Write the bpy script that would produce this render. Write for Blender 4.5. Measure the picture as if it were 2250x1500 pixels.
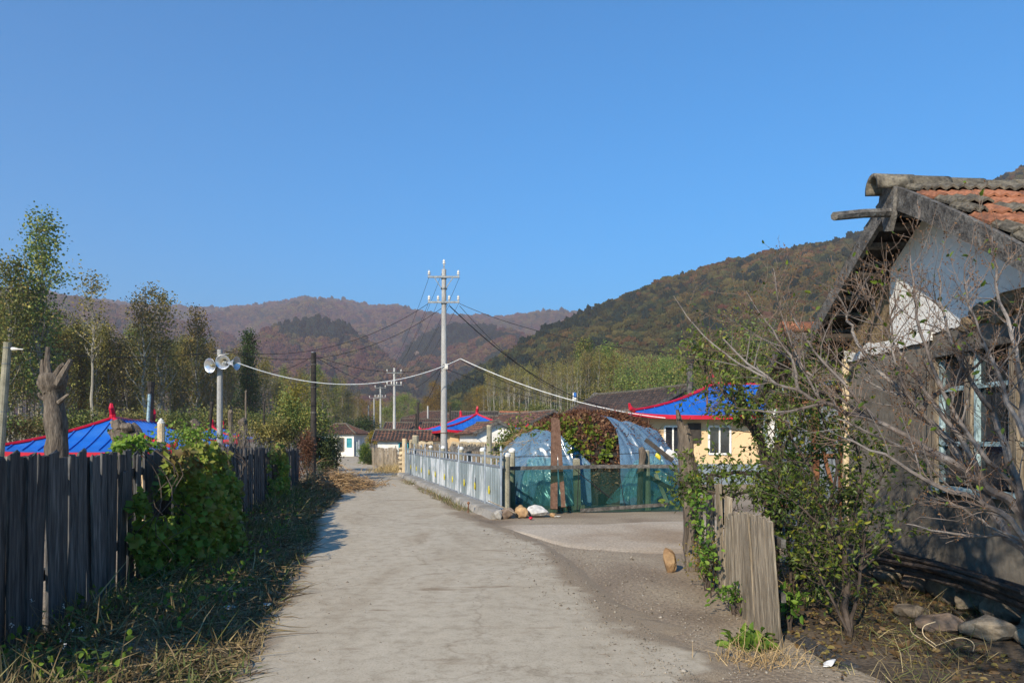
import bpy, math, random
import numpy as np
from mathutils import Vector, Matrix

for o in list(bpy.data.objects):
    bpy.data.objects.remove(o)
S = bpy.context.scene
C = S.collection
EYE, F, HX, HY = 1.65, 1625.0, 1125.0, 968.0

# ------------------------------------------------------------------ camera, sky, sun, exposure
cam_d = bpy.data.cameras.new('camera')
cam = bpy.data.objects.new('camera', cam_d)
C.objects.link(cam)
cam.location = (0, 0, EYE)
cam.rotation_euler = (math.radians(90), 0, 0)
cam_d.sensor_width = 36.0
cam_d.lens = 26.0
cam_d.shift_y = 218.0 / 2250.0
cam_d.clip_end = 20000
S.camera = cam

SUN_EL, SUN_AZ = math.radians(28.5), math.radians(27)      # sun stands behind and left of the camera
world = bpy.data.worlds.new('World')
S.world = world
world.use_nodes = True
wn = world.node_tree
wn.nodes.clear()
sky = wn.nodes.new('ShaderNodeTexSky')
sky.sky_type = 'NISHITA'
sky.sun_disc = False
sky.sun_elevation = SUN_EL
sky.sun_rotation = math.atan2(-math.sin(SUN_AZ), -math.cos(SUN_AZ))
sky.altitude = 300
sky.air_density = 1.2
sky.dust_density = 0.0
sky.ozone_density = 8.0
bg = wn.nodes.new('ShaderNodeBackground')
bg.inputs[1].default_value = 0.15
wo = wn.nodes.new('ShaderNodeOutputWorld')
hs_ = wn.nodes.new('ShaderNodeHueSaturation')
hs_.inputs['Saturation'].default_value = 1.43
hs_.inputs['Hue'].default_value = 0.493
wn.links.new(sky.outputs[0], hs_.inputs['Color'])
wn.links.new(hs_.outputs[0], bg.inputs[0])
wn.links.new(bg.outputs[0], wo.inputs[0])

sl = bpy.data.lights.new('sun', 'SUN')
sl.energy = 5.0
sl.angle = math.radians(0.5)
sl.color = (1.0, 0.885, 0.72)
so = bpy.data.objects.new('sun', sl)
C.objects.link(so)
sdir = Vector((math.sin(SUN_AZ) * math.cos(SUN_EL), math.cos(SUN_AZ) * math.cos(SUN_EL), -math.sin(SUN_EL)))
so.rotation_euler = sdir.to_track_quat('-Z', 'Y').to_euler()
so.location = (-30, -60, 60)

S.view_settings.view_transform = 'Standard'
S.view_settings.look = 'None'
S.view_settings.exposure = 0.5
S.view_settings.gamma = 1.0
S.view_settings.use_curve_mapping = False
cy = S.cycles
cy.use_denoising = True
cy.max_bounces = 6
cy.diffuse_bounces = 3
cy.glossy_bounces = 2
cy.transmission_bounces = 3
cy.volume_bounces = 0
cy.transparent_max_bounces = 16
cy.sample_clamp_direct = 6
cy.sample_clamp_indirect = 4
cy.caustics_reflective = False
cy.caustics_refractive = False

# ------------------------------------------------------------------ helpers
def R(seed):
    return np.random.default_rng(seed)

def at(px, py, d):
    """the point d metres ahead seen at that place in the photograph"""
    return Vector(((px - HX) / F * d, d, EYE - (py - HY) / F * d))

def sstep(a, b, x):
    t = np.clip((np.asarray(x, float) - a) / (b - a), 0, 1)
    return t * t * (3 - 2 * t)

def _h(ix, iy, s):
    v = np.sin(ix * 127.1 + iy * 311.7 + s * 74.7) * 43758.5453
    return v - np.floor(v)

def vnoise(x, y, s=0.0):
    x = np.asarray(x, float); y = np.asarray(y, float)
    ix, iy = np.floor(x), np.floor(y)
    fx, fy = x - ix, y - iy
    fx = fx * fx * (3 - 2 * fx); fy = fy * fy * (3 - 2 * fy)
    a = _h(ix, iy, s) * (1 - fx) + _h(ix + 1, iy, s) * fx
    b = _h(ix, iy + 1, s) * (1 - fx) + _h(ix + 1, iy + 1, s) * fx
    return a * (1 - fy) + b * fy

def fbm(x, y, s=0.0, o=4):
    t, amp, tot = 0, 1.0, 0
    for k in range(o):
        t = t + amp * vnoise(np.asarray(x) * 2 ** k, np.asarray(y) * 2 ** k, s + k * 3.1)
        tot += amp; amp *= .5
    return t / tot

def fence_x(y):
    return -2.7 - .18 * np.asarray(y, float)

ROAD_L = [(2, -1.3), (5.04, -1.85), (6.2, -2.04), (8.6, -2.56), (12.6, -3.38), (15.6, -4.15), (20.3, -4.85), (24, -5.5), (30, -6.9), (37, -8.7), (50, -12.0), (64, -15.6), (76, -18.6), (92, -22.5)]
ROAD_R = [(2, 2.6), (5.04, 1.35), (6.2, 1.25), (7.84, 1.0), (10.2, .75), (13.3, .02), (15.3, -.75), (20.3, -1.9), (24, -2.75), (30, -4.2), (36, -5.5), (50, -9.3), (64, -12.7), (76, -15.6), (92, -19.5)]
def road_l(y): return np.interp(y, [p[0] for p in ROAD_L], [p[1] for p in ROAD_L])
def road_r(y): return np.interp(y, [p[0] for p in ROAD_R], [p[1] for p in ROAD_R])

def gz(x, y):
    """height of the ground"""
    x = np.asarray(x, float); y = np.asarray(y, float)
    z = np.zeros(np.broadcast(x, y).shape)
    drop = sstep(.6, 5.0, fence_x(np.minimum(y, 60)) - x) * (1 - sstep(60, 85, y))
    z = z - 1.15 * drop
    z = z + 1.6 * sstep(55, 85, y) * sstep(-15, -7, x)
    offl = road_l(np.clip(y, 2, 92)) - x
    z = z + .10 * sstep(.15, 1.2, offl) * (1 - drop) * (y < 90)
    near = sstep(.0, .6, np.maximum(offl, x - road_r(np.clip(y, 2, 92))))
    z = z + near * (fbm(x * 1.3, y * 1.3, 5) - .5) * .045
    return z

def G(x, y):
    return float(gz(x, y))

def tag(o, label=None, cat=None, group=None, kind=None):
    if label: o['label'] = label
    if cat: o['category'] = cat
    if group: o['group'] = group
    if kind: o['kind'] = kind
    return o

def thing(name, label, cat, loc=(0, 0, 0), group=None, rz=0.0):
    o = bpy.data.objects.new(name, None)
    o.empty_display_size = .2
    C.objects.link(o)
    o.location = loc
    o.rotation_euler = (0, 0, rz)
    return tag(o, label, cat, group)

def origin(o):
    v = Vector((0, 0, 0))
    while o is not None:
        v = v + o.location
        o = o.parent
    return v

def link(name, me, mat, parent=None, smooth=False):
    o = bpy.data.objects.new(name, me)
    C.objects.link(o)
    if parent is not None: o.parent = parent
    if mat is not None and len(me.materials) == 0: me.materials.append(mat)
    if smooth: me.shade_smooth()
    return o

def np_mesh(name, V, Fc, tint=None):
    """V (n,3); Fc (m,k) index array of equal polygons"""
    V = np.asarray(V, np.float32); Fc = np.asarray(Fc, np.int32)
    me = bpy.data.meshes.new(name)
    k = Fc.shape[1]
    me.vertices.add(len(V)); me.vertices.foreach_set('co', V.ravel())
    me.loops.add(Fc.size); me.loops.foreach_set('vertex_index', Fc.ravel())
    me.polygons.add(len(Fc)); me.polygons.foreach_set('loop_start', np.arange(0, Fc.size, k, dtype=np.int32))
    if tint is not None:
        a = me.attributes.new('tint', 'FLOAT', 'POINT')
        a.data.foreach_set('value', np.asarray(tint, np.float32))
    me.update(calc_edges=True)
    me.validate()
    return me

class MB:
    """collects shapes in world space; build() links them as one mesh object"""
    def __init__(s):
        s.v = []; s.f = []
    def add(s, vs, fs):
        n = len(s.v)
        s.v.extend([tuple(p) for p in vs]); s.f.extend([tuple(i + n for i in f) for f in fs])
        return s
    def box(s, c, size, rz=0.0, rot=None):
        hx, hy, hz = size[0] / 2, size[1] / 2, size[2] / 2
        m = rot if rot is not None else Matrix.Rotation(rz, 3, 'Z')
        c = Vector(c)
        vs = [c + m @ Vector((a * hx, b * hy, d * hz)) for a in (-1, 1) for b in (-1, 1) for d in (-1, 1)]
        return s.add(vs, [(0, 1, 3, 2), (4, 6, 7, 5), (0, 4, 5, 1), (2, 3, 7, 6), (0, 2, 6, 4), (1, 5, 7, 3)])
    def bar(s, a, b, w, h=None, up=(0, 0, 1)):
        """rectangular bar from a to b, w across and h along up"""
        a, b = Vector(a), Vector(b); h = h or w
        t = (b - a); L = t.length; t.normalize()
        u = Vector(up)
        if abs(t.dot(u)) > .98: u = Vector((0, 1, 0))
        sd = t.cross(u).normalized(); u = sd.cross(t)
        m = Matrix((t, sd, u)).transposed()
        return s.box((a + b) / 2, (L, w, h), rot=m)
    def tube(s, pts, radii, n=8, caps=True):
        pts = [Vector(p) for p in pts]
        if not hasattr(radii, '__len__'): radii = [radii] * len(pts)
        base = len(s.v); prev = None
        for i, p in enumerate(pts):
            t = (pts[min(i + 1, len(pts) - 1)] - pts[max(i - 1, 0)]).normalized()
            if prev is None:
                prev = t.cross(Vector((.31, .95, .1)) if abs(t.z) > .5 else Vector((0, 0, 1))).normalized()
            u = (prev - t * prev.dot(t)).normalized(); w = t.cross(u); prev = u
            for k in range(n):
                a = 2 * math.pi * k / n
                s.v.append(tuple(p + (u * math.cos(a) + w * math.sin(a)) * radii[i]))
        for i in range(len(pts) - 1):
            for k in range(n):
                k2 = (k + 1) % n
                s.f.append((base + i * n + k, base + i * n + k2, base + (i + 1) * n + k2, base + (i + 1) * n + k))
        if caps:
            s.f.append(tuple(base + k for k in range(n))[::-1])
            s.f.append(tuple(base + (len(pts) - 1) * n + k for k in range(n)))
        return s
    def lathe(s, c, axis, prof, n=16):
        """prof: (distance along axis, radius)"""
        c = Vector(c); ax = Vector(axis).normalized()
        u = ax.orthogonal().normalized(); w = ax.cross(u)
        base = len(s.v)
        for (h, r) in prof:
            for k in range(n):
                a = 2 * math.pi * k / n
                s.v.append(tuple(c + ax * h + (u * math.cos(a) + w * math.sin(a)) * r))
        for i in range(len(prof) - 1):
            for k in range(n):
                k2 = (k + 1) % n
                s.f.append((base + i * n + k, base + i * n + k2, base + (i + 1) * n + k2, base + (i + 1) * n + k))
        return s
    def grid(s, P):
        """P[i][j] points"""
        ni, nj = len(P), len(P[0]); base = len(s.v)
        for r in P: s.v.extend([tuple(p) for p in r])
        for i in range(ni - 1):
            for j in range(nj - 1):
                s.f.append((base + i * nj + j, base + i * nj + j + 1, base + (i + 1) * nj + j + 1, base + (i + 1) * nj + j))
        return s
    def mesh(s, name, off=(0, 0, 0)):
        me = bpy.data.meshes.new(name)
        o = Vector(off)
        me.from_pydata([(p[0] - o.x, p[1] - o.y, p[2] - o.z) for p in s.v], [], s.f)
        me.update()
        return me
    def build(s, name, mat, parent=None, smooth=False, kind=None):
        o = link(name, s.mesh(name, origin(parent)), mat, parent, smooth)
        if kind: o['kind'] = kind
        return o

def solid(o, t):
    m = o.modifiers.new('thickness', 'SOLIDIFY'); m.thickness = t; m.offset = 0
    return o

def copy_tree(o, parent=None):
    c = o.copy(); C.objects.link(c); c.parent = parent
    for ch in list(o.children): copy_tree(ch, c)
    return c

def stone_mesh(name, seed, size, sub=2, rough=.28):
    import bmesh
    bm = bmesh.new()
    bmesh.ops.create_icosphere(bm, subdivisions=sub, radius=1)
    r = R(seed); ax = r.normal(size=(14, 3)); ax /= np.linalg.norm(ax, axis=1)[:, None]; cut = r.uniform(.55, .88, 14)
    for v in bm.verts:
        p = np.array(v.co)
        for a, c in zip(ax, cut):
            q = p @ a
            if q > c: p = p - a * (q - c) * .9
        p = p * (1 + rough * (fbm(p[0] * 2.3 + p[2] * 1.7 + seed, p[1] * 2.3 - p[2], seed) - .5))
        v.co = Vector(p * np.array(size) / 2)
    me = bpy.data.meshes.new(name); bm.to_mesh(me); bm.free()
    return me

# ------------------------------------------------------------------ materials
def new_mat(name):
    m = bpy.data.materials.new(name); m.use_nodes = True
    nt = m.node_tree; nt.nodes.clear()
    out = nt.nodes.new('ShaderNodeOutputMaterial')
    return m, nt, out

def nd(nt, typ, **kw):
    n = nt.nodes.new(typ)
    for k, v in kw.items(): setattr(n, k, v)
    return n

def ramp(nt, cols):
    n = nt.nodes.new('ShaderNodeValToRGB'); cr = n.color_ramp
    while len(cr.elements) < len(cols): cr.elements.new(.5)
    for e, (p, c) in zip(cr.elements, cols):
        e.position = p; e.color = (c[0], c[1], c[2], 1)
    return n

def surf(name, cols, scale=4, stretch=(1, 1, 1), rough=.85, bump=.3, bscale=30, rnd=.15, metal=0.0, spec=.3, detail=6, fine=.25, dist=.5, coat=0):
    """noise coloured surface: large patches, fine grain, relief, small per-object difference"""
    m, nt, out = new_mat(name)
    L = nt.links.new
    tc = nd(nt, 'ShaderNodeTexCoord'); mp = nd(nt, 'ShaderNodeMapping'); mp.inputs['Scale'].default_value = stretch
    L(tc.outputs['Object'], mp.inputs[0])
    oi = nd(nt, 'ShaderNodeObjectInfo')
    va = nd(nt, 'ShaderNodeVectorMath', operation='ADD')
    ml = nd(nt, 'ShaderNodeMath', operation='MULTIPLY'); ml.inputs[1].default_value = 37.0 if rnd > 0 else 0
    L(oi.outputs['Random'], ml.inputs[0]); L(mp.outputs[0], va.inputs[0]); L(ml.outputs[0], va.inputs[1])
    n1 = nd(nt, 'ShaderNodeTexNoise'); n1.inputs['Scale'].default_value = scale; n1.inputs['Detail'].default_value = detail
    n1.inputs['Distortion'].default_value = dist
    L(va.outputs[0], n1.inputs['Vector'])
    if len(cols) == 2: cols = [(.33, cols[0]), (.67, cols[1])]
    elif len(cols[0]) == 3 and not hasattr(cols[0][1], '__len__'): cols = [(.3 + .4 * i / (len(cols) - 1), c) for i, c in enumerate(cols)]
    cr = ramp(nt, cols); L(n1.outputs[0], cr.inputs[0])
    n2 = nd(nt, 'ShaderNodeTexNoise'); n2.inputs['Scale'].default_value = bscale; n2.inputs['Detail'].default_value = 5
    L(va.outputs[0], n2.inputs['Vector'])
    mr = nd(nt, 'ShaderNodeMapRange'); mr.inputs[1].default_value = .3; mr.inputs[2].default_value = .7
    mr.inputs[3].default_value = 1 - fine; mr.inputs[4].default_value = 1 + fine
    L(n2.outputs[0], mr.inputs[0])
    hs = nd(nt, 'ShaderNodeHueSaturation')
    rr = nd(nt, 'ShaderNodeMapRange'); rr.inputs[3].default_value = 1 - rnd; rr.inputs[4].default_value = 1 + rnd
    L(oi.outputs['Random'], rr.inputs[0])
    mv = nd(nt, 'ShaderNodeMath', operation='MULTIPLY'); L(mr.outputs[0], mv.inputs[0]); L(rr.outputs[0], mv.inputs[1])
    L(mv.outputs[0], hs.inputs['Value']); L(cr.outputs[0], hs.inputs['Color'])
    b = nd(nt, 'ShaderNodeBsdfPrincipled')
    b.inputs['Roughness'].default_value = rough; b.inputs['Metallic'].default_value = metal
    b.inputs['Specular IOR Level'].default_value = spec
    L(hs.outputs[0], b.inputs['Base Color'])
    if bump:
        bp = nd(nt, 'ShaderNodeBump'); bp.inputs['Strength'].default_value = bump; bp.inputs['Distance'].default_value = .02
        L(n2.outputs[0], bp.inputs['Height']); L(bp.outputs[0], b.inputs['Normal'])
    L(b.outputs[0], out.inputs[0])
    return m

def leafmat(name, cols, trans=.3, rnd=.12, rough=.6, spec=.3, attr='GEOMETRY'):
    """colour read from the per-leaf tint"""
    m, nt, out = new_mat(name); L = nt.links.new
    a = nd(nt, 'ShaderNodeAttribute'); a.attribute_name = 'tint'; a.attribute_type = attr
    cr = ramp(nt, [(i / (len(cols) - 1), c) for i, c in enumerate(cols)]); L(a.outputs['Fac'], cr.inputs[0])
    oi = nd(nt, 'ShaderNodeObjectInfo'); hs = nd(nt, 'ShaderNodeHueSaturation')
    rr = nd(nt, 'ShaderNodeMapRange'); rr.inputs[3].default_value = 1 - rnd; rr.inputs[4].default_value = 1 + rnd
    rh = nd(nt, 'ShaderNodeMapRange'); rh.inputs[3].default_value = .5 - rnd * .12; rh.inputs[4].default_value = .5 + rnd * .12
    L(oi.outputs['Random'], rr.inputs[0]); L(oi.outputs['Random'], rh.inputs[0])
    L(rr.outputs[0], hs.inputs['Value']); L(rh.outputs[0], hs.inputs['Hue']); L(cr.outputs[0], hs.inputs['Color'])
    b = nd(nt, 'ShaderNodeBsdfPrincipled'); b.inputs['Roughness'].default_value = rough; b.inputs['Specular IOR Level'].default_value = spec
    L(hs.outputs[0], b.inputs['Base Color'])
    if trans:
        t = nd(nt, 'ShaderNodeBsdfTranslucent'); L(hs.outputs[0], t.inputs[0])
        mx = nd(nt, 'ShaderNodeMixShader'); mx.inputs[0].default_value = trans
        L(b.outputs[0], mx.inputs[1]); L(t.outputs[0], mx.inputs[2]); L(mx.outputs[0], out.inputs[0])
    else:
        L(b.outputs[0], out.inputs[0])
    return m

def sheetmat(name, base, tr, fac, rough=.2, spec=.6, nscale=3.0, var=.25, bump=.5):
    """thin translucent film or net: tinted see-through mixed with a glossy skin"""
    m, nt, out = new_mat(name); L = nt.links.new
    tc = nd(nt, 'ShaderNodeTexCoord')
    n = nd(nt, 'ShaderNodeTexNoise'); n.inputs['Scale'].default_value = nscale; n.inputs['Detail'].default_value = 5; n.inputs['Distortion'].default_value = 1.2
    mp = nd(nt, 'ShaderNodeMapping'); mp.inputs['Scale'].default_value = (1, 1, .35); L(tc.outputs['Object'], mp.inputs[0]); L(mp.outputs[0], n.inputs['Vector'])
    mr = nd(nt, 'ShaderNodeMapRange'); mr.inputs[1].default_value = .3; mr.inputs[2].default_value = .7
    mr.inputs[3].default_value = max(0, fac - var); mr.inputs[4].default_value = min(1, fac + var)
    L(n.outputs[0], mr.inputs[0])
    t = nd(nt, 'ShaderNodeBsdfTransparent'); t.inputs[0].default_value = (*tr, 1)
    b = nd(nt, 'ShaderNodeBsdfPrincipled'); b.inputs['Base Color'].default_value = (*base, 1)
    b.inputs['Roughness'].default_value = rough; b.inputs['Specular IOR Level'].default_value = spec
    bp = nd(nt, 'ShaderNodeBump'); bp.inputs['Strength'].default_value = bump; bp.inputs['Distance'].default_value = .05
    L(n.outputs[0], bp.inputs['Height']); L(bp.outputs[0], b.inputs['Normal'])
    mx = nd(nt, 'ShaderNodeMixShader')
    L(mr.outputs[0], mx.inputs[0]); L(t.outputs[0], mx.inputs[1]); L(b.outputs[0], mx.inputs[2]); L(mx.outputs[0], out.inputs[0])
    return m

M = {}
M['ground'] = surf('ground_soil', [(.28, (.15, .11, .072)), (.45, (.26, .20, .135)), (.62, (.34, .275, .19)), (.75, (.21, .16, .105))], scale=.55, bump=.7, bscale=30, rnd=0, fine=.35, detail=10)
def road_material():
    m, nt, out = new_mat('road_concrete'); L = nt.links.new
    tc = nd(nt, 'ShaderNodeTexCoord'); ms = nd(nt, 'ShaderNodeMapping'); ms.inputs['Scale'].default_value = (1, .55, 1); L(tc.outputs['Object'], ms.inputs[0])
    def noise(sc, det, vec, dist=0.0, rough=.55):
        n = nd(nt, 'ShaderNodeTexNoise'); n.inputs['Scale'].default_value = sc; n.inputs['Detail'].default_value = det; n.inputs['Distortion'].default_value = dist; n.inputs['Roughness'].default_value = rough
        L(vec, n.inputs['Vector']); return n
    big = noise(.45, 10, ms.outputs[0], 1.0, .62)
    cr = ramp(nt, [(.28, (.34, .275, .19)), (.42, (.43, .365, .265)), (.56, (.475, .41, .305)), (.72, (.385, .315, .22))]); L(big.outputs[0], cr.inputs[0])
    fine = noise(55, 6, tc.outputs['Object'], 0, .7); cf = ramp(nt, [(.30, (.62, .60, .57)), (.48, (1, 1, 1)), (.70, (1.0, 1.0, 1.0)), (.8, (1.2, 1.2, 1.2))]); L(fine.outputs[0], cf.inputs[0])
    mul = nd(nt, 'ShaderNodeMix', data_type='RGBA', blend_type='MULTIPLY'); mul.inputs[0].default_value = 1; L(cr.outputs[0], mul.inputs[6]); L(cf.outputs[0], mul.inputs[7])
    med = noise(7, 8, tc.outputs['Object'], .3, .7); cm = ramp(nt, [(.34, (.80, .78, .75)), (.5, (1, 1, 1)), (.66, (1.10, 1.10, 1.10))]); L(med.outputs[0], cm.inputs[0])
    mm = nd(nt, 'ShaderNodeMix', data_type='RGBA', blend_type='MULTIPLY'); mm.inputs[0].default_value = 1; L(mul.outputs[2], mm.inputs[6]); L(cm.outputs[0], mm.inputs[7])
    wob = noise(1.6, 5, tc.outputs['Object'], 0, .6); wv = nd(nt, 'ShaderNodeVectorMath', operation='SCALE'); wv.inputs['Scale'].default_value = .9; L(wob.outputs[1], wv.inputs[0])
    wa = nd(nt, 'ShaderNodeVectorMath', operation='ADD'); L(tc.outputs['Object'], wa.inputs[0]); L(wv.outputs[0], wa.inputs[1])
    vo = nd(nt, 'ShaderNodeTexVoronoi', feature='DISTANCE_TO_EDGE'); vo.inputs['Scale'].default_value = .32; L(wa.outputs[0], vo.inputs['Vector'])
    cc = ramp(nt, [(.0, (.45, .40, .34)), (.004, (.72, .69, .66)), (.009, (1, 1, 1))]); L(vo.outputs['Distance'], cc.inputs[0])
    mc = nd(nt, 'ShaderNodeMix', data_type='RGBA', blend_type='MULTIPLY'); mc.inputs[0].default_value = .4; L(mm.outputs[2], mc.inputs[6]); L(cc.outputs[0], mc.inputs[7])
    mul = mc
    st = nd(nt, 'ShaderNodeMapping'); st.inputs['Scale'].default_value = (.55, 2.6, 1); L(tc.outputs['Object'], st.inputs[0])
    spots = noise(1.5, 5, st.outputs[0], .6, .6); cs = ramp(nt, [(.62, (1, 1, 1)), (.70, (.55, .47, .39))]); L(spots.outputs[0], cs.inputs[0])
    mul2 = nd(nt, 'ShaderNodeMix', data_type='RGBA', blend_type='MULTIPLY'); mul2.inputs[0].default_value = .8; L(mul.outputs[2], mul2.inputs[6]); L(cs.outputs[0], mul2.inputs[7])
    a = nd(nt, 'ShaderNodeAttribute'); a.attribute_name = 'dirt'
    dn = noise(2.6, 8, tc.outputs['Object'], .4, .7)
    ad = nd(nt, 'ShaderNodeMath', operation='ADD'); L(a.outputs['Fac'], ad.inputs[0]); L(dn.outputs[0], ad.inputs[1])
    mr = nd(nt, 'ShaderNodeMapRange'); mr.inputs[1].default_value = .82; mr.inputs[2].default_value = 1.12; L(ad.outputs[0], mr.inputs[0])
    gr = noise(90, 4, tc.outputs['Object'], 0, .7); cg = ramp(nt, [(.3, (.15, .11, .072)), (.5, (.27, .21, .14)), (.72, (.40, .33, .24))]); L(gr.outputs[0], cg.inputs[0])
    mx = nd(nt, 'ShaderNodeMix', data_type='RGBA'); L(mr.outputs[0], mx.inputs[0]); L(mul2.outputs[2], mx.inputs[6]); L(cg.outputs[0], mx.inputs[7])
    b = nd(nt, 'ShaderNodeBsdfPrincipled'); b.inputs['Roughness'].default_value = .9; b.inputs['Specular IOR Level'].default_value = .2; L(mx.outputs[2], b.inputs['Base Color'])
    bp = nd(nt, 'ShaderNodeBump'); bp.inputs['Strength'].default_value = .35; bp.inputs['Distance'].default_value = .012; L(fine.outputs[0], bp.inputs['Height']); L(bp.outputs[0], b.inputs['Normal'])
    L(b.outputs[0], out.inputs[0])
    return m
M['road'] = road_material()
M['sideroad'] = surf('side_road_gravel', [(.28, (.30, .22, .14)), (.5, (.42, .34, .245)), (.72, (.48, .405, .305))], scale=.6, bump=.5, bscale=30, rnd=0, fine=.28, detail=10)
M['concrete'] = surf('weathered_concrete', [(.24, .225, .20), (.40, .38, .34)], scale=2, bscale=40, bump=.3)
M['pole'] = surf('pole_concrete', [(.29, .285, .27), (.43, .42, .395)], scale=2.5, bscale=45, bump=.15, stretch=(1, 1, .3))
M['tanconc'] = surf('tan_concrete', [(.42, .33, .20), (.55, .44, .28)], scale=3, bscale=40, bump=.25)
M['postconc'] = surf('olive_concrete', [(.20, .185, .13), (.32, .295, .215)], scale=3, bscale=40, bump=.25)
M['whitecap'] = surf('white_paint', [(.62, .60, .54), (.80, .78, .72)], scale=6, bump=.2)
M['wood_dark'] = surf('grey_plank_wood', [(.036, .035, .035), (.08, .078, .075), (.15, .142, .132)], scale=3.5, stretch=(9, 9, .7), bscale=9, bump=.8, rnd=.3, fine=.35)
M['wood_warm'] = surf('warm_plank_wood', [(.11, .088, .060), (.24, .195, .14), (.35, .295, .22)], scale=3.5, stretch=(10, 10, .7), bscale=9, bump=.8, rnd=.2, fine=.35)
M['wood_grey'] = surf('old_timber', [(.042, .038, .034), (.10, .092, .082), (.17, .158, .14)], scale=3, stretch=(3, 3, 3), bscale=14, bump=.7, rnd=.2, fine=.4)
M['wood_black'] = surf('dark_timber', [(.018, .015, .012), (.05, .042, .035)], scale=4, bump=.6, rnd=.25)
M['wood_red'] = surf('reddish_board', [(.075, .038, .022), (.15, .085, .055)], scale=3, stretch=(6, 6, .6), bscale=10, bump=.4, rnd=.15)
M['bark'] = surf('old_bark', [(.055, .043, .031), (.12, .095, .072), (.19, .155, .118)], scale=4, stretch=(4, 4, .8), bscale=12, bump=1.0)
M['bark_pale'] = surf('poplar_bark', [(.17, .155, .125), (.32, .30, .25)], scale=2, stretch=(2, 2, .4), bscale=10, bump=.2, rnd=.2)
M['twig'] = surf('twig_bark', [(.075, .055, .045), (.17, .145, .128), (.27, .245, .225)], scale=3, bscale=25, bump=.5, fine=.3)
M['twig_dark'] = surf('dark_twig_bark', [(.035, .026, .020), (.10, .075, .058)], scale=5, bscale=25, bump=.5)
M['twig_red'] = surf('reddish_twig_bark', [(.055, .038, .028), (.13, .09, .068), (.21, .165, .135)], scale=3, bscale=25, bump=.3)
M['plaster_white'] = surf('white_plaster', [(.25, (.58, .55, .49)), (.5, (.74, .72, .67)), (.75, (.80, .78, .74))], scale=1.3, bscale=18, bump=.25, rnd=0, fine=.06)
M['plaster_grey'] = surf('grey_render', [(.28, (.075, .064, .05)), (.42, (.135, .118, .094)), (.58, (.17, .15, .122)), (.72, (.23, .205, .165))], scale=1.1, bscale=14, bump=.45, rnd=0, fine=.22, detail=12)
M['mud'] = surf('mud_daub', [(.12, .085, .045), (.24, .175, .10)], scale=7, bscale=26, bump=1.0, rnd=0, fine=.4)
M['cream'] = surf('cream_render', [(.60, .42, .23), (.68, .49, .28)], scale=1, bscale=30, bump=.1, rnd=.03, fine=.05)
M['plinth'] = surf('blue_grey_plinth', [(.16, .20, .23), (.22, .26, .29)], scale=2, rnd=0)
M['tile_orange'] = surf('orange_clay_tile', [(.13, .062, .038), (.26, .105, .055), (.34, .155, .085)], scale=5, bscale=24, bump=.6, rnd=.25, fine=.3)
M['tile_moss'] = surf('mossy_grey_tile', [(.055, .048, .036), (.115, .10, .075), (.19, .165, .12)], scale=7, bscale=24, bump=1.0, rnd=.2, fine=.4)
M['tile_brown'] = surf('brown_clay_roof', [(.25, (.075, .038, .026)), (.45, (.18, .080, .048)), (.6, (.25, .112, .066)), (.75, (.15, .095, .065))], scale=1.4, bscale=9, bump=.4, rnd=.2, fine=.4, detail=9)
M['tile_red'] = surf('red_clay_roof', [(.27, .095, .052), (.35, .13, .07)], scale=1.2, bscale=9, bump=.3, rnd=.1, fine=.25)
M['tile_grey'] = surf('grey_shingle_roof', [(.075, .068, .06), (.16, .145, .125)], scale=1.5, bscale=9, bump=.5, rnd=.2, fine=.4)
M['bark_roof'] = surf('dark_bark_roof', [(.04, .025, .018), (.11, .062, .043), (.16, .10, .072)], scale=2.5, stretch=(.5, 2, 2), bscale=9, bump=.8, rnd=.1, fine=.45)
M['roof_blue'] = surf('blue_sheet_roof', [(.012, .105, .40), (.005, .125, .52), (.03, .16, .50)], scale=1.1, bscale=9, bump=.03, rnd=0, rough=.45, spec=.4, fine=.08)
M['trim_red'] = surf('red_roof_trim', [(.40, .003, .02), (.55, .008, .035)], scale=2, bump=0, rnd=0, rough=.45, fine=.05)
M['galv'] = surf('galvanised_sheet', [(.28, (.16, .20, .215)), (.50, (.25, .30, .32)), (.60, (.50, .54, .57)), (.75, (.68, .70, .72))], scale=1.15, stretch=(1, 1, .55), bscale=20, bump=.05, rnd=.1, metal=.35, rough=.4, spec=.5, fine=.06, dist=1.0)
M['steel'] = surf('painted_steel', [(.24, .27, .31), (.36, .40, .44)], scale=6, bump=.05, rnd=.05, metal=.4, rough=.42, fine=.1)
M['steel_white'] = surf('white_steel', [(.27, .30, .34), (.42, .45, .48)], scale=6, bump=.05, metal=.2, rough=.4, fine=.08)
M['iron'] = surf('galvanised_iron', [(.12, .13, .135), (.22, .23, .23)], scale=9, metal=.6, rough=.5, bump=.1)
M['rust'] = surf('rusty_steel', [(.12, .05, .025), (.24, .11, .055)], scale=6, bump=.4)
M['rust_sheet'] = surf('blue_grey_sheet', [(.13, .16, .20), (.20, .24, .29)], scale=2, bump=.15, rnd=.1, rough=.6, metal=.2)
M['alu'] = surf('spun_aluminium', [(.56, .58, .61), (.70, .72, .74)], scale=4, metal=.75, rough=.33, bump=0, rnd=.05, fine=.08)
M['brass'] = surf('yellowed_plug', [(.36, .30, .16), (.50, .44, .28)], scale=9)
M['yellow'] = surf('yellow_badge', [(.42, .36, .03), (.60, .52, .06)], scale=14, rough=.4, bump=0)
M['cable_black'] = surf('black_cable', [(.012, .012, .014), (.025, .025, .028)], scale=5, bump=0)
M['cable_white'] = surf('white_cable', [(.66, .66, .63), (.80, .80, .77)], scale=5, bump=0)
M['porcelain'] = surf('porcelain', [(.55, .52, .46), (.68, .65, .58)], scale=5, bump=0, rough=.25)
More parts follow.
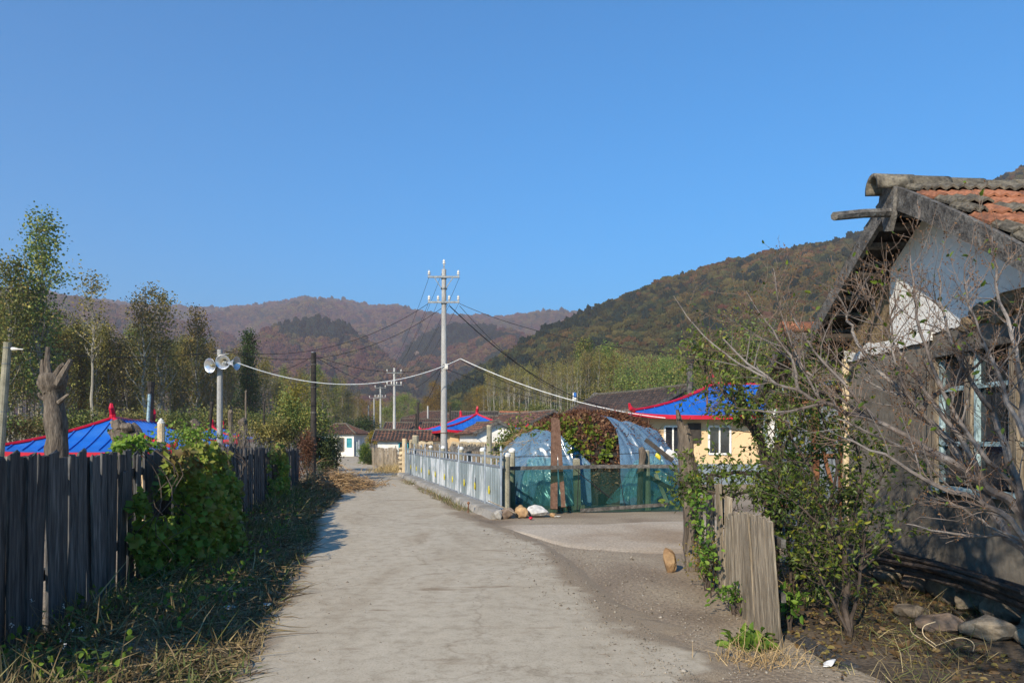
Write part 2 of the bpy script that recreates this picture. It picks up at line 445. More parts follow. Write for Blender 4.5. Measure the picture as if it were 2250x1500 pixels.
M['teal'] = surf('teal_paint', [(.035, .22, .27), (.06, .33, .38)], scale=3, bump=.1)
M['blue_paint'] = surf('flaking_pale_blue_paint', [(.10, .12, .115), (.22, .31, .33), (.34, .46, .50)], scale=7, bump=.5, bscale=30)
M['glass'] = surf('dark_window_glass', [(.012, .014, .018), (.03, .035, .042)], scale=2, bump=.02, rough=.08, spec=.6, rnd=.3)
M['dark'] = surf('dark_interior', [(.010, .009, .008), (.022, .02, .018)], scale=3, bump=0)
M['rock'] = surf('field_stone', [(.13, .105, .078), (.25, .21, .155)], scale=4, bscale=16, bump=.8, rnd=.15, fine=.3)
M['rock_tan'] = surf('tan_stone', [(.25, .15, .075), (.40, .27, .14)], scale=4, bscale=16, bump=.8, rnd=.15, fine=.3)
M['rock_red'] = surf('reddish_stone', [(.14, .10, .072), (.23, .17, .125)], scale=4, bscale=16, bump=.8, rnd=.1, fine=.3)
M['rock_white'] = surf('pale_stone', [(.36, .35, .33), (.54, .53, .50)], scale=5, bscale=14, bump=1.0, rnd=.1, fine=.25)
M['straw'] = leafmat('dry_straw', [(.16, .10, .045), (.32, .215, .095), (.48, .35, .17)], trans=.1)
M['vinebrown'] = leafmat('dry_bean_vines', [(.035, .014, .008), (.11, .045, .022), (.20, .095, .045), (.28, .17, .09)], trans=.12)
M['grass'] = leafmat('verge_grass', [(0.0823, 0.0524, 0.0269), (0.2093, 0.1495, 0.0748), (0.1495, 0.1495, 0.0478), (0.0823, 0.1271, 0.0329), (0.3588, 0.2765, 0.142)], trans=.2)
M['leaf_bush'] = leafmat('bush_leaf', [(0.0406, 0.0754, 0.0145), (0.087, 0.1377, 0.0232), (0.174, 0.232, 0.0319), (0.377, 0.3335, 0.029)], trans=.35, spec=.4, rough=.45)
M['leaf_vine'] = leafmat('vine_leaf', [(0.0279, 0.0633, 0.0124), (0.0776, 0.1583, 0.0233), (0.1708, 0.2981, 0.0341), (0.2795, 0.3167, 0.0621), (0.1863, 0.1398, 0.0465)], trans=.35)
M['leaf_bean'] = leafmat('bean_leaf', [(.05, .10, .015), (.11, .19, .02), (.20, .28, .03), (.34, .36, .04)], trans=.3)
M['leaf_green'] = leafmat('poplar_leaf', [(0.0513, 0.0856, 0.0233), (0.1163, 0.1662, 0.0372), (0.221, 0.2467, 0.0558), (0.3722, 0.3147, 0.0814)], trans=.25, rnd=.2)
M['leaf_olive'] = leafmat('autumn_poplar_leaf', [(0.0839, 0.0851, 0.0275), (0.1782, 0.1609, 0.0457), (0.2725, 0.2248, 0.0639), (0.3774, 0.2839, 0.0685)], trans=.25, rnd=.2)
M['leaf_gold'] = leafmat('golden_leaf', [(0.1238, 0.1032, 0.0206), (0.275, 0.1925, 0.0275), (0.4125, 0.275, 0.0343)], trans=.25, rnd=.2)
M['leaf_dark'] = leafmat('dark_green_leaf', [(0.0189, 0.0351, 0.0121), (0.0432, 0.0743, 0.0203), (0.0945, 0.1215, 0.0297)], trans=.25, rnd=.15)
M['leaf_rust'] = leafmat('rust_leaf', [(.06, .025, .012), (.13, .055, .025), (.20, .10, .045)], trans=.2)
M['litter'] = leafmat('fallen_leaf', [(.06, .035, .018), (.15, .095, .04), (.22, .17, .05), (.10, .12, .025)], trans=.1)
M['pebble'] = leafmat('pebble_grit', [(.10, .08, .06), (.22, .18, .135), (.36, .32, .27)], trans=0)
M['flower'] = leafmat('white_fluff', [(.55, .52, .48), (.75, .73, .70)], trans=.2)
M['forest'] = leafmat('hill_forest', [(.012, .021, .017), (.030, .037, .017), (.056, .052, .020), (.092, .062, .024), (.112, .056, .028), (.080, .036, .030)], trans=0, rnd=.25, rough=.95, spec=.05, attr='INSTANCER')
M['hill'] = surf('hill_soil', [(.045, .040, .020), (.08, .06, .03)], scale=.03, bump=0, rnd=0)
M['film_blue'] = sheetmat('blue_plastic_film', (.19, .34, .50), (.70, .84, .93), .46, rough=.20, spec=1.0, nscale=2.2, var=.10, bump=.12)
M['film_teal'] = sheetmat('teal_plastic_film', (.16, .33, .34), (.62, .84, .84), .42, rough=.17, spec=1.0, nscale=3.0, var=.12, bump=.2)
M['net'] = sheetmat('green_shade_net', (.012, .06, .05), (.55, .74, .68), .30, rough=.7, spec=.2, nscale=1.2, var=.12, bump=.05)
M['sign_blue'] = surf('blue_sign_face', [(.02, .10, .32), (.03, .14, .42)], scale=3, bump=0, rough=.4)
M['sack'] = surf('white_sack', [(.55, .54, .50), (.74, .73, .70)], scale=6, bump=.5, bscale=12)

# ------------------------------------------------------------------ leaves, blades, branches (numpy)
def unit(a):
    return a / np.maximum(np.linalg.norm(a, axis=-1, keepdims=True), 1e-9)

def leaf_arrays(P, D, size, rng, width=.5, fold=.3, shape='oval', hang=0.0):
    """one folded leaf at each P pointing along D"""
    P = np.asarray(P, float); n = len(P); D = unit(np.asarray(D, float))
    size = np.broadcast_to(np.asarray(size, float), (n,))[:, None]
    Nn = rng.normal(size=(n, 3)); Nn[:, 2] += .8
    Sd = unit(np.cross(D, Nn)); Up = np.cross(Sd, D)
    if shape == 'quad':
        loc = [(0, 0, 0), (.5, width * .5, fold * .3), (1, 0, 0), (.5, -width * .5, fold * .3)]
        faces = [(0, 1, 2, 3)]
    elif shape == 'oval':
        loc = [(0, 0, 0), (.3, width * .45, fold * .3), (.72, width * .36, fold * .2), (1, 0, -.12), (.72, -width * .36, fold * .2), (.3, -width * .45, fold * .3), (.5, 0, .0)]
        faces = [(0, 6, 2, 1), (6, 3, 2, 2), (0, 5, 4, 6), (6, 4, 3, 3)]
        faces = [(0, 6, 1), (1, 6, 2), (2, 6, 3), (3, 6, 4), (4, 6, 5), (5, 6, 0)]
    elif shape == 'lobed':
        loc = [(.42, 0, 0)]
        for k in range(10):
            a = math.pi + 2 * math.pi * k / 10
            r = .55 if k % 2 == 0 else .36
            if k == 0: r = .30
            loc.append((.42 + r * math.cos(a), r * math.sin(a) * width * 1.6, fold * .35 * abs(math.sin(a)) - .1 * (math.cos(a) > .5)))
        faces = [(0, 1 + k, 1 + (k + 1) % 10) for k in range(10)]
    loc = np.array(loc)
    V = P[:, None, :] + size[:, None, :] * (D[:, None, :] * loc[None, :, 0:1] + Sd[:, None, :] * loc[None, :, 1:2] + Up[:, None, :] * loc[None, :, 2:3])
    k = len(loc)
    Fc = np.array(faces)[None] + (np.arange(n) * k)[:, None, None]
    return V.reshape(-1, 3), Fc.reshape(-1, len(faces[0])), k

def leaves(name, P, D, size, tint, mat, parent, rng, kind='stuff', **kw):
    if len(P) == 0: return None
    V, Fc, k = leaf_arrays(P, D, size, rng, **kw)
    V = V - np.array(origin(parent))[None]
    o = link(name, np_mesh(name, V, Fc, np.repeat(np.clip(tint, 0, 1), k)), mat, parent)
    if kind: o['kind'] = kind
    return o

def blades(name, P, D, length, width, tint, mat, parent, rng, bend=.35, kind='stuff'):
    """bent tapering blades, two joints each"""
    P = np.asarray(P, float); n = len(P); D = unit(np.asarray(D, float))
    length = np.broadcast_to(np.asarray(length, float), (n,))[:, None]; width = np.broadcast_to(np.asarray(width, float), (n,))[:, None]
    Sd = unit(np.cross(D, rng.normal(size=(n, 3))))
    sag = rng.normal(size=(n, 3)) * bend * .5; sag[:, 2] -= bend * .5
    m1 = P + D * length * .5 + sag * length * .22; tp = P + D * length + sag * length * .85
    V = np.stack([P - Sd * width / 2, P + Sd * width / 2, m1 + Sd * width * .4, m1 - Sd * width * .4, tp, tp], 1)
    V = V[:, :5]
    i = (np.arange(n) * 5)[:, None]
    Fc = np.concatenate([i + np.array([[0, 1, 2]]), i + np.array([[0, 2, 3]]), i + np.array([[3, 2, 4]])], 1).reshape(-1, 3)
    V = V.reshape(-1, 3) - np.array(origin(parent))[None]
    o = link(name, np_mesh(name, V, Fc, np.repeat(np.clip(tint, 0, 1), 5)), mat, parent)
    if kind: o['kind'] = kind
    return o

def smooth_path(pts, n):
    """Catmull-Rom through pts"""
    pts = [np.array(p, float) for p in pts]
    pts = [2 * pts[0] - pts[1]] + pts + [2 * pts[-1] - pts[-2]]
    out = []
    m = len(pts) - 3
    for q in np.linspace(0, m - 1e-6, n):
        i = int(q); t = q - i
        a, b, c, d = pts[i:i + 4]
        out.append(.5 * (2 * b + (c - a) * t + (2 * a - 5 * b + 4 * c - d) * t * t + (3 * b - a - 3 * c + d) * t ** 3))
    return np.array(out)

class Twigs:
    """grows side branches from given stems; keeps tips for leaves"""
    def __init__(s, seed):
        s.r = R(seed); s.mb = MB(); s.tw = MB(); s.tips = []
    def stem(s, pts, r0, r1, n=None, sides=6):
        n = n or max(4, len(pts) * 3)
        P = smooth_path(pts, n)
        P[1:-1] += s.r.normal(size=(n - 2, 3)) * r0 * .35
        rad = np.linspace(r0, r1, n)
        s.mb.tube(P, list(rad), sides)
        return P, rad
    def sprout(s, P, rad, count, length, level, up=.35, spread=.9, t0=.15, shrink=.55, bias=(0, 0, 0), rmin=.0016):
        n = len(P)
        for k in range(count):
            t = s.r.uniform(t0, 1.0); i = min(int(t * (n - 1)), n - 2)
            p = P[i] + (P[i + 1] - P[i]) * (t * (n - 1) - i)
            tg = unit(P[i + 1] - P[i])
            d = s.r.normal(size=3); d = d - tg * (d @ tg); d = unit(d)
            d = unit(tg * s.r.uniform(.35, .9) + d * spread + np.array([0, 0, up]) + np.array(bias))
            L = length * s.r.uniform(.45, 1.15)
            m = 4
            Q = [p]; dd = d.copy()
            for j in range(m):
                dd = unit(dd + s.r.normal(size=3) * .16 + np.array([0, 0, up * .12]))
                Q.append(Q[-1] + dd * L / m)
            Q = np.array(Q)
            ra = max(min(rad[i] * .55, L * .012), rmin); rr = np.linspace(ra, rmin * .7, len(Q))
            (s.mb if ra > .0045 else s.tw).tube(Q, list(rr), 4 if ra > .004 else 3, caps=False)
            if level > 0:
                s.sprout(Q, rr, max(2, int(count * shrink * .5) if count > 6 else 3), L * shrink, level - 1, up, spread, .2, shrink, bias, rmin)
            for j in range(1, len(Q)):
                s.tips.append((Q[j], unit(Q[j] - Q[j - 1])))
    def pick(s, n):
        idx = s.r.integers(0, len(s.tips), n)
        P = np.array([s.tips[i][0] for i in idx]); D = np.array([s.tips[i][1] for i in idx])
        return P, D

# ------------------------------------------------------------------ the ground, the roads
def make_ground():
    ys = np.concatenate([np.linspace(-60, 1.5, 14)[:-1], 1.5 * (6500 / 1.5) ** np.linspace(0, 1, 190)])
    u = np.linspace(-1, 1, 181)
    P = []
    for y in ys:
        w = 14 + abs(y) * 1.3
        x = np.sinh(u * 2.2) / math.sinh(2.2) * w - .06 * max(y, 0) * 0
        P.append(np.stack([x, np.full_like(x, y), gz(x, np.full_like(x, y))], 1))
    P = np.array(P); ni, nj = P.shape[:2]
    idx = np.arange(ni * nj).reshape(ni, nj)
    Fc = np.stack([idx[:-1, :-1], idx[:-1, 1:], idx[1:, 1:], idx[1:, :-1]], -1).reshape(-1, 4)
    o = link('ground', np_mesh('ground', P.reshape(-1, 3), Fc), M['ground'], None, True)
    tag(o, kind='structure')
make_ground()

def make_road():
    ys = np.concatenate([np.linspace(1.0, 16, 420), np.linspace(16.2, 92, 300)])
    r = R(3)
    l = road_l(np.clip(ys, 2, 92)) + (fbm(ys * .6, ys * 0 + 2, 1) - .5) * .30 + (fbm(ys * 3.3, ys * 0 + 4, 2, 5) - .5) * .13
    rr = road_r(np.clip(ys, 2, 92)) + (fbm(ys * .5, ys * 0 + 7, 4) - .5) * .2 + (fbm(ys * 3.1, ys * 0 + 4, 6, 5) - .5) * .08
    near = sstep(8.0, 6.4, ys); rr = rr + near * (fbm(ys * 1.7, ys * 0 + 3, 9) - .55) * .9
    nx = 36; nr = len(ys)
    U = np.linspace(0, 1, nx + 1)[None]; X = l[:, None] + (rr - l)[:, None] * U; Y = np.repeat(ys[:, None], nx + 1, 1)
    Z = .030 + .010 * np.sin(np.pi * U) + (fbm(X * .5, Y * .5, 8, 2) - .5) * .008
    el, er = X - l[:, None], rr[:, None] - X
    dirt = np.exp(-el / .16) * .75 + np.exp(-er / .22) * .8 + .55 * np.exp(-((X - 1.05) / .55) ** 2 - ((Y - 6.7) / .8) ** 2) + .35 * np.exp(-er / .5) * (fbm(X, Y, 13, 2) > .5) + .28 * (fbm(X * .6, Y * .35, 17, 3) - .45) * 2
    X = np.concatenate([X[:, :1] - .16, X, X[:, -1:] + .22], 1); Y = np.concatenate([Y[:, :1], Y, Y[:, -1:]], 1)
    Z = np.concatenate([np.full((nr, 1), -.025), Z, np.full((nr, 1), -.025)], 1); dirt = np.concatenate([dirt[:, :1], dirt, dirt[:, -1:]], 1)
    idx = np.arange(X.size).reshape(X.shape)
    Fc = np.stack([idx[:-1, :-1], idx[:-1, 1:], idx[1:, 1:], idx[1:, :-1]], -1).reshape(-1, 4)
    me = np_mesh('road', np.stack([X, Y, Z], -1).reshape(-1, 3), Fc)
    me.attributes.new('dirt', 'FLOAT', 'POINT').data.foreach_set('value', np.clip(dirt, 0, 1).astype(np.float32).ravel())
    tag(link('road', me, M['road'], None, True), kind='structure')
    # the side road that branches off to the right in front of the netting
    xs = np.linspace(-.3, 16, 120); P = []
    lo = np.interp(xs, [-.3, .2, .8, 1.5, 2.4, 4, 8, 16], [13.6, 13.0, 11.4, 10.6, 10.55, 10.6, 10.4, 9.6]) + (fbm(xs * 1.3, xs * 0 + 1, 3) - .5) * .5
    hi = np.interp(xs, [-.3, .2, 1, 2, 4, 8, 16], [13.9, 14.5, 14.7, 15.0, 15.6, 15.8, 15.6]) + (fbm(xs * 1.1, xs * 0 + 5, 7) - .5) * .5
    for x, a, b in zip(xs, lo, hi):
        row = []
        for k in range(11):
            y = a + (b - a) * k / 10
            row.append((x, y, (.022 if 0 < k < 10 else -.03) + (fbm(x * .8, y * .8, 4) - .5) * .006))
        P.append(row)
    mb = MB(); mb.grid(P)
    tag(mb.build('side_road', M['sideroad'], None, True), kind='structure')
make_road()
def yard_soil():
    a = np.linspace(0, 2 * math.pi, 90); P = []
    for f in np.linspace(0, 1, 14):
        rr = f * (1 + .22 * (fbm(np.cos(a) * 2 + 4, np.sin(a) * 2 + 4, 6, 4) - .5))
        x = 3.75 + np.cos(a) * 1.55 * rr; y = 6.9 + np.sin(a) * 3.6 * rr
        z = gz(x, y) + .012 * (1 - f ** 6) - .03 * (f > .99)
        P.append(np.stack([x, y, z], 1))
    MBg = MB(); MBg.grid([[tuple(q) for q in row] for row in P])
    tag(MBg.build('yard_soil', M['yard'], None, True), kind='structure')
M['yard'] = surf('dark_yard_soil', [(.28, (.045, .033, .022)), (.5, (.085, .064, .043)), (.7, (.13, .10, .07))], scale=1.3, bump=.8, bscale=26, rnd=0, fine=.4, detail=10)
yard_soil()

# ------------------------------------------------------------------ hills and the forest on them
def forest_nodes(name, mat):
    ng = bpy.data.node_groups.new(name, 'GeometryNodeTree')
    ng.interface.new_socket('Geometry', in_out='INPUT', socket_type='NodeSocketGeometry')
    ng.interface.new_socket('Geometry', in_out='OUTPUT', socket_type='NodeSocketGeometry')
    L = ng.links.new
    gi = ng.nodes.new('NodeGroupInput'); go = ng.nodes.new('NodeGroupOutput')
    ico = ng.nodes.new('GeometryNodeMeshIcoSphere'); ico.inputs['Radius'].default_value = 1; ico.inputs['Subdivisions'].default_value = 4
    pos = ng.nodes.new('GeometryNodeInputPosition')
    n1 = ng.nodes.new('ShaderNodeTexNoise'); n1.inputs['Scale'].default_value = 2.1; n1.inputs['Detail'].default_value = 4; n1.inputs['Roughness'].default_value = .7
    L(pos.outputs[0], n1.inputs['Vector'])
    mr = ng.nodes.new('ShaderNodeMapRange'); mr.inputs[1].default_value = .25; mr.inputs[2].default_value = .75; mr.inputs[3].default_value = -.55; mr.inputs[4].default_value = .55
    L(n1.outputs[0], mr.inputs[0])
    sc = ng.nodes.new('ShaderNodeVectorMath'); sc.operation = 'SCALE'
    L(pos.outputs[0], sc.inputs[0]); L(mr.outputs[0], sc.inputs['Scale'])
    sp = ng.nodes.new('GeometryNodeSetPosition'); L(ico.outputs[0], sp.inputs['Geometry']); L(sc.outputs[0], sp.inputs['Offset'])
    sm = ng.nodes.new('GeometryNodeSetMaterial'); sm.inputs['Material'].default_value = mat
    L(sp.outputs[0], sm.inputs[0])
    ins = ng.nodes.new('GeometryNodeInstanceOnPoints')
    L(gi.outputs[0], ins.inputs['Points']); L(sm.outputs[0], ins.inputs['Instance'])
    a = ng.nodes.new('GeometryNodeInputNamedAttribute'); a.data_type = 'FLOAT_VECTOR'; a.inputs[0].default_value = 'scl'
    b = ng.nodes.new('GeometryNodeInputNamedAttribute'); b.data_type = 'FLOAT_VECTOR'; b.inputs[0].default_value = 'rot'
    L(a.outputs[0], ins.inputs['Scale']); L(b.outputs[0], ins.inputs['Rotation'])
    L(ins.outputs[0], go.inputs[0])
    return ng
FOREST = forest_nodes('crowns_on_points', M['forest'])

def hill(name, ridge, foot, seed, spacing, crown, tint_f, label, rough=.10, nu=150, nv=60, back=1.25, lump=30.0):
    """a long slope between a ridge line and a foot line, then the woods that cover it"""
    rx = [p[0] for p in ridge]
    us = np.linspace(rx[0], rx[-1], nu)
    ry = np.interp(us, rx, [p[1] for p in ridge]); rd = np.interp(us, rx, [p[2] for p in ridge])
    fd = np.interp(us, [p[0] for p in foot], [p[1] for p in foot])
    X, Y, Z = np.zeros((nu, nv)), np.zeros((nu, nv)), np.zeros((nu, nv))
    vs = np.concatenate([np.linspace(0, 1, nv - 6), 1 + np.linspace(.05, 1, 6)])
    for j, v in enumerate(vs):
        if v <= 1:
            d = fd + (rd - fd) * v; top = 1.65 + (968 - ry) / F * rd
            z = top * (v ** 1.25) * (1 - .0 * v)
        else:
            d = rd * (1 + (back - 1) * (v - 1)); z = top * (1 - .9 * (v - 1) ** 1.5)
        x = (us - HX) / F * d
        w = np.clip(v * (1.02 - v) * 4, 0, 1) if v <= 1 else 0
        n = (fbm(x / (lump * 3), d / (lump * 3), seed, 4) - .5) * 2
        g = (1 - np.abs(fbm(x / (lump * 2.2), d / (lump * 5), seed + 9, 3) - .5) * 4)
        z = z + top * rough * (n * 1.2 + g * .5) * w
        if v <= 1: z = np.minimum(z, np.maximum(top * d / rd * .965, top * v ** 1.25))
        if v > .85: z = z + (fbm(x / 14, x * 0, seed + 2, 3) - .5) * lump * .12 * (1 if v <= 1 else 0)
        X[:, j], Y[:, j], Z[:, j] = x, d, np.maximum(z, -1)
    P = np.stack([X, Y, Z], -1)
    idx = np.arange(nu * nv).reshape(nu, nv)
    Fc = np.stack([idx[:-1, :-1], idx[1:, :-1], idx[1:, 1:], idx[:-1, 1:]], -1).reshape(-1, 4)
    o = link(name, np_mesh(name, P.reshape(-1, 3), Fc), M['hill'], None, True)
    tag(o, kind='structure')
    # woods: one crown per cell of about spacing^2, on the side that faces the village
    r = R(seed)
    A = P[:-1, :nv - 5]; B = P[1:, :nv - 5]
    e1 = np.linalg.norm(P[1:, 1:nv - 5] - P[:-1, 1:nv - 5], axis=-1); e2 = np.linalg.norm(P[:-1, 1:nv - 5] - P[:-1, :nv - 6], axis=-1)
    cnt = e1 * e2 / spacing ** 2
    pts = []
    I, J = np.nonzero(cnt > -1)
    num = np.floor(cnt[I, J] + r.uniform(size=len(I))).astype(int)
    I = np.repeat(I, num); J = np.repeat(J, num)
    a, b = r.uniform(size=(2, len(I)))[:, :, None]
    Q = (P[I, J] * (1 - a) + P[I + 1, J] * a) * (1 - b) + (P[I, J + 1] * (1 - a) + P[I + 1, J + 1] * a) * b
    px = HX + F * Q[:, 0] / Q[:, 1]
    keep = (px > -130) & (px < 2400)
    Q = Q[keep]; m = len(Q)
    t = np.clip(tint_f(Q, r), 0, 1)
    s = crown * r.uniform(.6, 1.35, m)
    con = t < .1
    scl = np.stack([s * r.uniform(.8, 1.15, m), s * r.uniform(.8, 1.15, m), s * r.uniform(.75, 1.1, m)], 1)
    scl[con] *= np.array([.72, .72, 1.45])
    Q[:, 2] += scl[:, 2] * .55
    rot = np.stack([r.uniform(-.3, .3, m), r.uniform(-.3, .3, m), r.uniform(0, 6.28, m)], 1)
    me = bpy.data.meshes.new('hill_woods'); me.vertices.add(m); me.vertices.foreach_set('co', Q.astype(np.float32).ravel())
    for nm, arr, ty in (('tint', t, 'FLOAT'), ('scl', scl, 'FLOAT_VECTOR'), ('rot', rot, 'FLOAT_VECTOR')):
        at_ = me.attributes.new(nm, ty, 'POINT')
        at_.data.foreach_set('value' if ty == 'FLOAT' else 'vector', arr.astype(np.float32).ravel())
    w = link('hill_woods', me, M['forest'])
    w.modifiers.new('crowns', 'NODES').node_group = FOREST
    tag(w, label, 'woods', kind='stuff')
    return P

def tint_right(Q, r):
    n = fbm(Q[:, 0] / 45, Q[:, 1] / 45, 3, 3); h = Q[:, 2] / 160
    t = .29 + (n - .5) * .55 + .18 * h + r.normal(size=len(Q)) * .13
    t[r.uniform(size=len(Q)) < .06 + .12 * (n < .38)] = .03
    return t
def tint_mid(Q, r):
    n = fbm(Q[:, 0] / 70, Q[:, 1] / 90 + Q[:, 2] / 50, 8, 3)
    t = .66 + (n - .5) * .9 + r.normal(size=len(Q)) * .16
    t[(n < .44)] = .02 + r.uniform(size=(n < .44).sum()) * .10
    return t
def tint_far(Q, r):
    n = fbm(Q[:, 0] / 160, Q[:, 1] / 200, 5, 3)
    t = .72 + (n - .5) * .7 + r.normal(size=len(Q)) * .12
    t[r.uniform(size=len(Q)) < .05] = .05
    return t

hill('far_ridge', [(-500, 610, 1900), (-200, 625, 1900), (0, 640, 1900), (110, 650, 1900), (200, 664, 1900), (300, 672, 1900), (420, 680, 1900), (500, 683, 1900), (560, 675, 1900), (620, 666, 1900), (690, 660, 1900), (740, 664, 1900), (790, 670, 1900), (825, 680, 1900), (870, 676, 1900), (930, 690, 1900), (980, 698, 1900), (1050, 697, 1900), (1120, 700, 1900), (1170, 690, 1900), (1230, 687, 1900), (1290, 692, 1900), (1400, 690, 1900), (1700, 700, 1900), (2300, 690, 1900)],
     [(-500, 900), (2300, 900)], 21, 9.0, 6.0, tint_far, 'dusky red and violet autumn woods covering the farthest ridge', rough=.26, lump=75, nu=220)
hill('left_ridge', [(-500, 600, 1050), (-100, 640, 1050), (60, 648, 1050), (120, 654, 1050), (250, 676, 1050), (330, 694, 1050), (420, 718, 1040), (500, 745, 1020), (580, 790, 1000), (650, 840, 980), (720, 890, 960)],
     [(-500, 420), (720, 700)], 22, 6.6, 4.4, tint_far, 'reddish autumn woods on the slope at far left', rough=.12, lump=40)
hill('round_hill', [(430, 850, 780), (500, 790, 790), (560, 745, 800), (620, 718, 800), (680, 707, 800), (740, 716, 800), (790, 742, 800), (850, 792, 790), (900, 832, 770), (950, 880, 750), (990, 920, 740)],
     [(430, 480), (990, 560)], 23, 5.6, 3.8, tint_mid, 'dark pines and rust trees on the rounded hill behind the black pole', rough=.18, lump=32)
hill('rocky_hill', [(800, 900, 900), (860, 830, 940), (900, 776, 970), (950, 738, 1000), (1000, 724, 1000), (1060, 724, 1000), (1120, 730, 1000), (1165, 748, 1000), (1200, 775, 1000), (1260, 810, 980), (1330, 860, 960)],
     [(800, 560), (1330, 640)], 24, 6.2, 4.2, tint_mid, 'orange autumn woods on the rocky hill behind the tall pole', rough=.26, lump=36)
hill('right_hillside', [(930, 925, 250), (1000, 868, 270), (1050, 826, 300), (1150, 768, 340), (1290, 697, 400), (1420, 641, 420), (1560, 592, 440), (1700, 562, 450), (1880, 529, 460), (2000, 482, 470), (2190, 402, 480), (2300, 350, 480), (2500, 310, 480)],
     [(930, 190), (1200, 150), (1600, 130), (2500, 120)], 25, 3.1, 2.25, tint_right, 'olive and brown autumn woods covering the big hillside on the right', rough=.07, lump=26, nu=200, nv=80)

# bare rock faces that show on the rocky hill
rk = R(61)
for i, (px, py, w) in enumerate([(915, 768, 16), (957, 790, 14), (1060, 726, 7), (1128, 742, 22), (1108, 752, 13)]):
    d = 960 - (py - 724) * 2.2
    p = at(px, py, d) + Vector((0, 6, -3)); s = w / F * d * .7
    me = stone_mesh('rock_face', 70 + i, (s, s * .6, s * 1.1), 3, .5)
    o = link('rock_face', me, M['rock_red'], None); o.location = p
    tag(o, ['pinkish crag left of the tall pole on the rocky hill', 'lower pinkish crag just left of the tall pole', 'small crag on the skyline of the rocky hill', 'largest pinkish crag on the right shoulder of the rocky hill', 'crag just left of the largest one'][i], 'rock', 'crags on the rocky hill')

# the autumn air between the village and the far ridges
hz = MB(); hz.box((0, 1350, 205), (6800, 3300, 432))
m_, nt_, out_ = new_mat('haze_air')
pv = nt_.nodes.new('ShaderNodeVolumePrincipled')
pv.inputs['Color'].default_value = (.80, .69, .73, 1)
pv.inputs['Density'].default_value = .00043
pv.inputs['Anisotropy'].default_value = .1
nt_.links.new(pv.outputs[0], out_.inputs['Volume'])
HAZE = hz.build('haze', m_)
tag(HAZE, kind='stuff')

# ------------------------------------------------------------------ trees of the valley floor
def poplar(name, seed, h, style):
    """a slim upright tree at the origin: empty > trunk, crown"""
    r = R(seed)
    P0 = dict(green=(34, .15, 5600, .28), sparse=(30, .15, 3000, .36), bare=(24, .11, 900, .55), cone=(40, .15, 9000, .18), round=(30, .26, 9000, .22))[style]
    nl, wide, nleaf, low = P0
    root = thing(name, None, None)
    mb = MB()
    wob = r.normal(size=(9, 2)) * h * .006; wob[0] = 0
    T = np.array([(wob[i, 0] * (1 if i else 0), wob[i, 1], h * i / 8) for i in range(9)])
    r0 = h * (.0105 if style != 'bare' else .0085)
    mb.tube(smooth_path(T, 14), list(np.linspace(r0, r0 * .08, 14)), 7)
    tips = []
    for k in range(nl):
        f = low + (.97 - low) * (k + r.uniform(0, 1)) / nl
        i = min(int(f * 8), 7); p = T[i] + (T[i + 1] - T[i]) * (f * 8 - i)
        q = (f - low) / (1 - low)
        if style == 'cone': L = h * wide * (1.15 - q) * r.uniform(.8, 1.2)
        elif style == 'round': L = h * wide * math.sqrt(max(.05, 1 - (2 * q - .8) ** 2 * .6)) * r.uniform(.7, 1.1)
        else: L = h * wide * (.55 + 1.1 * q * (1.25 - q)) * (1.25 - q * .7) * r.uniform(.65, 1.2)
        az = k * 2.4 + r.uniform(-.4, .4); el = math.radians(r.uniform(42, 68) if style != 'round' else r.uniform(20, 55))
        d = np.array([math.cos(az) * math.cos(el), math.sin(az) * math.cos(el), math.sin(el)])
        Q = [p]
        for j in range(4):
            d = unit(d + np.array([0, 0, .14]) + r.normal(size=3) * .10); Q.append(Q[-1] + d * L / 4)
        Q = np.array(Q); ra = r0 * (1 - f) * .5 + r0 * .08
        mb.tube(Q, list(np.linspace(ra, ra * .2, 5)), 4, caps=False)
        for j in range(1, 5): tips.append((Q[j], d, j / 4, L))
        for b in range(3):
            j = r.integers(1, 4); dd = unit(d + r.normal(size=3) * .55 + np.array([0, 0, .25])); l2 = L * r.uniform(.3, .55)
            E = Q[j] + dd * l2
            mb.tube([Q[j], (Q[j] + E) / 2 + r.normal(size=3) * .05, E], [ra * .4, ra * .25, ra * .1], 3, caps=False)
            for w in (.4, .7, 1.0): tips.append((Q[j] + dd * l2 * w, dd, .5 + w / 2, L))
    mb.build('trunk', M['bark_pale'] if style in ('bare', 'sparse', 'green') else M['bark'], root)
    tip = np.array([t[0] for t in tips]); td = np.array([t[1] for t in tips]); tw = np.array([t[2] for t in tips])
    pr = tw + .15
    if style == 'bare': pr = pr * np.clip((tip[:, 2] / h - .55) * 3, .03, 1)
    if style == 'sparse': pr = pr * np.clip(tip[:, 2] / h * 1.3, .2, 1)
    idx = r.choice(len(tip), nleaf, p=pr / pr.sum())
    clump = r.normal(size=(len(tip),)) * .22
    Pn = tip[idx] + r.normal(size=(nleaf, 3)) * h * (.022 if style != 'round' else .028)
    D = unit(td[idx] + r.normal(size=(nleaf, 3)) * .8)
    tint = np.clip(.45 + clump[idx] + r.normal(size=nleaf) * .2, 0, 1)
    mt = dict(green='leaf_green', sparse='leaf_olive', bare='leaf_olive', cone='leaf_dark', round='leaf_green')[style]
    leaves('crown', Pn, D, h * .0095 * r.uniform(.6, 1.4, nleaf), tint, M[mt], root, r, kind=None, shape='quad', width=.85)
    return root

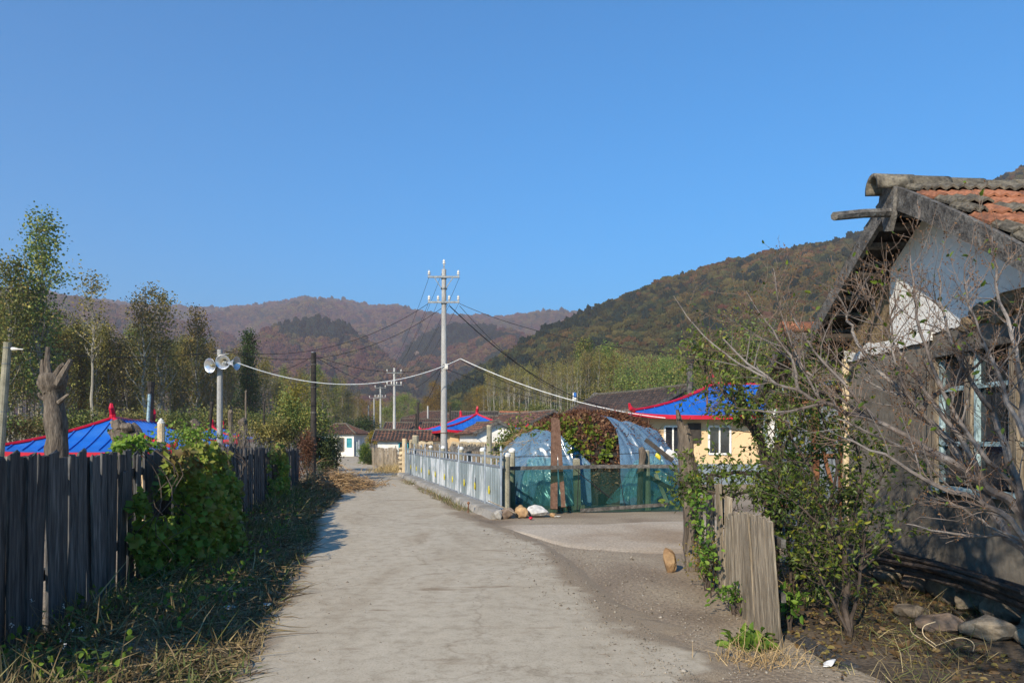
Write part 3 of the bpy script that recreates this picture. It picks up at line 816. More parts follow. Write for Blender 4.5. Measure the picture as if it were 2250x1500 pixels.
PROTO = {}
for i, (k, st) in enumerate([('green', 'green'), ('green', 'green'), ('sparse', 'sparse'), ('sparse', 'sparse'), ('bare', 'bare'), ('bare', 'bare'), ('cone', 'cone'), ('round', 'round'), ('round', 'round')]):
    PROTO.setdefault(k, []).append([poplar('poplar_tree' if st != 'round' else 'broadleaf_tree', 100 + i, 15.0, st), 0])
TREE_LABEL = {}
def plant(kind, px, topy, d, label, group, seed, mat=None, wid=1.0):
    r = R(seed)
    slot = PROTO[kind][seed % len(PROTO[kind])]
    x = (px - HX) / F * d; z0 = G(x, d)
    h = EYE + (HY - topy) / F * d - z0
    o = slot[0] if slot[1] == 0 else copy_tree(slot[0])
    slot[1] += 1
    o.location = (x, d, z0 - .05); o.rotation_euler = (0, 0, r.uniform(0, 6.28))
    s = h / 15.0
    o.scale = (s * wid * r.uniform(.9, 1.15), s * wid * r.uniform(.9, 1.15), s)
    tag(o, label, 'tree', group)
    if mat:
        for ch in o.children:
            if ch.name.startswith('crown'):
                ch.data = ch.data.copy() if ch.data.users > 1 else ch.data
                ch.data.materials.clear(); ch.data.materials.append(M[mat])
    return o

def woodland():
    r = R(7)
    top_l = ([-140, 0, 60, 90, 130, 170, 205, 250, 300, 345, 390, 430, 480, 520, 550, 580, 640, 700, 760, 800, 830], [620, 640, 640, 640, 690, 700, 715, 725, 722, 722, 728, 735, 750, 760, 760, 790, 800, 800, 830, 865, 885])
    dl = ([-140, 300, 560, 700, 830], [56, 66, 80, 100, 130])
    n = 0
    # landmark trees of the left wood
    for (px, ty, d, k, lab) in [(88, 488, 52, 'green', 'tallest leafy poplar, rising above the left edge of the wood'),
                                (22, 575, 50, 'green', 'leafy poplar at the left edge of the photo'),
                                (205, 606, 60, 'bare', 'thin poplar with loose brown top against the sky beside the tallest one'),
                                (318, 652, 60, 'sparse', 'bushy green poplar left of its twin behind the loudspeakers'),
                                (350, 648, 62, 'sparse', 'bushy green poplar right of its twin behind the loudspeakers'),
                                (430, 690, 66, 'sparse', 'olive poplar just left of the loudspeaker pole'),
                                (545, 726, 72, 'cone', 'dark green cone shaped tree just right of the loudspeakers')]:
        plant(k, px, ty, d, lab, None, 300 + n, wid=1.12 if k != 'cone' else 1.1); n += 1
    for row, (off, cnt) in enumerate([(0, 62), (9, 54), (22, 44)]):
        for i in range(cnt):
            px = -120 + 920 * (i + r.uniform(0, 1)) / cnt
            d = np.interp(px, *dl) + off + r.uniform(-3, 3)
            ty = np.interp(px, *top_l) + r.uniform(0, 45) + (0, 12, 25)[row] * 1.0
            k = r.choice(['sparse', 'bare', 'green', 'sparse'], p=[.34, .36, .14, .16])
            kw = {'sparse': 'loose brown poplar', 'bare': 'bare pale poplar', 'green': 'leafy green poplar'}[str(k)]
            rg = ('at the left edge behind the leaning pole', 'behind the dead pollard', 'behind the left blue roof', 'between the left blue roof and the loudspeakers', 'just right of the loudspeakers', 'behind the black wooden pole', 'left of the far power poles')[int(np.searchsorted([20, 180, 330, 470, 600, 700], px))]
            lb = '%s %s, %s row of the wood' % (kw, rg, ('front', 'middle', 'back')[row])
            plant(str(k), px, ty, d, lb, lb, 1000 + n); n += 1
    # grove on the right, pale bare stems
    top_r = ([1040, 1080, 1130, 1200, 1260, 1300, 1350, 1420, 1500, 1600, 1800], [850, 800, 800, 795, 770, 765, 770, 785, 790, 800, 800])
    for row, (d0, cnt) in enumerate([(92, 46), (103, 44), (116, 36)]):
        for i in range(cnt):
            px = 1060 + (760 if row else 440) * (i + r.uniform(0, 1)) / cnt
            ty = np.interp(px, *top_r) + r.uniform(0, 40)
            k = 'bare' if px < 1270 or r.uniform() < .55 else str(r.choice(['green', 'sparse']))
            if px > 1430: k = str(r.choice(['green', 'round', 'sparse']))
            kw = {'sparse': 'loose brown poplar', 'bare': 'bare pale poplar', 'green': 'leafy green poplar', 'round': 'bushy green tree'}[k]
            rg = ('just right of the tall pole', 'above the orange red roof', 'left of the small blue sign', 'above the barn roof', 'behind the grey flue', 'behind the right bushes')[int(np.searchsorted([1120, 1200, 1265, 1400, 1530], px))]
            lb = '%s %s, %s row of the grove' % (kw, rg, ('front', 'middle', 'back')[row])
            plant(k, px, ty, d0 + r.uniform(-4, 4), lb, lb, 2000 + n, wid=.9); n += 1
    for (px, ty, lab) in [(1285, 748, 'bright green poplar with dense crown in the right grove'), (1335, 760, 'broad green poplar next to the brightest one in the right grove')]:
        plant('green', px, ty, 96, lab, None, 2600 + n, wid=1.5); n += 1
    # rounded trees in the gap at the end of the valley
    spots = [(962, 848, 135, 'leaf_gold'), (890, 872, 120, None), (868, 880, 125, None), (915, 885, 130, None), (940, 880, 150, 'leaf_gold'), (830, 885, 140, 'leaf_gold'), (800, 885, 150, 'leaf_gold'), (1000, 885, 140, None), (1030, 870, 130, 'leaf_olive'), (1060, 855, 125, 'leaf_gold'), (1085, 880, 120, None), (1110, 880, 118, 'leaf_olive'), (780, 880, 150, 'leaf_olive'), (850, 900, 110, None), (1140, 890, 112, None), (760, 890, 120, None), (1045, 905, 105, None), (1180, 895, 110, 'leaf_olive')]
    for (px, ty, d, mt) in spots:
        col = {'leaf_gold': 'golden', 'leaf_olive': 'olive brown', None: 'green'}[mt]
        rg = ('left of the far power poles', 'behind the far power poles', 'between the far poles and the tall pole', 'just right of the tall pole', 'at the left end of the right grove')[int(np.searchsorted([815, 880, 975, 1065], px))]
        lb = '%s round crowned tree %s' % (col, rg); plant('round', px, ty, d, lb, lb, 2800 + n, mat=mt); n += 1
    for (px, ty, d) in [(1180, 870, 150), (1240, 850, 150), (1300, 840, 150), (1400, 830, 140), (1480, 800, 120), (1540, 790, 110), (1600, 790, 105), (1680, 780, 100), (1760, 760, 95), (1850, 760, 90)]:
        lb = '%s bushy tree at the hillside foot %s' % ('olive brown' if n % 2 else 'green', 'above the grove' if px < 1350 else 'above the barn' if px < 1520 else 'behind the right bushes'); plant('round', px, ty, d, lb, lb, 2900 + n, mat='leaf_olive' if n % 2 else None); n += 1
woodland()

# ------------------------------------------------------------------ houses
def patch(A, B, Cc, Dd, nu, nv, sag=.0, up=.0):
    """roof slope: eave A-B, ridge C-D (C above A); returns P[i][j], i along the eave, j up the slope"""
    A, B, Cc, Dd = map(np.array, (A, B, Cc, Dd)); out = []
    for i in range(nu + 1):
        u = i / nu; row = []
        for j in range(nv + 1):
            v = j / nv
            p = (A * (1 - u) + B * u) * (1 - v) + (Cc * (1 - u) + Dd * u) * v
            p[2] += -sag * 4 * v * (1 - v) + up * (1 - v) ** 2 * abs(2 * u - 1) ** 6
            row.append(p)
        out.append(row)
    return out

def house(name, label, c, rz, W, D, z0, eave, ridge, roof='brown', hipped=False, ov=.45, wall='plaster_white', up=0.0, sag=.06, trim=None, gable='plaster_white', cut_far=False):
    """walls and roof of a village house; local x runs along the ridge. returns root and a local-to-world function"""
    root = thing(name, label, 'house', (c[0], c[1], z0))
    m = Matrix.Rotation(rz, 3, 'Z')
    def w(x, y, z): 
        p = m @ Vector((x, y, 0)); return Vector((p.x + c[0], p.y + c[1], z))
    hw, hd = W / 2, D / 2
    iw, idp = hw - ov, hd - ov
    slope = (ridge - eave) / hd
    wt = eave + slope * ov - .06
    t = .2
    for (a, b) in (((-iw, -idp), (iw, -idp)), ((iw, -idp), (iw, idp)), ((iw, idp), (-iw, idp)), ((-iw, idp), (-iw, -idp))):
        mb = MB(); a3, b3 = w(*a, z0), w(*b, z0); dirn = (b3 - a3).normalized(); nrm = Vector((-dirn.y, dirn.x, 0)) * t
        top = Vector((0, 0, wt - z0)); low = Vector((0, 0, -.3))
        mb.add([a3 + low, b3 + low - dirn * 0, b3 + top, a3 + top, a3 + low + nrm + dirn * t, b3 + low + nrm - dirn * t, b3 + top + nrm - dirn * t, a3 + top + nrm + dirn * t], [(0, 1, 2, 3), (5, 4, 7, 6), (3, 2, 6, 7), (0, 4, 5, 1)])
        mb.build('wall', M[wall], root)
    rl = hw if not hipped else max(hw - hd * 1.0, .6)
    mats = dict(brown='tile_brown', red='tile_red', grey='tile_grey', blue='roof_blue', bark='bark_roof')
    rm = M[mats[roof]]
    slopes = [((-hw, -hd), (hw, -hd), (-rl, 0), (rl, 0)), ((hw, hd), (-hw, hd), (rl, 0), (-rl, 0))]
    if hipped: slopes += [((hw, -hd), (hw, hd), (rl, 0), (rl, 0)), ((-hw, hd), (-hw, -hd), (-rl, 0), (-rl, 0))]
    for (A, B, Cc, Dd) in slopes:
        L = math.dist(A, B)
        PA, PB, PC, PD = w(*A, eave), w(*B, eave), w(*Cc, ridge), w(*Dd, ridge)
        if roof == 'blue':
            P = patch(PA, PB, PC, PD, 24, 8, sag, up)
            sp = MB().grid(P).build('roof_sheet', rm, root); solid(sp, .05)
            n = max(4, int(L / .42)); rb = MB()
            ins = (L - math.dist(Cc, Dd)) / 2                 # how far the hip runs in from each eave corner
            for k in range(1, n):
                sx_ = L * k / n
                vm = 1.0 if ins < .01 else min(1.0, sx_ / ins, (L - sx_) / ins)
                Q = []
                for v in np.linspace(0, vm, 7):
                    wv_ = L - 2 * ins * v; u_ = .5 if wv_ < .02 else min(1, max(0, (sx_ - ins * v) / wv_))
                    p = (np.array(PA) * (1 - u_) + np.array(PB) * u_) * (1 - v) + (np.array(PC) * (1 - u_) + np.array(PD) * u_) * v
                    p[2] += -sag * 4 * v * (1 - v) + up * (1 - v) ** 2 * abs(2 * u_ - 1) ** 6 + .045
                    Q.append(p)
                for q0, q1 in zip(Q[:-1], Q[1:]): rb.bar(q0, q1, .03, .045)
            rb.build('standing_seams', rm, sp, kind='stuff')
            fa = MB()
            for q0, q1 in zip(P[:-1], P[1:]):
                fa.bar(np.array(q0[0]) + [0, 0, -.10], np.array(q1[0]) + [0, 0, -.10], .06, .15)
            fa.build('fascia', M['trim_red'], root)
        else:
            # courses of tiles: each course overlaps the one below, waves across it
            nv = max(6, int(math.hypot(D / 2, ridge - eave) / .26)); nu = max(10, int(L / .24)) * 3
            P = patch(PA, PB, PC, PD, nu, nv * 2, sag, up)
            mb = MB(); r = R(int(abs(c[0] * 31 + c[1] * 7)) + len(root.children))
            jit = r.uniform(-.012, .012, (nu // 3 + 2, nv + 1))
            for j in range(nv):
                rowA, rowB = [], []
                for i in range(nu + 1):
                    wv = .025 * math.cos(i * 2 * math.pi / 3) + jit[i // 3, j]
                    a = np.array(P[i][j * 2]) + [0, 0, .055 + wv]; b = np.array(P[i][j * 2 + 2]) + [0, 0, .012 + wv * .6]
                    rowA.append(a); rowB.append(b)
                lowr = [a - np.array([0, 0, .05]) for a in rowA]
                mb.grid([lowr, rowA, rowB])
            mb.build('tile_courses', rm, root, kind='stuff')
            solid(MB().grid(patch(PA, PB, PC, PD, 6, 4, sag, up)).build('roof_deck', M['wood_black'], root), .08)
    # ridge, hips
    tm = M['trim_red'] if roof == 'blue' else M['tile_moss'] if roof != 'red' else M['tile_red']
    rr = .085 if roof == 'blue' else .10
    MB().tube([w(-rl, 0, ridge + .04), w(0, 0, ridge + (.0 if not sag else -.02)), w(rl, 0, ridge + .04)], rr, 8).build('ridge_cap', tm, root)
    if hipped:
        for (A, Cx) in (((-hw, -hd), -rl), ((hw, -hd), rl), ((hw, hd), rl), ((-hw, hd), -rl)):
            P = patch(w(*A, eave), w(*A, eave), w(Cx, 0, ridge), w(Cx, 0, ridge), 1, 10, sag, up)[0]
            MB().tube([np.array(q) + [0, 0, .05] for q in P], rr * .85, 6).build('hip_cap', tm, root)
            if up:
                a = np.array(P[0]); o = unit(a - np.array(P[1]))
                MB().tube([a + [0, 0, .05], a + o * .18 + [0, 0, .14], a + o * .26 + [0, 0, .34]], [.10, .09, .04], 6).build('corner_finial', tm, root)
        if up:
            for sx in (-1, 1):
                a = w(sx * rl, 0, ridge)
                f = w(sx * (rl + .25), 0, ridge)
                MB().tube([a, a + Vector((0, 0, .20)), a * .4 + f * .6 + Vector((0, 0, .42)), a * .5 + f * .5 + Vector((0, 0, .56))], [.12, .11, .09, .05], 6).build('ridge_finial', tm, root)
    else:
        for sx in (-1, 1):
            a, b, e = w(sx * (iw), -idp, wt), w(sx * iw, idp, wt), w(sx * iw, 0, ridge - .06)
            dirx = w(sx * (iw - .15), 0, 0) - w(sx * iw, 0, 0)
            mb = MB(); mb.add([a, b, e, a + dirx, b + dirx, e + dirx], [(0, 1, 2), (3, 5, 4), (0, 3, 4, 1)])
            mb.build('gable', M[gable], root)
            for sy in (-1, 1):
                MB().bar(w(sx * hw, sy * hd, eave - .02), w(sx * hw, 0, ridge - .02), .05, .16).build('verge_board', M['wood_grey'] if roof != 'red' else M['wood_warm'], root)
    return root, w, (iw, idp, wt)

def window(root, w, side, u, z, wd, ht, ext, frame='whitecap', pane='glass', mull=1, name='window', deep=.05):
    """a framed window on a wall: side 0 front (-y), 1 right (+x), 3 left (-x)"""
    iw, idp, _ = ext
    def q(a, zz, out):
        if side == 0: return w(a, -idp - out, zz)
        if side == 1: return w(iw + out, a, zz)
        return w(-iw - out, a, zz)
    f = MB(); t = .07
    for (a0, z0_, a1, z1_) in ((u - wd / 2, z, u + wd / 2, z), (u - wd / 2, z + ht, u + wd / 2, z + ht), (u - wd / 2, z, u - wd / 2, z + ht), (u + wd / 2, z, u + wd / 2, z + ht)):
        f.bar(q(a0, z0_, .03), q(a1, z1_, .03), t, t)
    for k in range(mull):
        a = u - wd / 2 + wd * (k + 1) / (mull + 1); f.bar(q(a, z, .03), q(a, z + ht, .03), t * .8, t * .8)
    fo = f.build(name, M[frame], root)
    p = MB(); p.add([q(u - wd / 2, z, .012), q(u + wd / 2, z, .012), q(u + wd / 2, z + ht, .012), q(u - wd / 2, z + ht, .012)], [(0, 1, 2, 3)])
    p.build('pane', M[pane], fo)
    return fo

def chimney(root_label, px, ytop, ybot, d, wpx, mat, lean=0, label=None, group=None):
    a, b = at(px - lean, ybot, d), at(px, ytop, d)
    rad = wpx / F * d / 2
    root = thing('chimney_pipe', label, 'chimney', tuple(a), group)
    MB().tube([a, (a + b) / 2, b], [rad, rad * .95, rad], 8).build('pipe', M[mat], root)
    MB().tube([b - Vector((0, 0, rad)), b + Vector((0, 0, rad * .6))], rad * 1.25, 8).build('cap', M['wood_black'], root)
    return root

RD = math.atan2(1, -.21)
# the blue roofed house behind the plank fence on the left
hb, wb, eb = house('village_house', 'cream house with bright blue roof and red trim behind the left plank fence', (-14.75, 28.9), math.atan2(1, -.18), 10.2, 5.4, -1.1, 1.30, 2.42, 'blue', True, .5, 'cream', up=.10, sag=.09)
window(hb, wb, 3, -.9, -.15, 1.2, 1.1, eb, mull=2)
window(hb, wb, 3, 1.0, -.15, .9, 1.1, eb)
# small blue roof beyond it
h2, w2, e2 = house('village_house', 'small blue roofed house peeping out left of the loudspeaker pole', (-19.3, 48.5), math.atan2(1, -.18), 6.5, 3.6, -1.1, 1.75, 2.45, 'blue', True, .4, 'cream', up=.10, sag=.08)
window(h2, w2, 3, 0, .2, .9, .9, e2)
# cream house at right behind the bushes
h3, w3, e3 = house('village_house', 'cream house with blue roof and red upturned eave beside the plastic covered heap', (10.4, 31.0), math.radians(-4), 11.2, 7.4, 0, 2.62, 4.0, 'blue', True, .7, 'cream', up=.12, sag=.14)
MB().box(w3(0, -e3[1] - .02, .38), (e3[0] * 2 + .06, .06, .78), math.radians(-4)).build('plinth', M['plinth'], h3)
for u in (-4.05, -2.3, -.3, 2.0): window(h3, w3, 0, u, 1.15, .62 if u < -4 else .8, 1.05, e3, mull=1)
MB().box(w3(-3.25, -e3[1] - .05, 1.95), (.5, .06, .75), math.radians(-4)).build('wall_panel', M['wood_black'], h3)
# blue roof in the middle, behind the tall pole
h4, w4, e4 = house('village_house', 'blue roofed house with red hips behind the tall concrete pole', (-3.05, 51.8), math.atan2(1, -.24), 11.6, 5.2, 0, 2.32, 3.36, 'blue', True, .5, 'cream', up=.12, sag=.12)
for u in (-2.0, .3, 2.5): window(h4, w4, 0, u, .8, .9, 1.0, e4, mull=1, frame='teal')
# white gable store in front of it
h5, w5, e5 = house('store_house', 'low white gabled store with brown tiles beside the tall pole', (-1.45, 43.2), math.atan2(1, -.25), 6.0, 2.9, 0, 2.03, 2.72, 'brown', False, .3, 'plaster_white')
window(h5, w5, 0, -2.0, .9, 1.1, .75, e5, mull=2, frame='blue_paint')
window(h5, w5, 0, .3, .9, .8, .75, e5, mull=1, frame='blue_paint')
# far white house at the bend
h6, w6, e6 = house('village_house', 'white house with hipped brown tile roof at the road bend', (-18.3, 79), math.radians(-14), 5.6, 4.4, 0, 2.36, 3.45, 'brown', True, .4, 'plaster_white')
window(h6, w6, 0, .9, .55, .8, 1.4, e6, mull=0, frame='wood_warm', name='door'); window(h6, w6, 0, -1.1, 1.1, .7, .8, e6, frame='blue_paint')
window(h6, w6, 0, 1.9, 1.0, .5, .9, e6, frame='teal', pane='teal', mull=0, name='shutter')
# long low house with teal door
h7, w7, e7 = house('village_house', 'long low white house with brown tiles and a teal window frame', (-5.9, 51.0), math.radians(3), 7.0, 3.6, -.55, 1.66, 2.35, 'brown', False, .35, 'plaster_white')
window(h7, w7, 0, -1.15, .55, 1.15, .95, e7, frame='teal', mull=1)
# brown roofs stacked up behind
h8, w8, e8 = house('village_house', 'dark timber house with brown tiles behind the long low house', (-9.3, 73), math.radians(2), 6.4, 3.8, .8, 2.68, 3.42, 'brown', False, .35, 'wood_black', gable='wood_black')
h9, w9, e9 = house('village_house', 'hipped brown roof house highest among the roofs left of the tall pole', (-10.0, 95), math.radians(-6), 7.4, 5.2, 1.6, 4.45, 5.45, 'brown', True, .4, 'plaster_white')
window(h9, w9, 0, 1.2, 2.8, 1.0, 1.0, e9, frame='blue_paint')
h10, w10, e10 = house('village_house', 'brown roofed house just below the highest roof left of the tall pole', (-9.2, 85.5), math.radians(2), 7.2, 4.2, 1.5, 3.35, 4.15, 'brown', False, .35, 'plaster_grey', gable='wood_black')
h11, w11, e11 = house('village_house', 'house with clean orange red tile roof right of the tall pole', (.65, 67.5), math.radians(-5), 3.6, 3.6, 1.0, 3.45, 4.25, 'red', False, .3, 'plaster_white')
h12, w12, e12 = house('village_house', 'grey shingled house behind the blue roof right of the tall pole', (-4.2, 82), math.radians(4), 5.4, 4.4, 1.5, 3.9, 4.85, 'grey', False, .35, 'plaster_grey', gable='wood_black')
h13, w13, e13 = house('village_house', 'long brown roofed house left of the leafy heap', (1.0, 57), math.atan2(1, -.5), 9.0, 4.6, .4, 2.75, 3.8, 'brown', False, .35, 'plaster_white', gable='wood_black')
h15, w15, e15 = house('village_house', 'low brown roofed shed with pale fascia left of the orange roof', (-.6, 60.5), math.radians(-12), 4.8, 3.0, .4, 2.95, 3.65, 'brown', False, .35, 'plaster_white', gable='wood_black')
# old dark house behind the heap
h14, w14, e14 = house('old_barn', 'old dark barn with bark roof and board gable behind the plastic covered heap', (7.0, 41.0), math.radians(-65), 9.0, 4.8, 0, 3.2, 4.4, 'bark', False, .5, 'wood_black', gable='wood_warm', sag=.1)
MB().bar(w14(-4.4, -2.42, 3.17), w14(4.4, -2.42, 3.17), .08, .2).build('fascia', M['wood_grey'], h14)
for k in range(16):
    y_ = -1.75 + 3.5 * k / 15; MB().bar(w14(4.08, y_, 2.9), w14(4.08, y_, 4.3 - abs(y_) * .50), .17, .03, (0, 1, 0)).build('gable_board', M['wood_warm'], h14)
sk = MB(); rr_ = R(14)
for k in range(150):
    u = -3.9 + 7.8 * k / 150
    sk.bar(w14(u, -e14[1] - .05, .02), w14(u + rr_.normal() * .02, -e14[1] - .05 - rr_.uniform(0, .03), 2.75 + rr_.normal() * .04), .034)
sk.build('stick_wall', M['wood_warm'], h14, kind='stuff')
for zz in (1.55, 2.72): MB().bar(w14(-4.0, -e14[1] - .10, zz), w14(4.0, -e14[1] - .10, zz), .05, .08).build('wall_rail', M['wood_warm'], h14)
for u in (-3.9, -1.2, 1.6, 4.1): MB().bar(w14(u, -2.25, 0), w14(u, -2.25, 3.1), .13).build('porch_post', M['wood_black'], h14)
MB().tube([w14(-4.6, -.3, 4.24), w14(-4.55, 0, 4.48), w14(-4.3, .1, 4.46)], [.10, .14, .10], 6).build('ridge_end', M['wood_grey'], h14)

chimney(0, 332, 842, 930, 31, 13, 'wood_black', 2, 'black wooden flue on the left blue roof')
chimney(0, 329, 862, 930, 30.2, 7, 'blue_paint', 4, 'pale blue stove pipe in front of the black flue')
chimney(0, 466, 884, 955, 38, 7, 'wood_black', 6, 'leaning black stove pipe left of the loudspeaker pole')
chimney(0, 580, 884, 950, 55, 5, 'wood_black', 0, 'thin dark stove pipe rising from the left bushes')
chimney(0, 919, 885, 950, 62, 5, 'wood_black', 0, 'tall black stove pipe left of the tall pole')
chimney(0, 914, 910, 950, 62.5, 5, 'wood_black', 0, 'short black stove pipe beside the tall one')
chimney(0, 989, 893, 925, 72, 5, 'wood_black', 0, 'black stove pipe just right of the tall pole')
chimney(0, 1516, 790, 900, 36.5, 15, 'wood_grey', 0, 'square grey flue behind the right bushes')
chimney(0, 1554, 820, 905, 27.5, 4, 'rust', 0, 'thin rusty pipe standing before the blue eave')

# ------------------------------------------------------------------ the old house on the right
def near_house():
    XW, XV, YR = 4.54, 4.11, 8.0
    root = thing('old_house', 'old tiled house with peeling white gable and grey wall at right', 'house', (XW, YR, 0))
    def prof(s): return 4.40 - .52 * s - .03 * s * s
    y0, y1 = 5.7, 10.0
    X2 = 9.0
    wy0, wy1, wz0, wz1 = 5.95, 7.9, 1.17, 2.55
    t = .25
    # grey rendered lower wall with the window opening left free
    g = MB()
    def slab(ya, yb, za, zb, mbx, x=XW, th=t):
        mbx.box((x + th / 2, (ya + yb) / 2, (za + zb) / 2), (th, yb - ya, zb - za))
    # wavy rendered face made as a grid
    def face(ya, yb, za, zb, mbx, x):
        ny, nz = max(2, int((yb - ya) / .08)), max(2, int((zb - za) / .08))
        P = [[(x + (fbm((ya + (yb - ya) * i / ny) * 1.6, (za + (zb - za) * j / nz) * 1.6, 3) - .5) * .035, ya + (yb - ya) * i / ny, za + (zb - za) * j / nz) for j in range(nz + 1)] for i in range(ny + 1)]
        mbx.grid([r_[::-1] for r_ in P])
    for a in ((wy1, y1, .1, 2.78), (y0, wy0, .1, 2.78), (wy0, wy1, .1, wz0), (wy0, wy1, wz1, 2.78)):
        slab(a[0], a[1], a[2], a[3], g, XW + .03, t - .03); face(*a, g, XW)
    g.build('gable_wall', M['plaster_grey'], root)
    b = MB(); b.box((6.7, y1 - .12, 1.4), (4.0, .24, 2.7)); b.build('back_wall', M['plaster_grey'], root)
    b = MB(); b.box((6.7, y0 + .12, 1.4), (4.0, .24, 2.7)); b.build('front_wall', M['plaster_grey'], root)
    b = MB(); b.box((5.6, 7.9, 1.35), (.1, 4.0, 2.5)); b.build('inner_wall', M['dark'], root)
    # white plaster gable above the tie beam, torn lower edge
    n = 60; top, bot = [], []
    for i in range(n + 1):
        y = y0 + .1 + (8.86 - y0 - .1) * i / n
        s = abs(y - YR)
        top.append((XW + .01, y, prof(s) - .22))
        tear = 2.80 + .05 * (fbm(y * 3, 1, 2) - .5) + (.22 * float(sstep(7.6, 6.9, y)) * (.6 + .8 * float(vnoise(y * 5, 0, 3)))) + .10 * float(sstep(8.5, 8.9, y))
        bot.append((XW + .01, y, tear))
    P = [[tuple(np.array(bot[i]) * (1 - k / 8) + np.array(top[i]) * k / 8 + np.array([-.012 * math.sin(math.pi * k / 8), 0, 0])) for k in range(9)] for i in range(n + 1)]
    solid(MB().grid([r_[::-1] for r_ in P]).build('white_gable', M['plaster_white'], root), .03)
    # mud core that shows where plaster fell off
    mud = MB(); P = []
    for i in range(41):
        y = y0 + (y1 - y0) * i / 40
        zt = prof(abs(y - YR)) - .2
        P.append([(XW + .035 + (fbm(y * 4, k * .9, 6) - .5) * .05, y, 2.72 + (zt - 2.72) * k / 8) for k in range(9)])
    mud.grid([r_[::-1] for r_ in P]); solid(mud.build('mud_gable', M['mud'], root), .03)
    # torn white stripe of old paint under the gable
    P = []
    for i in range(61):
        y = 7.95 + (y1 + .02 - 7.95) * i / 60
        h = .05 + .10 * vnoise(y * 3.1, 0, 4) + .03 * vnoise(y * 9, 0, 7)
        P.append([(XW - .028, y, 2.74 - .015 * (y - 8) - .02 * vnoise(y * 9, 3, 1)), (XW - .034, y, 2.74 + h - .015 * (y - 8))])
    solid(MB().grid([r_[::-1] for r_ in P]).build('plaster_stripe', M['plaster_white'], root), .02)
    # dark clods of fallen mud above the window
    for i in range(9):
        o = link('mud_clod', stone_mesh('mud_clod', 200 + i, (.14, .35, .16), 2, .6), M['mud'], root)
        y = 6.05 + i * .16; o.location = (-.02, y - YR, 2.86 + .06 * math.sin(i * 2.1))
    # corner post painted white
    MB().tube([(XW - .02, y1 + .02, 0), (XW - .02, y1, 1.4), (XW - .02, y1 + .01, 2.75)], [.05, .045, .05], 8).build('corner_post', M['tanconc'], root)
    # ---- window
    wf = MB(); x = XW - .02
    for (ya, yb, za, zb) in ((wy1 - .09, wy1 + .05, wz0 - .06, wz1 + .05), (wy0 - .05, wy0 + .07, wz0, wz1)):
        wf.box((x, (ya + yb) / 2, (za + zb) / 2), (.12, yb - ya, zb - za))
    fr = wf.build('window', M['wood_warm'], root)
    MB().box((x - .004, (wy0 + wy1) / 2, wz1 + .01), (.14, wy1 - wy0 - .15, .07)).build('lintel', M['wood_grey'], fr)
    MB().box((x - .01, (wy0 + wy1) / 2, wz0 - .02), (.16, wy1 - wy0 - .15, .06)).build('sill', M['blue_paint'], fr)
    for yy, wd in ((7.28, .10), (6.62, .10)): MB().box((x, yy, (wz0 + wz1) / 2), (.08, wd, wz1 - wz0 - .08)).build('mullion', M['wood_warm'], fr)
    for zz in (2.18, 1.62): MB().box((x + .015, (wy0 + wy1) / 2, zz), (.05, wy1 - wy0 - .1, .045)).build('transom', M['blue_paint'], fr)
    for yy in (7.79, 7.20, 7.36, 6.70): MB().box((x + .012, yy, (wz0 + wz1) / 2), (.05, .035, wz1 - wz0 - .1)).build('casement_stile', M['blue_paint'], fr)
    for (ya, yb) in ((7.36, 7.80), (6.70, 7.2), (6.05, 6.55)):
        for (za, zb) in ((1.2, 1.6), (1.65, 2.15), (2.2, 2.5)):
            p = MB(); p.add([(x + .035, yb, za), (x + .035, ya, za), (x + .035, ya, zb), (x + .035, yb, zb)], [(0, 1, 2, 3)]); p.build('pane', M['glass'], fr)
    # ---- foundation stones
    r = R(33); yy = 5.6
    while yy < 10.1:
        L = r.uniform(.3, .62); hgt = r.uniform(.20, .30)
        o = link('foundation_stone', stone_mesh('foundation_stone', int(r.integers(1e6)), (.34, L * 1.08, hgt), 3, .3), M['rock'] if r.uniform() < .6 else M['rock_red'], root)
        o.location = (-.10 + r.uniform(-.04, .03), yy + L / 2 - YR, hgt * .42); o.rotation_euler = (r.uniform(-.1, .1), r.uniform(-.1, .1), r.uniform(-.1, .1))
        yy += L * .96
    # ---- roof: deck, purlins, boards, tiles
    for sg, nm in ((-1, 'near'), (1, 'far')):
        P = []
        for i in range(15):
            s = 2.7 * i / 14
            P.append([(XV + .05, YR + sg * s, prof(s) - .05), (X2, YR + sg * s, prof(s) - .05)])
        if sg > 0: P = P[::-1]
        solid(MB().grid(P).build('roof_deck', M['wood_black'], root), .06)
        # verge board on the gable edge
        V, F_ = [], []
        for i in range(17):
            s = .05 + 2.68 * i / 16; wdt = .25 - .05 * i / 16; z = prof(s) + .02
            for xx in (XV - .025, XV + .025):
                V += [(xx, YR + sg * s, z), (xx, YR + sg * s, z - wdt)]
        for i in range(16):
            a = i * 4; b_ = a + 4
            F_ += [(a, a + 1, b_ + 1, b_), (a + 2, b_ + 2, b_ + 3, a + 3), (a, b_, b_ + 2, a + 2), (a + 1, a + 3, b_ + 3, b_ + 1)]
        MB().add(V, F_).build('verge_board', M['wood_grey'], root)
    r = R(8)
    for k in range(9):                                   # soffit boards and purlin ends under the far slope
        s = .35 + .27 * k
        MB().bar((XV + .02, YR + s, prof(s) - .14 + r.normal() * .01), (XW + .1, YR + s, prof(s) - .14), .10 + r.uniform(0, .06), .05).build('soffit_board', M['wood_grey'], root)
        if k < 8: MB().bar((XV + .04, YR - s, prof(s) - .15), (XW + .1, YR - s, prof(s) - .15), .12, .06).build('soffit_board', M['wood_black'], root)
    for s in (.95, 1.95):
        MB().tube([(XV + .03, YR + s, prof(s) - .24), (XW + .2, YR + s, prof(s) - .24)], .065, 8).build('purlin', M['wood_black'], root)
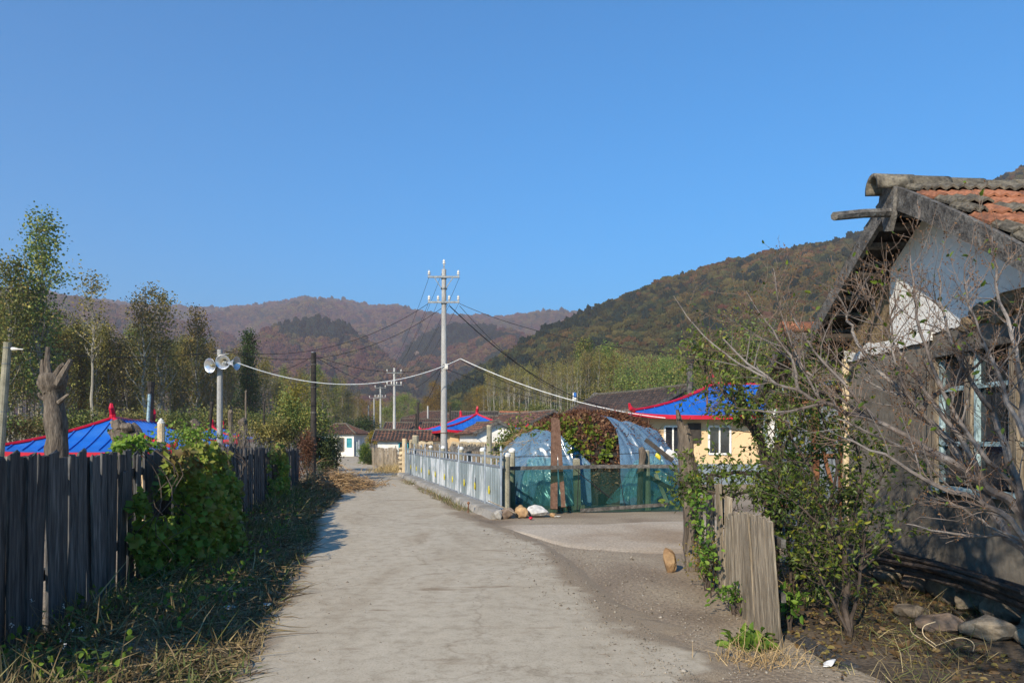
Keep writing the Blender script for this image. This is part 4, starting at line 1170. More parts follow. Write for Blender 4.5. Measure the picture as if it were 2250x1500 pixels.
    a, b = at(1833, 475, 7.55), at(1988, 466, 8.05)
    MB().tube([a, a * .6 + b * .4 + Vector((0, 0, .012)), b, b + Vector((.6, .3, 0))], [.045, .048, .05, .05], 7).build('ridge_pole', M['wood_grey'], root)
    # hanging board over the apex
    pl = MB(); xx = XV - .06
    pts = [(YR + .13, 4.44), (YR + .17, 4.28), (YR + .06, 3.93), (YR - .05, 3.90), (YR - .13, 4.05), (YR - .16, 4.32), (YR - .10, 4.46)]
    V = [(xx, p[0], p[1]) for p in pts] + [(xx + .05, p[0], p[1]) for p in pts]; k = len(pts)
    pl.add(V, [tuple(range(k)), tuple(range(2 * k - 1, k - 1, -1))] + [(i, i + k, (i + 1) % k + k, (i + 1) % k) for i in range(k)])
    pl.build('apex_board', M['wood_grey'], root)
    # ridge of half round caps, the end one sticks out past the gable
    for k in range(13):
        mb = MB(); xa, xb = XV - .22 + k * .38, XV - .22 + k * .38 + .42
        rr = .122 + r.uniform(-.012, .012); zc = 4.37 + r.uniform(-.015, .015) - .012 * k
        ring = [[(xq, YR + rr_ * math.cos(a_), zc + rr_ * 1.02 * math.sin(a_)) for a_ in np.linspace(-.25, math.pi + .25, 13)] for xq, rr_ in ((xa, rr * 1.06), ((xa + xb) / 2, rr), (xb, rr * .97))]
        mb.grid([q[::-1] for q in ring]); o = mb.build('ridge_tile', M['tile_moss'], root, True); solid(o, .045)
    # tiles, one object each on the slope in view
    tw, tl, ex = .24, .36, .285
    def tile_mesh(nm):
        P1, P2 = [], []
        for i in range(9):
            u = i / 8; xx = (u - .5) * (tw + .02); wv = .017 * math.cos(u * 4 * math.pi) * -1
            P1.append((xx, wv))
        V = []
        for yy, dz in ((0, 0), (tl, 0)):
            V += [(x_, yy, z_ + dz + .012) for x_, z_ in P1] + [(x_, yy, z_ + dz - .012) for x_, z_ in P1]
        F_ = []
        for i in range(8):
            F_ += [(i, i + 1, 18 + i + 1, 18 + i), (9 + i + 1, 9 + i, 27 + i, 27 + i + 1), (i + 1, i, 9 + i, 9 + i + 1), (18 + i, 18 + i + 1, 27 + i + 1, 27 + i)]
        F_ += [(0, 18, 27, 9), (8, 17, 35, 26)]
        me = bpy.data.meshes.new(nm); me.from_pydata(V, [], F_); me.update(); return me
    t_o, t_m = tile_mesh('roof_tile'), tile_mesh('roof_tile_moss')
    t_o.materials.append(M['tile_orange']); t_m.materials.append(M['tile_moss'])
    for row in range(9):
        s = 2.70 - row * ex
        for col in range(18):
            xx = XV - .02 + tw * (col + .5) + r.uniform(-.008, .008)
            moss = (col == 0 and row % 3 != 1) or row == 8 or r.uniform() < .04
            o = link('roof_tile', t_m if moss else t_o, None, root)
            ds = .05; sl_ = math.atan2(prof(s - .2) - prof(s), .2)
            o.location = (xx - XW, -s + r.uniform(-.01, .01), prof(s) + .045 + r.uniform(-.006, .008) + (.02 if moss else 0))
            o.rotation_euler = (sl_ - .10 + r.uniform(-.02, .02), r.uniform(-.03, .03), r.uniform(-.03, .03))
            if col == 0: o.scale = (.62, 1, 1); o.location.x += .045
    far = MB()                                            # the slope behind the ridge, never seen from the lane
    for row in range(9):
        s = 2.65 - row * ex; a_ = [(XV + (X2 - XV) * i / 60, YR + s, prof(s) + .06 + .025 * math.cos(i * 2.1)) for i in range(61)]
        b_ = [(XV + (X2 - XV) * i / 60, YR + s - ex, prof(s - ex) + .02 + .02 * math.cos(i * 2.1)) for i in range(61)]
        far.grid([b_, a_])
    far.build('rear_tiles', M['tile_moss'], root, kind='stuff')
    MB().tube([at(1905, 700, 9.6), at(1925, 670, 9.5), at(1938, 640, 9.4)], [.03, .045, .04], 7).build('broken_plaster_strip', M['plaster_white'], root)
    return root
near_house()

def shed():
    d = 13.0; a = at(1738, 712, d); root = thing('tiled_shed', 'small shed with orange ridge tile and open gable left of the old house', 'shed', (a.x, d, 0))
    def prof(s): return a.z - .12 - .72 * s
    for sg in (-1, 1):
        P = [[(a.x - .05, d + sg * s, prof(s)), (a.x + 3.2, d + sg * s, prof(s))] for s in (0, .5, 1, 1.6)]
        if sg > 0: P = P[::-1]
        solid(MB().grid(P).build('roof_slope', M['tile_moss'], root), .08)
        MB().bar((a.x - .08, d, prof(0) + .0), (a.x - .08, d + sg * 1.6, prof(1.6)), .05, .2).build('verge_board', M['wood_grey'], root)
    for k in range(3):
        mb = MB(); ring = [[(xq, d + .16 * math.cos(q), a.z - .12 + .14 * math.sin(q)) for q in np.linspace(-.2, math.pi + .2, 9)] for xq in (a.x - .18 + k * .5, a.x + .34 + k * .5)]
        solid(mb.grid([q[::-1] for q in ring]).build('ridge_tile', M['tile_orange'], root, True), .05)
    for sg in (-1, 1):
        MB().bar((a.x + .1, d + sg * 1.3, -.1), (a.x + .1, d + sg * 1.3, prof(1.3)), .16).build('post', M['wood_grey'], root)
    MB().bar((a.x + .1, d - 1.3, prof(1.3) - .1), (a.x + .1, d + 1.3, prof(1.3) - .1), .14).build('tie_beam', M['wood_grey'], root)
    MB().bar((a.x + .1, d, prof(1.3) - .1), (a.x + .1, d, prof(0) - .1), .12).build('king_post', M['wood_warm'], root)
    b = MB(); b.box((a.x + 1.6, d + 1.35, 1.2), (3, .15, 2.5)); b.build('back_wall', M['mud'], root)
    b = MB(); b.box((a.x + 3.0, d, 1.5), (.15, 2.6, 3.0)); b.build('end_wall', M['mud'], root)
    return root
shed()

def yard_gate():
    d = 11.3; root = thing('yard_gate', 'blue grey sheet metal gate with rusty frame between the shed and old house', 'gate', tuple(at(1775, 1206, d)))
    def q(px, py, dd=d): return at(px, py, dd)
    def pan(px0, px1, py0, py1, nm, mat, dd=d):
        mb = MB(); n = 12; P = []
        for i in range(n + 1):
            px = px0 + (px1 - px0) * i / n
            P.append([q(px, py1, dd + .012 * math.sin(i * 1.7)), q(px, py0, dd + .012 * math.sin(i * 1.7))])
        solid(mb.grid(P).build(nm, M[mat], root), .01)
    pan(1714, 1786, 890, 1195, 'gate_leaf', 'rust_sheet'); pan(1797, 1846, 890, 1195, 'gate_leaf', 'rust_sheet')
    for px in (1709, 1791, 1850):
        MB().bar(q(px, 1206, d - .05), q(px, 860, d - .05), .08 if px != 1791 else .09).build('gate_post', M['rust'], root)
    MB().bar(q(1730, 868, d - .06), q(1846, 860, d - .06), .10, .28).build('gate_beam', M['rust'], root)
    MB().bar(q(1716, 858, d - .12), q(1760, 852, d - .12), .06, .07).build('beam_strip', M['blue_paint'], root)
    MB().bar(q(1795, 845, d - .12), q(1836, 838, d - .12), .06, .07).build('beam_strip', M['plaster_white'], root)
    for py in (1000, 1110): MB().bar(q(1712, py, d - .03), q(1848, py, d - .03), .04, .05).build('gate_rail', M['rust'], root)
    MB().bar(q(1797, 940, d - .14), q(1826, 1060, d - .20), .12, .05).build('brace_board', M['rust'], root)
    p2 = thing('door_panel', 'pale blue and white door panel leaning left of the sheet metal gate', 'door', tuple(at(1692, 1206, 11.2)))
    mb = MB(); c = at(1692, 1050, 11.2); mb.box(c, (.17, .06, 2.1)); mb.build('panel', M['plaster_white'], p2)
    for sx in (-1, 1): MB().box(c + Vector((sx * .08, -.04, 0)), (.035, .03, 2.1)).build('frame_strip', M['blue_paint'], p2)
yard_gate()

# ------------------------------------------------------------------ plank fences
def plank_mesh(name, seed, w, h, th, mat):
    """a weathered board standing on its end, ragged and slightly cupped"""
    r = R(seed); n = 7; V = []; F_ = []
    cut = r.uniform(-.012, .012); 
    for j in range(n + 1):
        f = j / n; wj = w * (1 + r.normal() * .02) * (1 - .06 * max(0, f - .85) / .15 * r.uniform(0, 1)); ox = .012 * math.sin(f * 3 + seed)
        for (sx, sy) in ((-1, -1), (-.15, -1), (1, -1), (1, 1), (-1, 1)):
            z = h * f + (cut * sx + (r.normal() * .012 if j == n else 0) if j == n else 0)
            V.append((sx * wj / 2 + ox, sy * th / 2 + (.006 * (1 - sx * sx)), z))
    for j in range(n):
        for k in range(5):
            a, b = j * 5 + k, j * 5 + (k + 1) % 5
            F_.append((a, b, b + 5, a + 5))
    F_ += [(4, 3, 2, 1, 0), tuple(n * 5 + k for k in range(5))]
    me = bpy.data.meshes.new(name); me.from_pydata(V, [], F_); me.update(); me.materials.append(M[mat])
    return me

def left_fence():
    r = R(40)
    root = thing('plank_fence', 'long dark grey plank fence along the left side of the road', 'fence', (float(fence_x(5)), 5, 0))
    pm = [plank_mesh('plank', 50 + i, (.165, .15, .18, .14, .155, .135)[i], 1.5, .022, 'wood_dark') for i in range(6)]
    t = 3.9; k = 0
    ang = math.atan2(1, -.18)
    while t < 24.6:
        i = int(r.integers(6)); wd = (.165, .15, .18, .14, .155, .135)[i] * r.uniform(.9, 1.12)
        x = float(fence_x(t)); y = t
        z0 = G(x, y) - .03
        top = float(np.interp(y, [3.9, 5.3, 8.2, 12.4, 18, 24.6], [1.54, 1.545, 1.51, 1.56, 1.46, 1.39]))
        hgt = top - z0 + r.normal() * .02 - (.12 if r.uniform() < .04 else 0) - (.45 if 14.5 < y < 24 and r.uniform() < .05 else 0)
        o = link('plank', pm[i], None, root)
        off = r.uniform(-.012, .012) + (.02 if k % 2 else -.004)
        o.location = (x - root.location.x + off, y - root.location.y, z0)
        o.scale = (wd / (.165, .15, .18, .14, .155, .135)[i], 1, hgt / 1.5)
        o.rotation_euler = (r.normal() * .012, r.normal() * .022, ang + r.normal() * .05)
        gap = r.choice([.0, .004, .01, .035], p=[.55, .3, .11, .04])
        nt_ = t + wd * .93 * .984
        if (t < 5.93 <= nt_) or (t < 6.70 <= nt_): gap = .075
        t += (wd * .93 + gap) * .984; k += 1
    for z in (.45, 1.2):
        pts = [(float(fence_x(y)) - .05, y, z + G(float(fence_x(y)), y)) for y in np.linspace(3.9, 24.6, 12)]
        mb = MB()
        for a, b in zip(pts[:-1], pts[1:]): mb.bar(a, b, .05, .09)
        mb.build('rail', M['wood_dark'], root)
    for y in np.arange(4.5, 24.7, 2.5):
        x = float(fence_x(y)) - .12; MB().tube([(x, y, G(x, y) - .2), (x, y, 1.35)], [.06, .055], 7).build('post', M['bark'], root)
    MB().bar(at(628, 985, 21.2), at(628, 1000, 21.2), .02).build('wire_end', M['iron'], root)
    # loose pale board stuck in the weeds at its foot
    b = thing('broken_board', 'short pale broken board in the weeds at the foot of the left fence', 'board', tuple(at(205, 1420, 5.95)))
    MB().tube([at(208, 1421, 5.9), at(200, 1395, 5.95), at(188, 1368, 6.0)], [.018, .03, .028], 5).build('board', M['wood_warm'], b)
left_fence()

def right_fence():
    r = R(44)
    root = thing('plank_fence', 'leaning low plank fence of brown boards in the right foreground', 'fence', (2.16, 6.2, 0))
    pm = [plank_mesh('plank', 80 + i, .11, 1.05, .02, 'wood_warm') for i in range(5)]
    y = 5.95
    for k in range(15):
        o = link('plank', pm[k % 5], None, root)
        x = 2.13 + .004 * k; hgt = (1.04, 1.05, 1.045, 1.04, 1.035, 1.03, 1.035, 1.03, 1.02, 1.01, 1.0, .98, .97, .93, .9)[k]
        o.location = (x - 2.16 + (.012 if k % 2 else 0), y - 6.2, -.03)
        o.rotation_euler = (-.02 + r.normal() * .01, .115 + r.normal() * .012 - .010 * k, math.pi / 2 + .10 + r.normal() * .04)
        o.scale = (r.uniform(.92, 1.1), 1, hgt / 1.05); y += .108
    y = 7.75
    for k in range(9):
        o = link('plank', pm[(k * 3) % 5], None, root)
        o.location = (2.24 + .02 * k - 2.16, y - 6.2, -.03); hh = r.uniform(.95, 1.3)
        o.rotation_euler = (r.normal() * .03, .02 - .03 * (k > 4) + r.normal() * .03, math.pi / 2 + .1 + r.normal() * .08)
        o.scale = (r.uniform(.9, 1.25), 1, hh / 1.05); y += r.uniform(.13, .24)
    for z in (.35, .8): MB().bar((2.24, 6.1, z), (2.36, 9.6, z + .05), .04, .07).build('rail', M['wood_grey'], root)
    # long board leaning outwards at the far end
    b = thing('leaning_board', 'long grey board leaning outwards at the far end of the brown fence', 'board', tuple(at(1532, 1235, 9.9)))
    MB().bar(at(1540, 1245, 9.7), at(1484, 1025, 9.5), .13, .03, (1, 0, 0)).build('board', M['wood_grey'], b)
    # dead trunk used as the fence's end post
    tr = thing('dead_tree', 'cracked dead tree trunk standing as post in the brown plank fence', 'tree', tuple(at(1520, 1250, 9.4)))
    mb = MB(); P = smooth_path([at(1524, 1255, 9.4), at(1520, 1130, 9.4), at(1512, 1020, 9.4), at(1500, 935, 9.4)], 14)
    P[1:-1] += R(2).normal(size=(12, 3)) * .012
    mb.tube(P, [.115, .11, .10, .105, .10, .11, .105, .115, .12, .11, .105, .10, .09, .07], 9); mb.build('trunk', M['bark'], tr)
    MB().tube([at(1505, 960, 9.4), at(1493, 925, 9.35), at(1488, 900, 9.3)], [.06, .04, .02], 6).build('stub', M['bark'], tr)
right_fence()

# ------------------------------------------------------------------ metal fence on its concrete plinth
def fline(px):
    r_ = (px - HX) / F
    t = (-.21 - 16 * r_) / (4.71 + 18.3 * r_)
    return Vector((-.21 - 4.71 * t, 16 + 18.3 * t, 0)), t
FA, FB = Vector((-.21, 16, 0)), Vector((-4.92, 34.3, 0))
FD = (FB - FA).normalized(); FN = Vector((-FD.y, FD.x, 0))           # FN points to the road
if FN.x > 0: FN = -FN

def metal_fence():
    root = thing('metal_fence', 'silver corrugated metal fence with railing top along the road', 'fence', tuple((FA + FB) / 2 + Vector((0, 0, .16))))
    L = (FB - FA).length; r = R(71)
    def q(s, z, o=0.0): return FA + FD * s + FN * o + Vector((0, 0, z))
    edges = [0, (fline(1068)[0] - FA).length, (fline(1010)[0] - FA).length, (fline(968)[0] - FA).length, (fline(936)[0] - FA).length, (fline(912)[0] - FA).length, L]
    for a, b in zip(edges[:-1], edges[1:]):
        mb = MB(); n = max(24, int((b - a) / .022)); P = []
        for i in range(n + 1):
            s = a + .03 + (b - a - .06) * i / n
            ph = (s / .14) % 1.0
            o = .022 if ph < .35 else (.022 - .044 * (ph - .35) / .15 if ph < .5 else (-.022 if ph < .85 else -.022 + .044 * (ph - .85) / .15))
            P.append([q(s, .20, o), q(s, .62, o + .004 * math.sin(s * 2.1)), q(s, 1.05, o)])
        mb.grid(P).build('corrugated_panel', M['galv'], root)
    for z, h in ((1.29, .05), (1.08, .05), (.19, .05)):
        MB().bar(q(0, z, 0), q(L, z, 0), .045, h).build('rail', M['steel'], root)
    for s in edges:
        MB().bar(q(s, .15, .03), q(s, 1.40, .03), .036).build('post', M['steel'], root)
        MB().lathe(q(s, 1.42, .03), (0, 0, 1), [(0, .02), (.03, .034), (.06, .02), (.13, .002)], 8).build('spear_tip', M['steel_white'], root)
    for a, b in zip(edges[:-1], edges[1:]):
        n = max(2, int(round((b - a) / .62)))
        for k in range(1, n):
            s = a + (b - a) * k / n
            MB().bar(q(s, 1.09, 0), q(s, 1.28, 0), .03).build('baluster', M['steel_white'], root)
    for px in (904.7, 917, 928, 945, 958.7, 979, 997, 1023, 1046.7, 1078):
        p, t = fline(px); s = (p - FA).length; c = q(s, .52, .035)
        mb = MB()
        pts = [(-.05, -.05), (-.03, -.10), (.03, -.10), (.055, -.05), (.06, .0), (.03, .03), (.025, .07), (0, .11), (-.025, .07), (-.03, .03), (-.06, .0)]
        k = len(pts)
        V = [c + FD * u + Vector((0, 0, v)) for u, v in pts] + [c + FN * .02 + FD * u * .8 + Vector((0, 0, v * .9)) for u, v in pts]
        mb.add(V, [tuple(range(k, 2 * k))] + [(i, (i + 1) % k, (i + 1) % k + k, i + k) for i in range(k)])
        ob = mb.build('badge', M['yellow'], root)
        MB().bar(c + FN * .012 + Vector((0, 0, .08)), c + FN * .012 + Vector((0, 0, .22)), .03, .008, FN).build('badge_stem', M['steel_white'], ob)
    kb = thing('plinth_wall', 'low crumbling concrete plinth under the silver metal fence', 'wall', tuple((FA + FB) / 2))
    n = 120; P = []
    for i in range(n + 1):
        s = -.35 + (L + .6) * i / n; j = (fbm(s * 2.5, 0, 3) - .5) * .09; j2 = (fbm(s * 2.1, 5, 4) - .5) * .07
        P.append([q(s, -.12, .42 + j), q(s, .05, .37 + j), q(s, .15 + j2 * .4, .33 + j), q(s, .17 + j2 * .3, .24 + j), q(s, .165, .02), q(s, .165, -.16), q(s, -.1, -.18)])
    mb = MB().grid(P); mb.f.append(tuple(range(7))); mb.f.append(tuple(range(n * 7, n * 7 + 7))[::-1]); mb.build('plinth', M['concrete'], kb)
    # posts with white caps right behind the fence, and the end posts
    for i, px in enumerate((897, 917, 941, 976, 1018, 1075)):
        p, t = fline(px); p = p - FN * .55
        o = thing('concrete_post', ('capped concrete post nearest the far end of the metal fence', 'second capped post from the far end of the metal fence', 'third capped post from the far end of the metal fence', 'capped post behind the metal fence at the tall pole', 'capped post behind the metal fence right of the tall pole', 'capped post behind the metal fence nearest the plastic sheets')[i], 'post', tuple(p), 'capped posts behind the metal fence')
        zt = 1.38 if i != 5 else 1.40
        MB().tube([p + Vector((0, 0, -.1)), p + Vector((0, 0, zt))], [.085, .075], 10).build('shaft', M['postconc'], o)
        MB().lathe(p + Vector((0, 0, zt)), (0, 0, 1), [(-.02, .08), (.02, .088), (.06, .07), (.08, .03), (.085, .001)], 10).build('cap', M['whitecap'], o)
    ep = at(1112, 1128, 16.2); ep.z = 0
    o = thing('concrete_post', 'thick concrete corner post where the metal fence meets the green netting', 'post', tuple(ep))
    MB().tube([ep + Vector((0, 0, -.1)), ep + Vector((0, 0, .7)), ep + Vector((0, 0, 1.36))], [.095, .09, .085], 12).build('shaft', M['postconc'], o)
    MB().lathe(ep + Vector((.01, 0, 1.36)), (0, 0, 1), [(-.06, .088), (-.01, .095), (.025, .07), (.03, .001)], 12).build('cap', M['whitecap'], o)
    for (px, yt, d, wd, mt, lab) in ((889, 964, 34.9, .13, 'tanconc', 'tan concrete post at the far end of the metal fence'), (903.5, 966, 37, .10, 'tanconc', 'thin tan post just behind the far end of the metal fence'), (913, 957, 36, .18, 'postconc', 'stout grey post left of the tall pole'), (1075, 935, 24, .10, 'postconc', 'tall wooden post between the tall pole and the heap')):
        p = at(px, yt, d); b = Vector((p.x, p.y, 0))
        o = thing('concrete_post' if wd != .10 or d > 30 else 'wooden_post', lab, 'post', tuple(b))
        MB().tube([b + Vector((0, 0, -.1)), (b + p) / 2, p], [wd, wd * .95, wd * .9], 8).build('shaft', M[mt], o)
        MB().tube([p - Vector((0, 0, .03)), p + Vector((0, 0, .02))], [wd * .93, wd * .8], 8).build('head', M['tanconc'], o)
    # stone pier with courses
    d = 36.5; o = thing('stone_pier', 'pier of tan stone blocks at the far end of the metal fence', 'pier', tuple(Vector((at(882, 0, d).x, d, 0)))); r = R(5)
    for k in range(6):
        o2 = link('stone_block', stone_mesh('stone_block', 300 + k, (.36, .36, .26), 2, .12), M['tanconc'], o); o2.location = (r.normal() * .015, 0, .12 + k * .225); o2.rotation_euler = (0, 0, r.normal() * .1)
metal_fence()

def stick_fences():
    r = R(91)
    me = bpy.data.meshes.new('stake'); b = MB().tube([(0, 0, 0), (.01, 0, .6), (0, 0, 1.2)], [.045, .04, .032], 5); me.from_pydata(b.v, [], b.f); me.update(); me.materials.append(M['wood_warm'])
    def run(label, p0, p1, n, top, jit, scl=1.0, rail=True, mat=None):
        p0, p1 = Vector(p0), Vector(p1); root = thing('stake_fence', label, 'fence', tuple((p0 + p1) / 2))
        for i in range(n):
            p = p0.lerp(p1, (i + r.uniform(-.3, .3)) / n)
            o = link('stake', me, None, root); h = top + r.normal() * jit - p.z
            o.location = p - root.location; o.scale = (scl * r.uniform(.8, 1.3), scl * r.uniform(.8, 1.3), h / 1.2)
            o.rotation_euler = (r.normal() * .03, r.normal() * .05, r.uniform(0, 6))
        if rail:
            for f in (.45, .85): MB().bar(p0 + Vector((0, 0, top * f)), p1 + Vector((0, 0, top * f)), .05).build('rail', M['wood_grey'], root)
        return root
    run('fence of split stakes behind the metal fence, in front of the blue roof', at(918, 1052, 32) * 1, (at(1108, 0, 30).x, 30, 0), 95, 1.42, .06)
    run('paler stake fence with mortar strip behind the tall pole', (at(905, 0, 34.5).x, 34.5, 0), (at(1130, 0, 33).x, 33, 0), 70, 1.50, .03, 1.1)
    w = thing('mortar_wall', 'flaking tan mortar strip along the top of the stake fence', 'wall', (at(1040, 0, 34.6).x, 34.6, 0))
    for (a, b) in ((918, 950), (990, 1110)):
        mb = MB(); P = []
        for i in range(31):
            px = a + (b - a) * i / 30; x = at(px, 0, 34.0).x
            P.append([(x, 34.3, -.05), (x, 34.3, 1.60 + (fbm(px * .2, 0, 2) - .5) * .12), (x, 34.5, 1.60 + (fbm(px * .2, 0, 2) - .5) * .12), (x, 34.5, -.05)])
        mb.grid(P).build('wall_face', M['tanconc'], w)
    for px in (1000, 1020, 1041, 1062, 1085): MB().bar(at(px - 10, 985, 24.5), at(px + 11, 986, 24.5), .03, .16).build('loose_board', M['wood_grey'], w)
    # plank gate and stake fence across the road further on
    pf = thing('plank_fence', 'weathered brown plank gate beside the road in the distance', 'gate', (at(845, 0, 48.5).x, 48.5, 0))
    pm = [plank_mesh('plank', 120 + i, .17, 1.3, .03, 'wood_warm') for i in range(3)]
    for k in range(9):
        x = at(820, 0, 48.7).x + k * .175
        o = link('plank', pm[k % 3], None, pf); o.location = Vector((x, 48.7, -.02)) - pf.location; o.scale = (1, 1, (1.2 + r.normal() * .03) / 1.3); o.rotation_euler = (0, r.normal() * .02, r.normal() * .05)
    MB().bar((at(819, 0, 48.8).x, 48.8, .95), (at(872, 0, 48.8).x, 48.8, .95), .05, .08).build('rail', M['wood_grey'], pf)
    run('leaning grey stakes right of the distant plank gate', (at(870, 0, 48.5).x, 48.5, 0), (at(893, 0, 44).x, 44, 0), 16, 1.15, .10, .9)
    gt = thing('sheet_gate', 'pale grey sheet metal gate at the road bend', 'gate', (at(780, 0, 77).x, 77, 0))
    a, b = at(770, 998, 77), at(789, 998, 77)
    P = []
    for i in range(13):
        p = a.lerp(b, i / 12); o_ = .03 * math.sin(i * 2.4); P.append([(p.x, p.y + o_, .1), (p.x, p.y + o_, 1.55)])
    solid(MB().grid(P).build('gate_leaf', M['galv'], gt), .02)
    for p in (a, b): MB().bar((p.x, p.y - .06, 0), (p.x, p.y - .06, 1.75), .1).build('gate_post', M['steel_white'], gt)
    run('old stake fence overgrown with vines at the road bend', (at(733, 0, 79).x, 79, 0), (at(769, 0, 77).x, 77, 0), 24, 1.35, .06, 1.2)
stick_fences()

# ------------------------------------------------------------------ poles and wires
def wire(label, a, b, sag, rad=.012, mat='cable_black', name='power_cable', n=20, mid=None, grp=None):
    a, b = Vector(a), Vector(b)
    P = []
    for i in range(n + 1):
        t = i / n; p = a.lerp(b, t); p.z -= sag * 4 * t * (1 - t); P.append(p)
    o = MB().tube(P, rad, 5).build(name, M[mat]); tag(o, label, 'cable', grp); return o

def insulator(root, p, s=1.0, ax=(0, 0, 1), m='porcelain'):
    MB().lathe(p, ax, [(0, .02 * s), (.05 * s, .02 * s), (.06 * s, .055 * s), (.09 * s, .06 * s), (.10 * s, .035 * s), (.13 * s, .035 * s), (.14 * s, .055 * s), (.17 * s, .05 * s), (.20 * s, .03 * s), (.23 * s, .02 * s), (.235 * s, .001)], 9).build('insulator', M[m], root)

def power_pole(label, px, ytop, d, arms, grp=None, big=False, half=.62, wtop=.085, plain=False):
    x = (px - HX) / F * d; z0 = G(x, d); zt = at(px, ytop, d).z
    root = thing('power_pole', label, 'pole', (x, d, z0), grp)
    H = zt - z0; wb = wtop + H / 150
    MB().tube([(x, d, z0 - .1), (x, d, z0 + H * .5), (x, d, zt)], [wb, (wb + wtop) / 2, wtop], 14).build('shaft', M['pole'], root)
    for k, ya in enumerate(arms):
        za = at(px, ya, d).z
        MB().bar((x - half, d - wtop - .04, za), (x + half, d - wtop - .04, za), .06, .07).build('crossarm', M['iron'], root)
        for sx in ((-1, 1) if k == 0 else (-1, -.38, .38, 1)):
            insulator(root, (x + sx * (half - .05), d - wtop - .04, za + .03), 1.0 if big else 1.3)
        if big: MB().tube([(x, d, za - .06), (x, d, za + .05)], wtop + .02 + (zt - za) / 150, 14).build('band', M['iron'], root)
    return root, x, z0, zt

def poles():
    root, x, z0, zt = power_pole('tall concrete power pole with two crossarms behind the metal fence', 975.5, 592, 29, (610, 665), big=True)
    d = 29; at_ = lambda px, py, dd=d: at(px, py, dd)
    # top pin insulator and braces
    MB().bar((x, d, zt - .05), (x, d, zt + .18), .05, .04).build('top_bracket', M['iron'], root); insulator(root, (x, d, zt + .16), 1.0)
    za = at(975, 610, d).z; zb = at(975, 634, d).z
    for sx in (-1, 1): MB().bar((x + sx * .36, d - .14, za - .03), (x + sx * .1, d - .14, zb), .035, .03).build('brace', M['iron'], root)
    MB().tube([(x, d, zb - .03), (x, d, zb + .03)], .125, 14).build('band', M['iron'], root)
    MB().tube([(x, d, 1.95), (x, d, 1.97)], .16, 14).build('band', M['rust'], root)
    MB().box(at_(981, 805, d - .2), (.12, .12, .2)).build('junction_box', M['porcelain'], root)
    MB().tube([at_(968, 808, d - .16), at_(975, 800, d - .18), at_(983, 812, d - .16)], .02, 5).build('cable_loop', M['cable_black'], root)
    mid = [(866.5, 808, 69, (819, 846), 'concrete power pole with two crossarms, second behind the tall one'), (836, 850, 94, (852, 873), 'concrete power pole third in the line behind the tall one'), (822, 873, 112, (874,), 'slim power pole just left of the third one'), (842, 895, 148, (896,), 'smallest far power pole with one crossarm')]
    for (px, yt, dd, arms, lab) in mid: power_pole(lab, px, yt, dd, arms, half=.7, wtop=.10)
    for (px, yt, dd, lab) in ((809.5, 890, 120, 'thin pale pole with no crossarm left of the slim power pole'), (940, 892, 88, 'thin pale pole left of the tall power pole')):
        p = at(px, yt, dd); z0_ = G(p.x, dd)
        o = thing('slim_pole', lab, 'pole', (p.x, dd, z0_)); MB().tube([(p.x, dd, z0_ - .1), p], [.12, .09], 8).build('shaft', M['pole'], o); MB().tube([p, p + Vector((0, 0, .03))], [.10, .08], 8).build('cap', M['concrete'], o)
    # black wooden pole by the bushes
    b = at(689, 775, 27); o = thing('wooden_pole', 'black tarred wooden pole among the roadside bushes', 'pole', (b.x, 27, G(b.x, 27)))
    MB().tube([(b.x - .04, 27, -.2), (b.x, 27, 2.4), b], [.12, .105, .09], 10).build('shaft', M['wood_black'], o)
    MB().tube([b, b + Vector((0, 0, .03))], [.095, .085], 10).build('cap', M['iron'], o)
    for py in (800, 850, 905): MB().tube([at(689, py, 27), at(689, py + 2, 27)], .112, 10).build('band', M['wood_grey'], o)
    # loudspeaker pole
    sp = at(483, 768, 25); o = thing('concrete_pole', 'short concrete pole carrying three loudspeakers', 'pole', (sp.x, 25, G(sp.x, 25)))
    MB().tube([(sp.x, 25, G(sp.x, 25) - .1), (sp.x, 25, 2), sp], [.115, .10, .085], 12).build('shaft', M['pole'], o)
    MB().lathe(sp + Vector((.05, -.05, -.18)), (1, 0, .1), [(0, .03), (.05, .05), (.12, .03), (.28, .02), (.30, .001)], 8).build('strain_insulator', M['iron'], o)
    MB().tube([sp + Vector((0, 0, -.22)), sp + Vector((0, 0, -.19))], .10, 12).build('band', M['iron'], o)
    def horn(label, px, py, dirv, rad):
        c = at(px, py, 24.75); ax = Vector(dirv).normalized(); back = c - ax * rad * 1.5
        h = thing('horn_loudspeaker', label, 'loudspeaker', tuple(back), 'loudspeakers on the pole')
        pr = [(-rad * 1.5, rad * .2), (-rad * 1.1, rad * .26), (-rad * .7, rad * .42), (-rad * .35, rad * .66), (-rad * .1, rad * .92), (0, rad * 1.02), (rad * .02, rad * 1.03), (rad * .005, rad * .99), (-rad * .1, rad * .88), (-rad * .35, rad * .62), (-rad * .7, rad * .38), (-rad * 1.1, rad * .22)]
        MB().lathe(c, ax, pr, 28).build('bell', M['alu'], h, True)
        MB().lathe(c, ax, [(-rad * 1.1, rad * .19), (-rad * .35, rad * .16), (-rad * .15, rad * .10), (-rad * .13, .001)], 12).build('plug', M['brass'], h, True)
        MB().lathe(c, ax, [(-rad * 2.1, .001), (-rad * 2.1, rad * .34), (-rad * 1.55, rad * .36), (-rad * 1.5, rad * .2)], 14).build('driver', M['iron'], h)
        MB().bar(back, Vector((sp.x, 25, back.z)), .04, .03).build('bracket', M['steel_white'], h)
    horn('left horn loudspeaker turned down to the left', 461, 803, (-.38, -.9, -.12), .24)
    horn('middle horn loudspeaker facing the road', 489.5, 795, (.05, -1, -.12), .235)
    horn('right horn loudspeaker seen from its side', 520, 798, (1, -.22, -.05), .22)
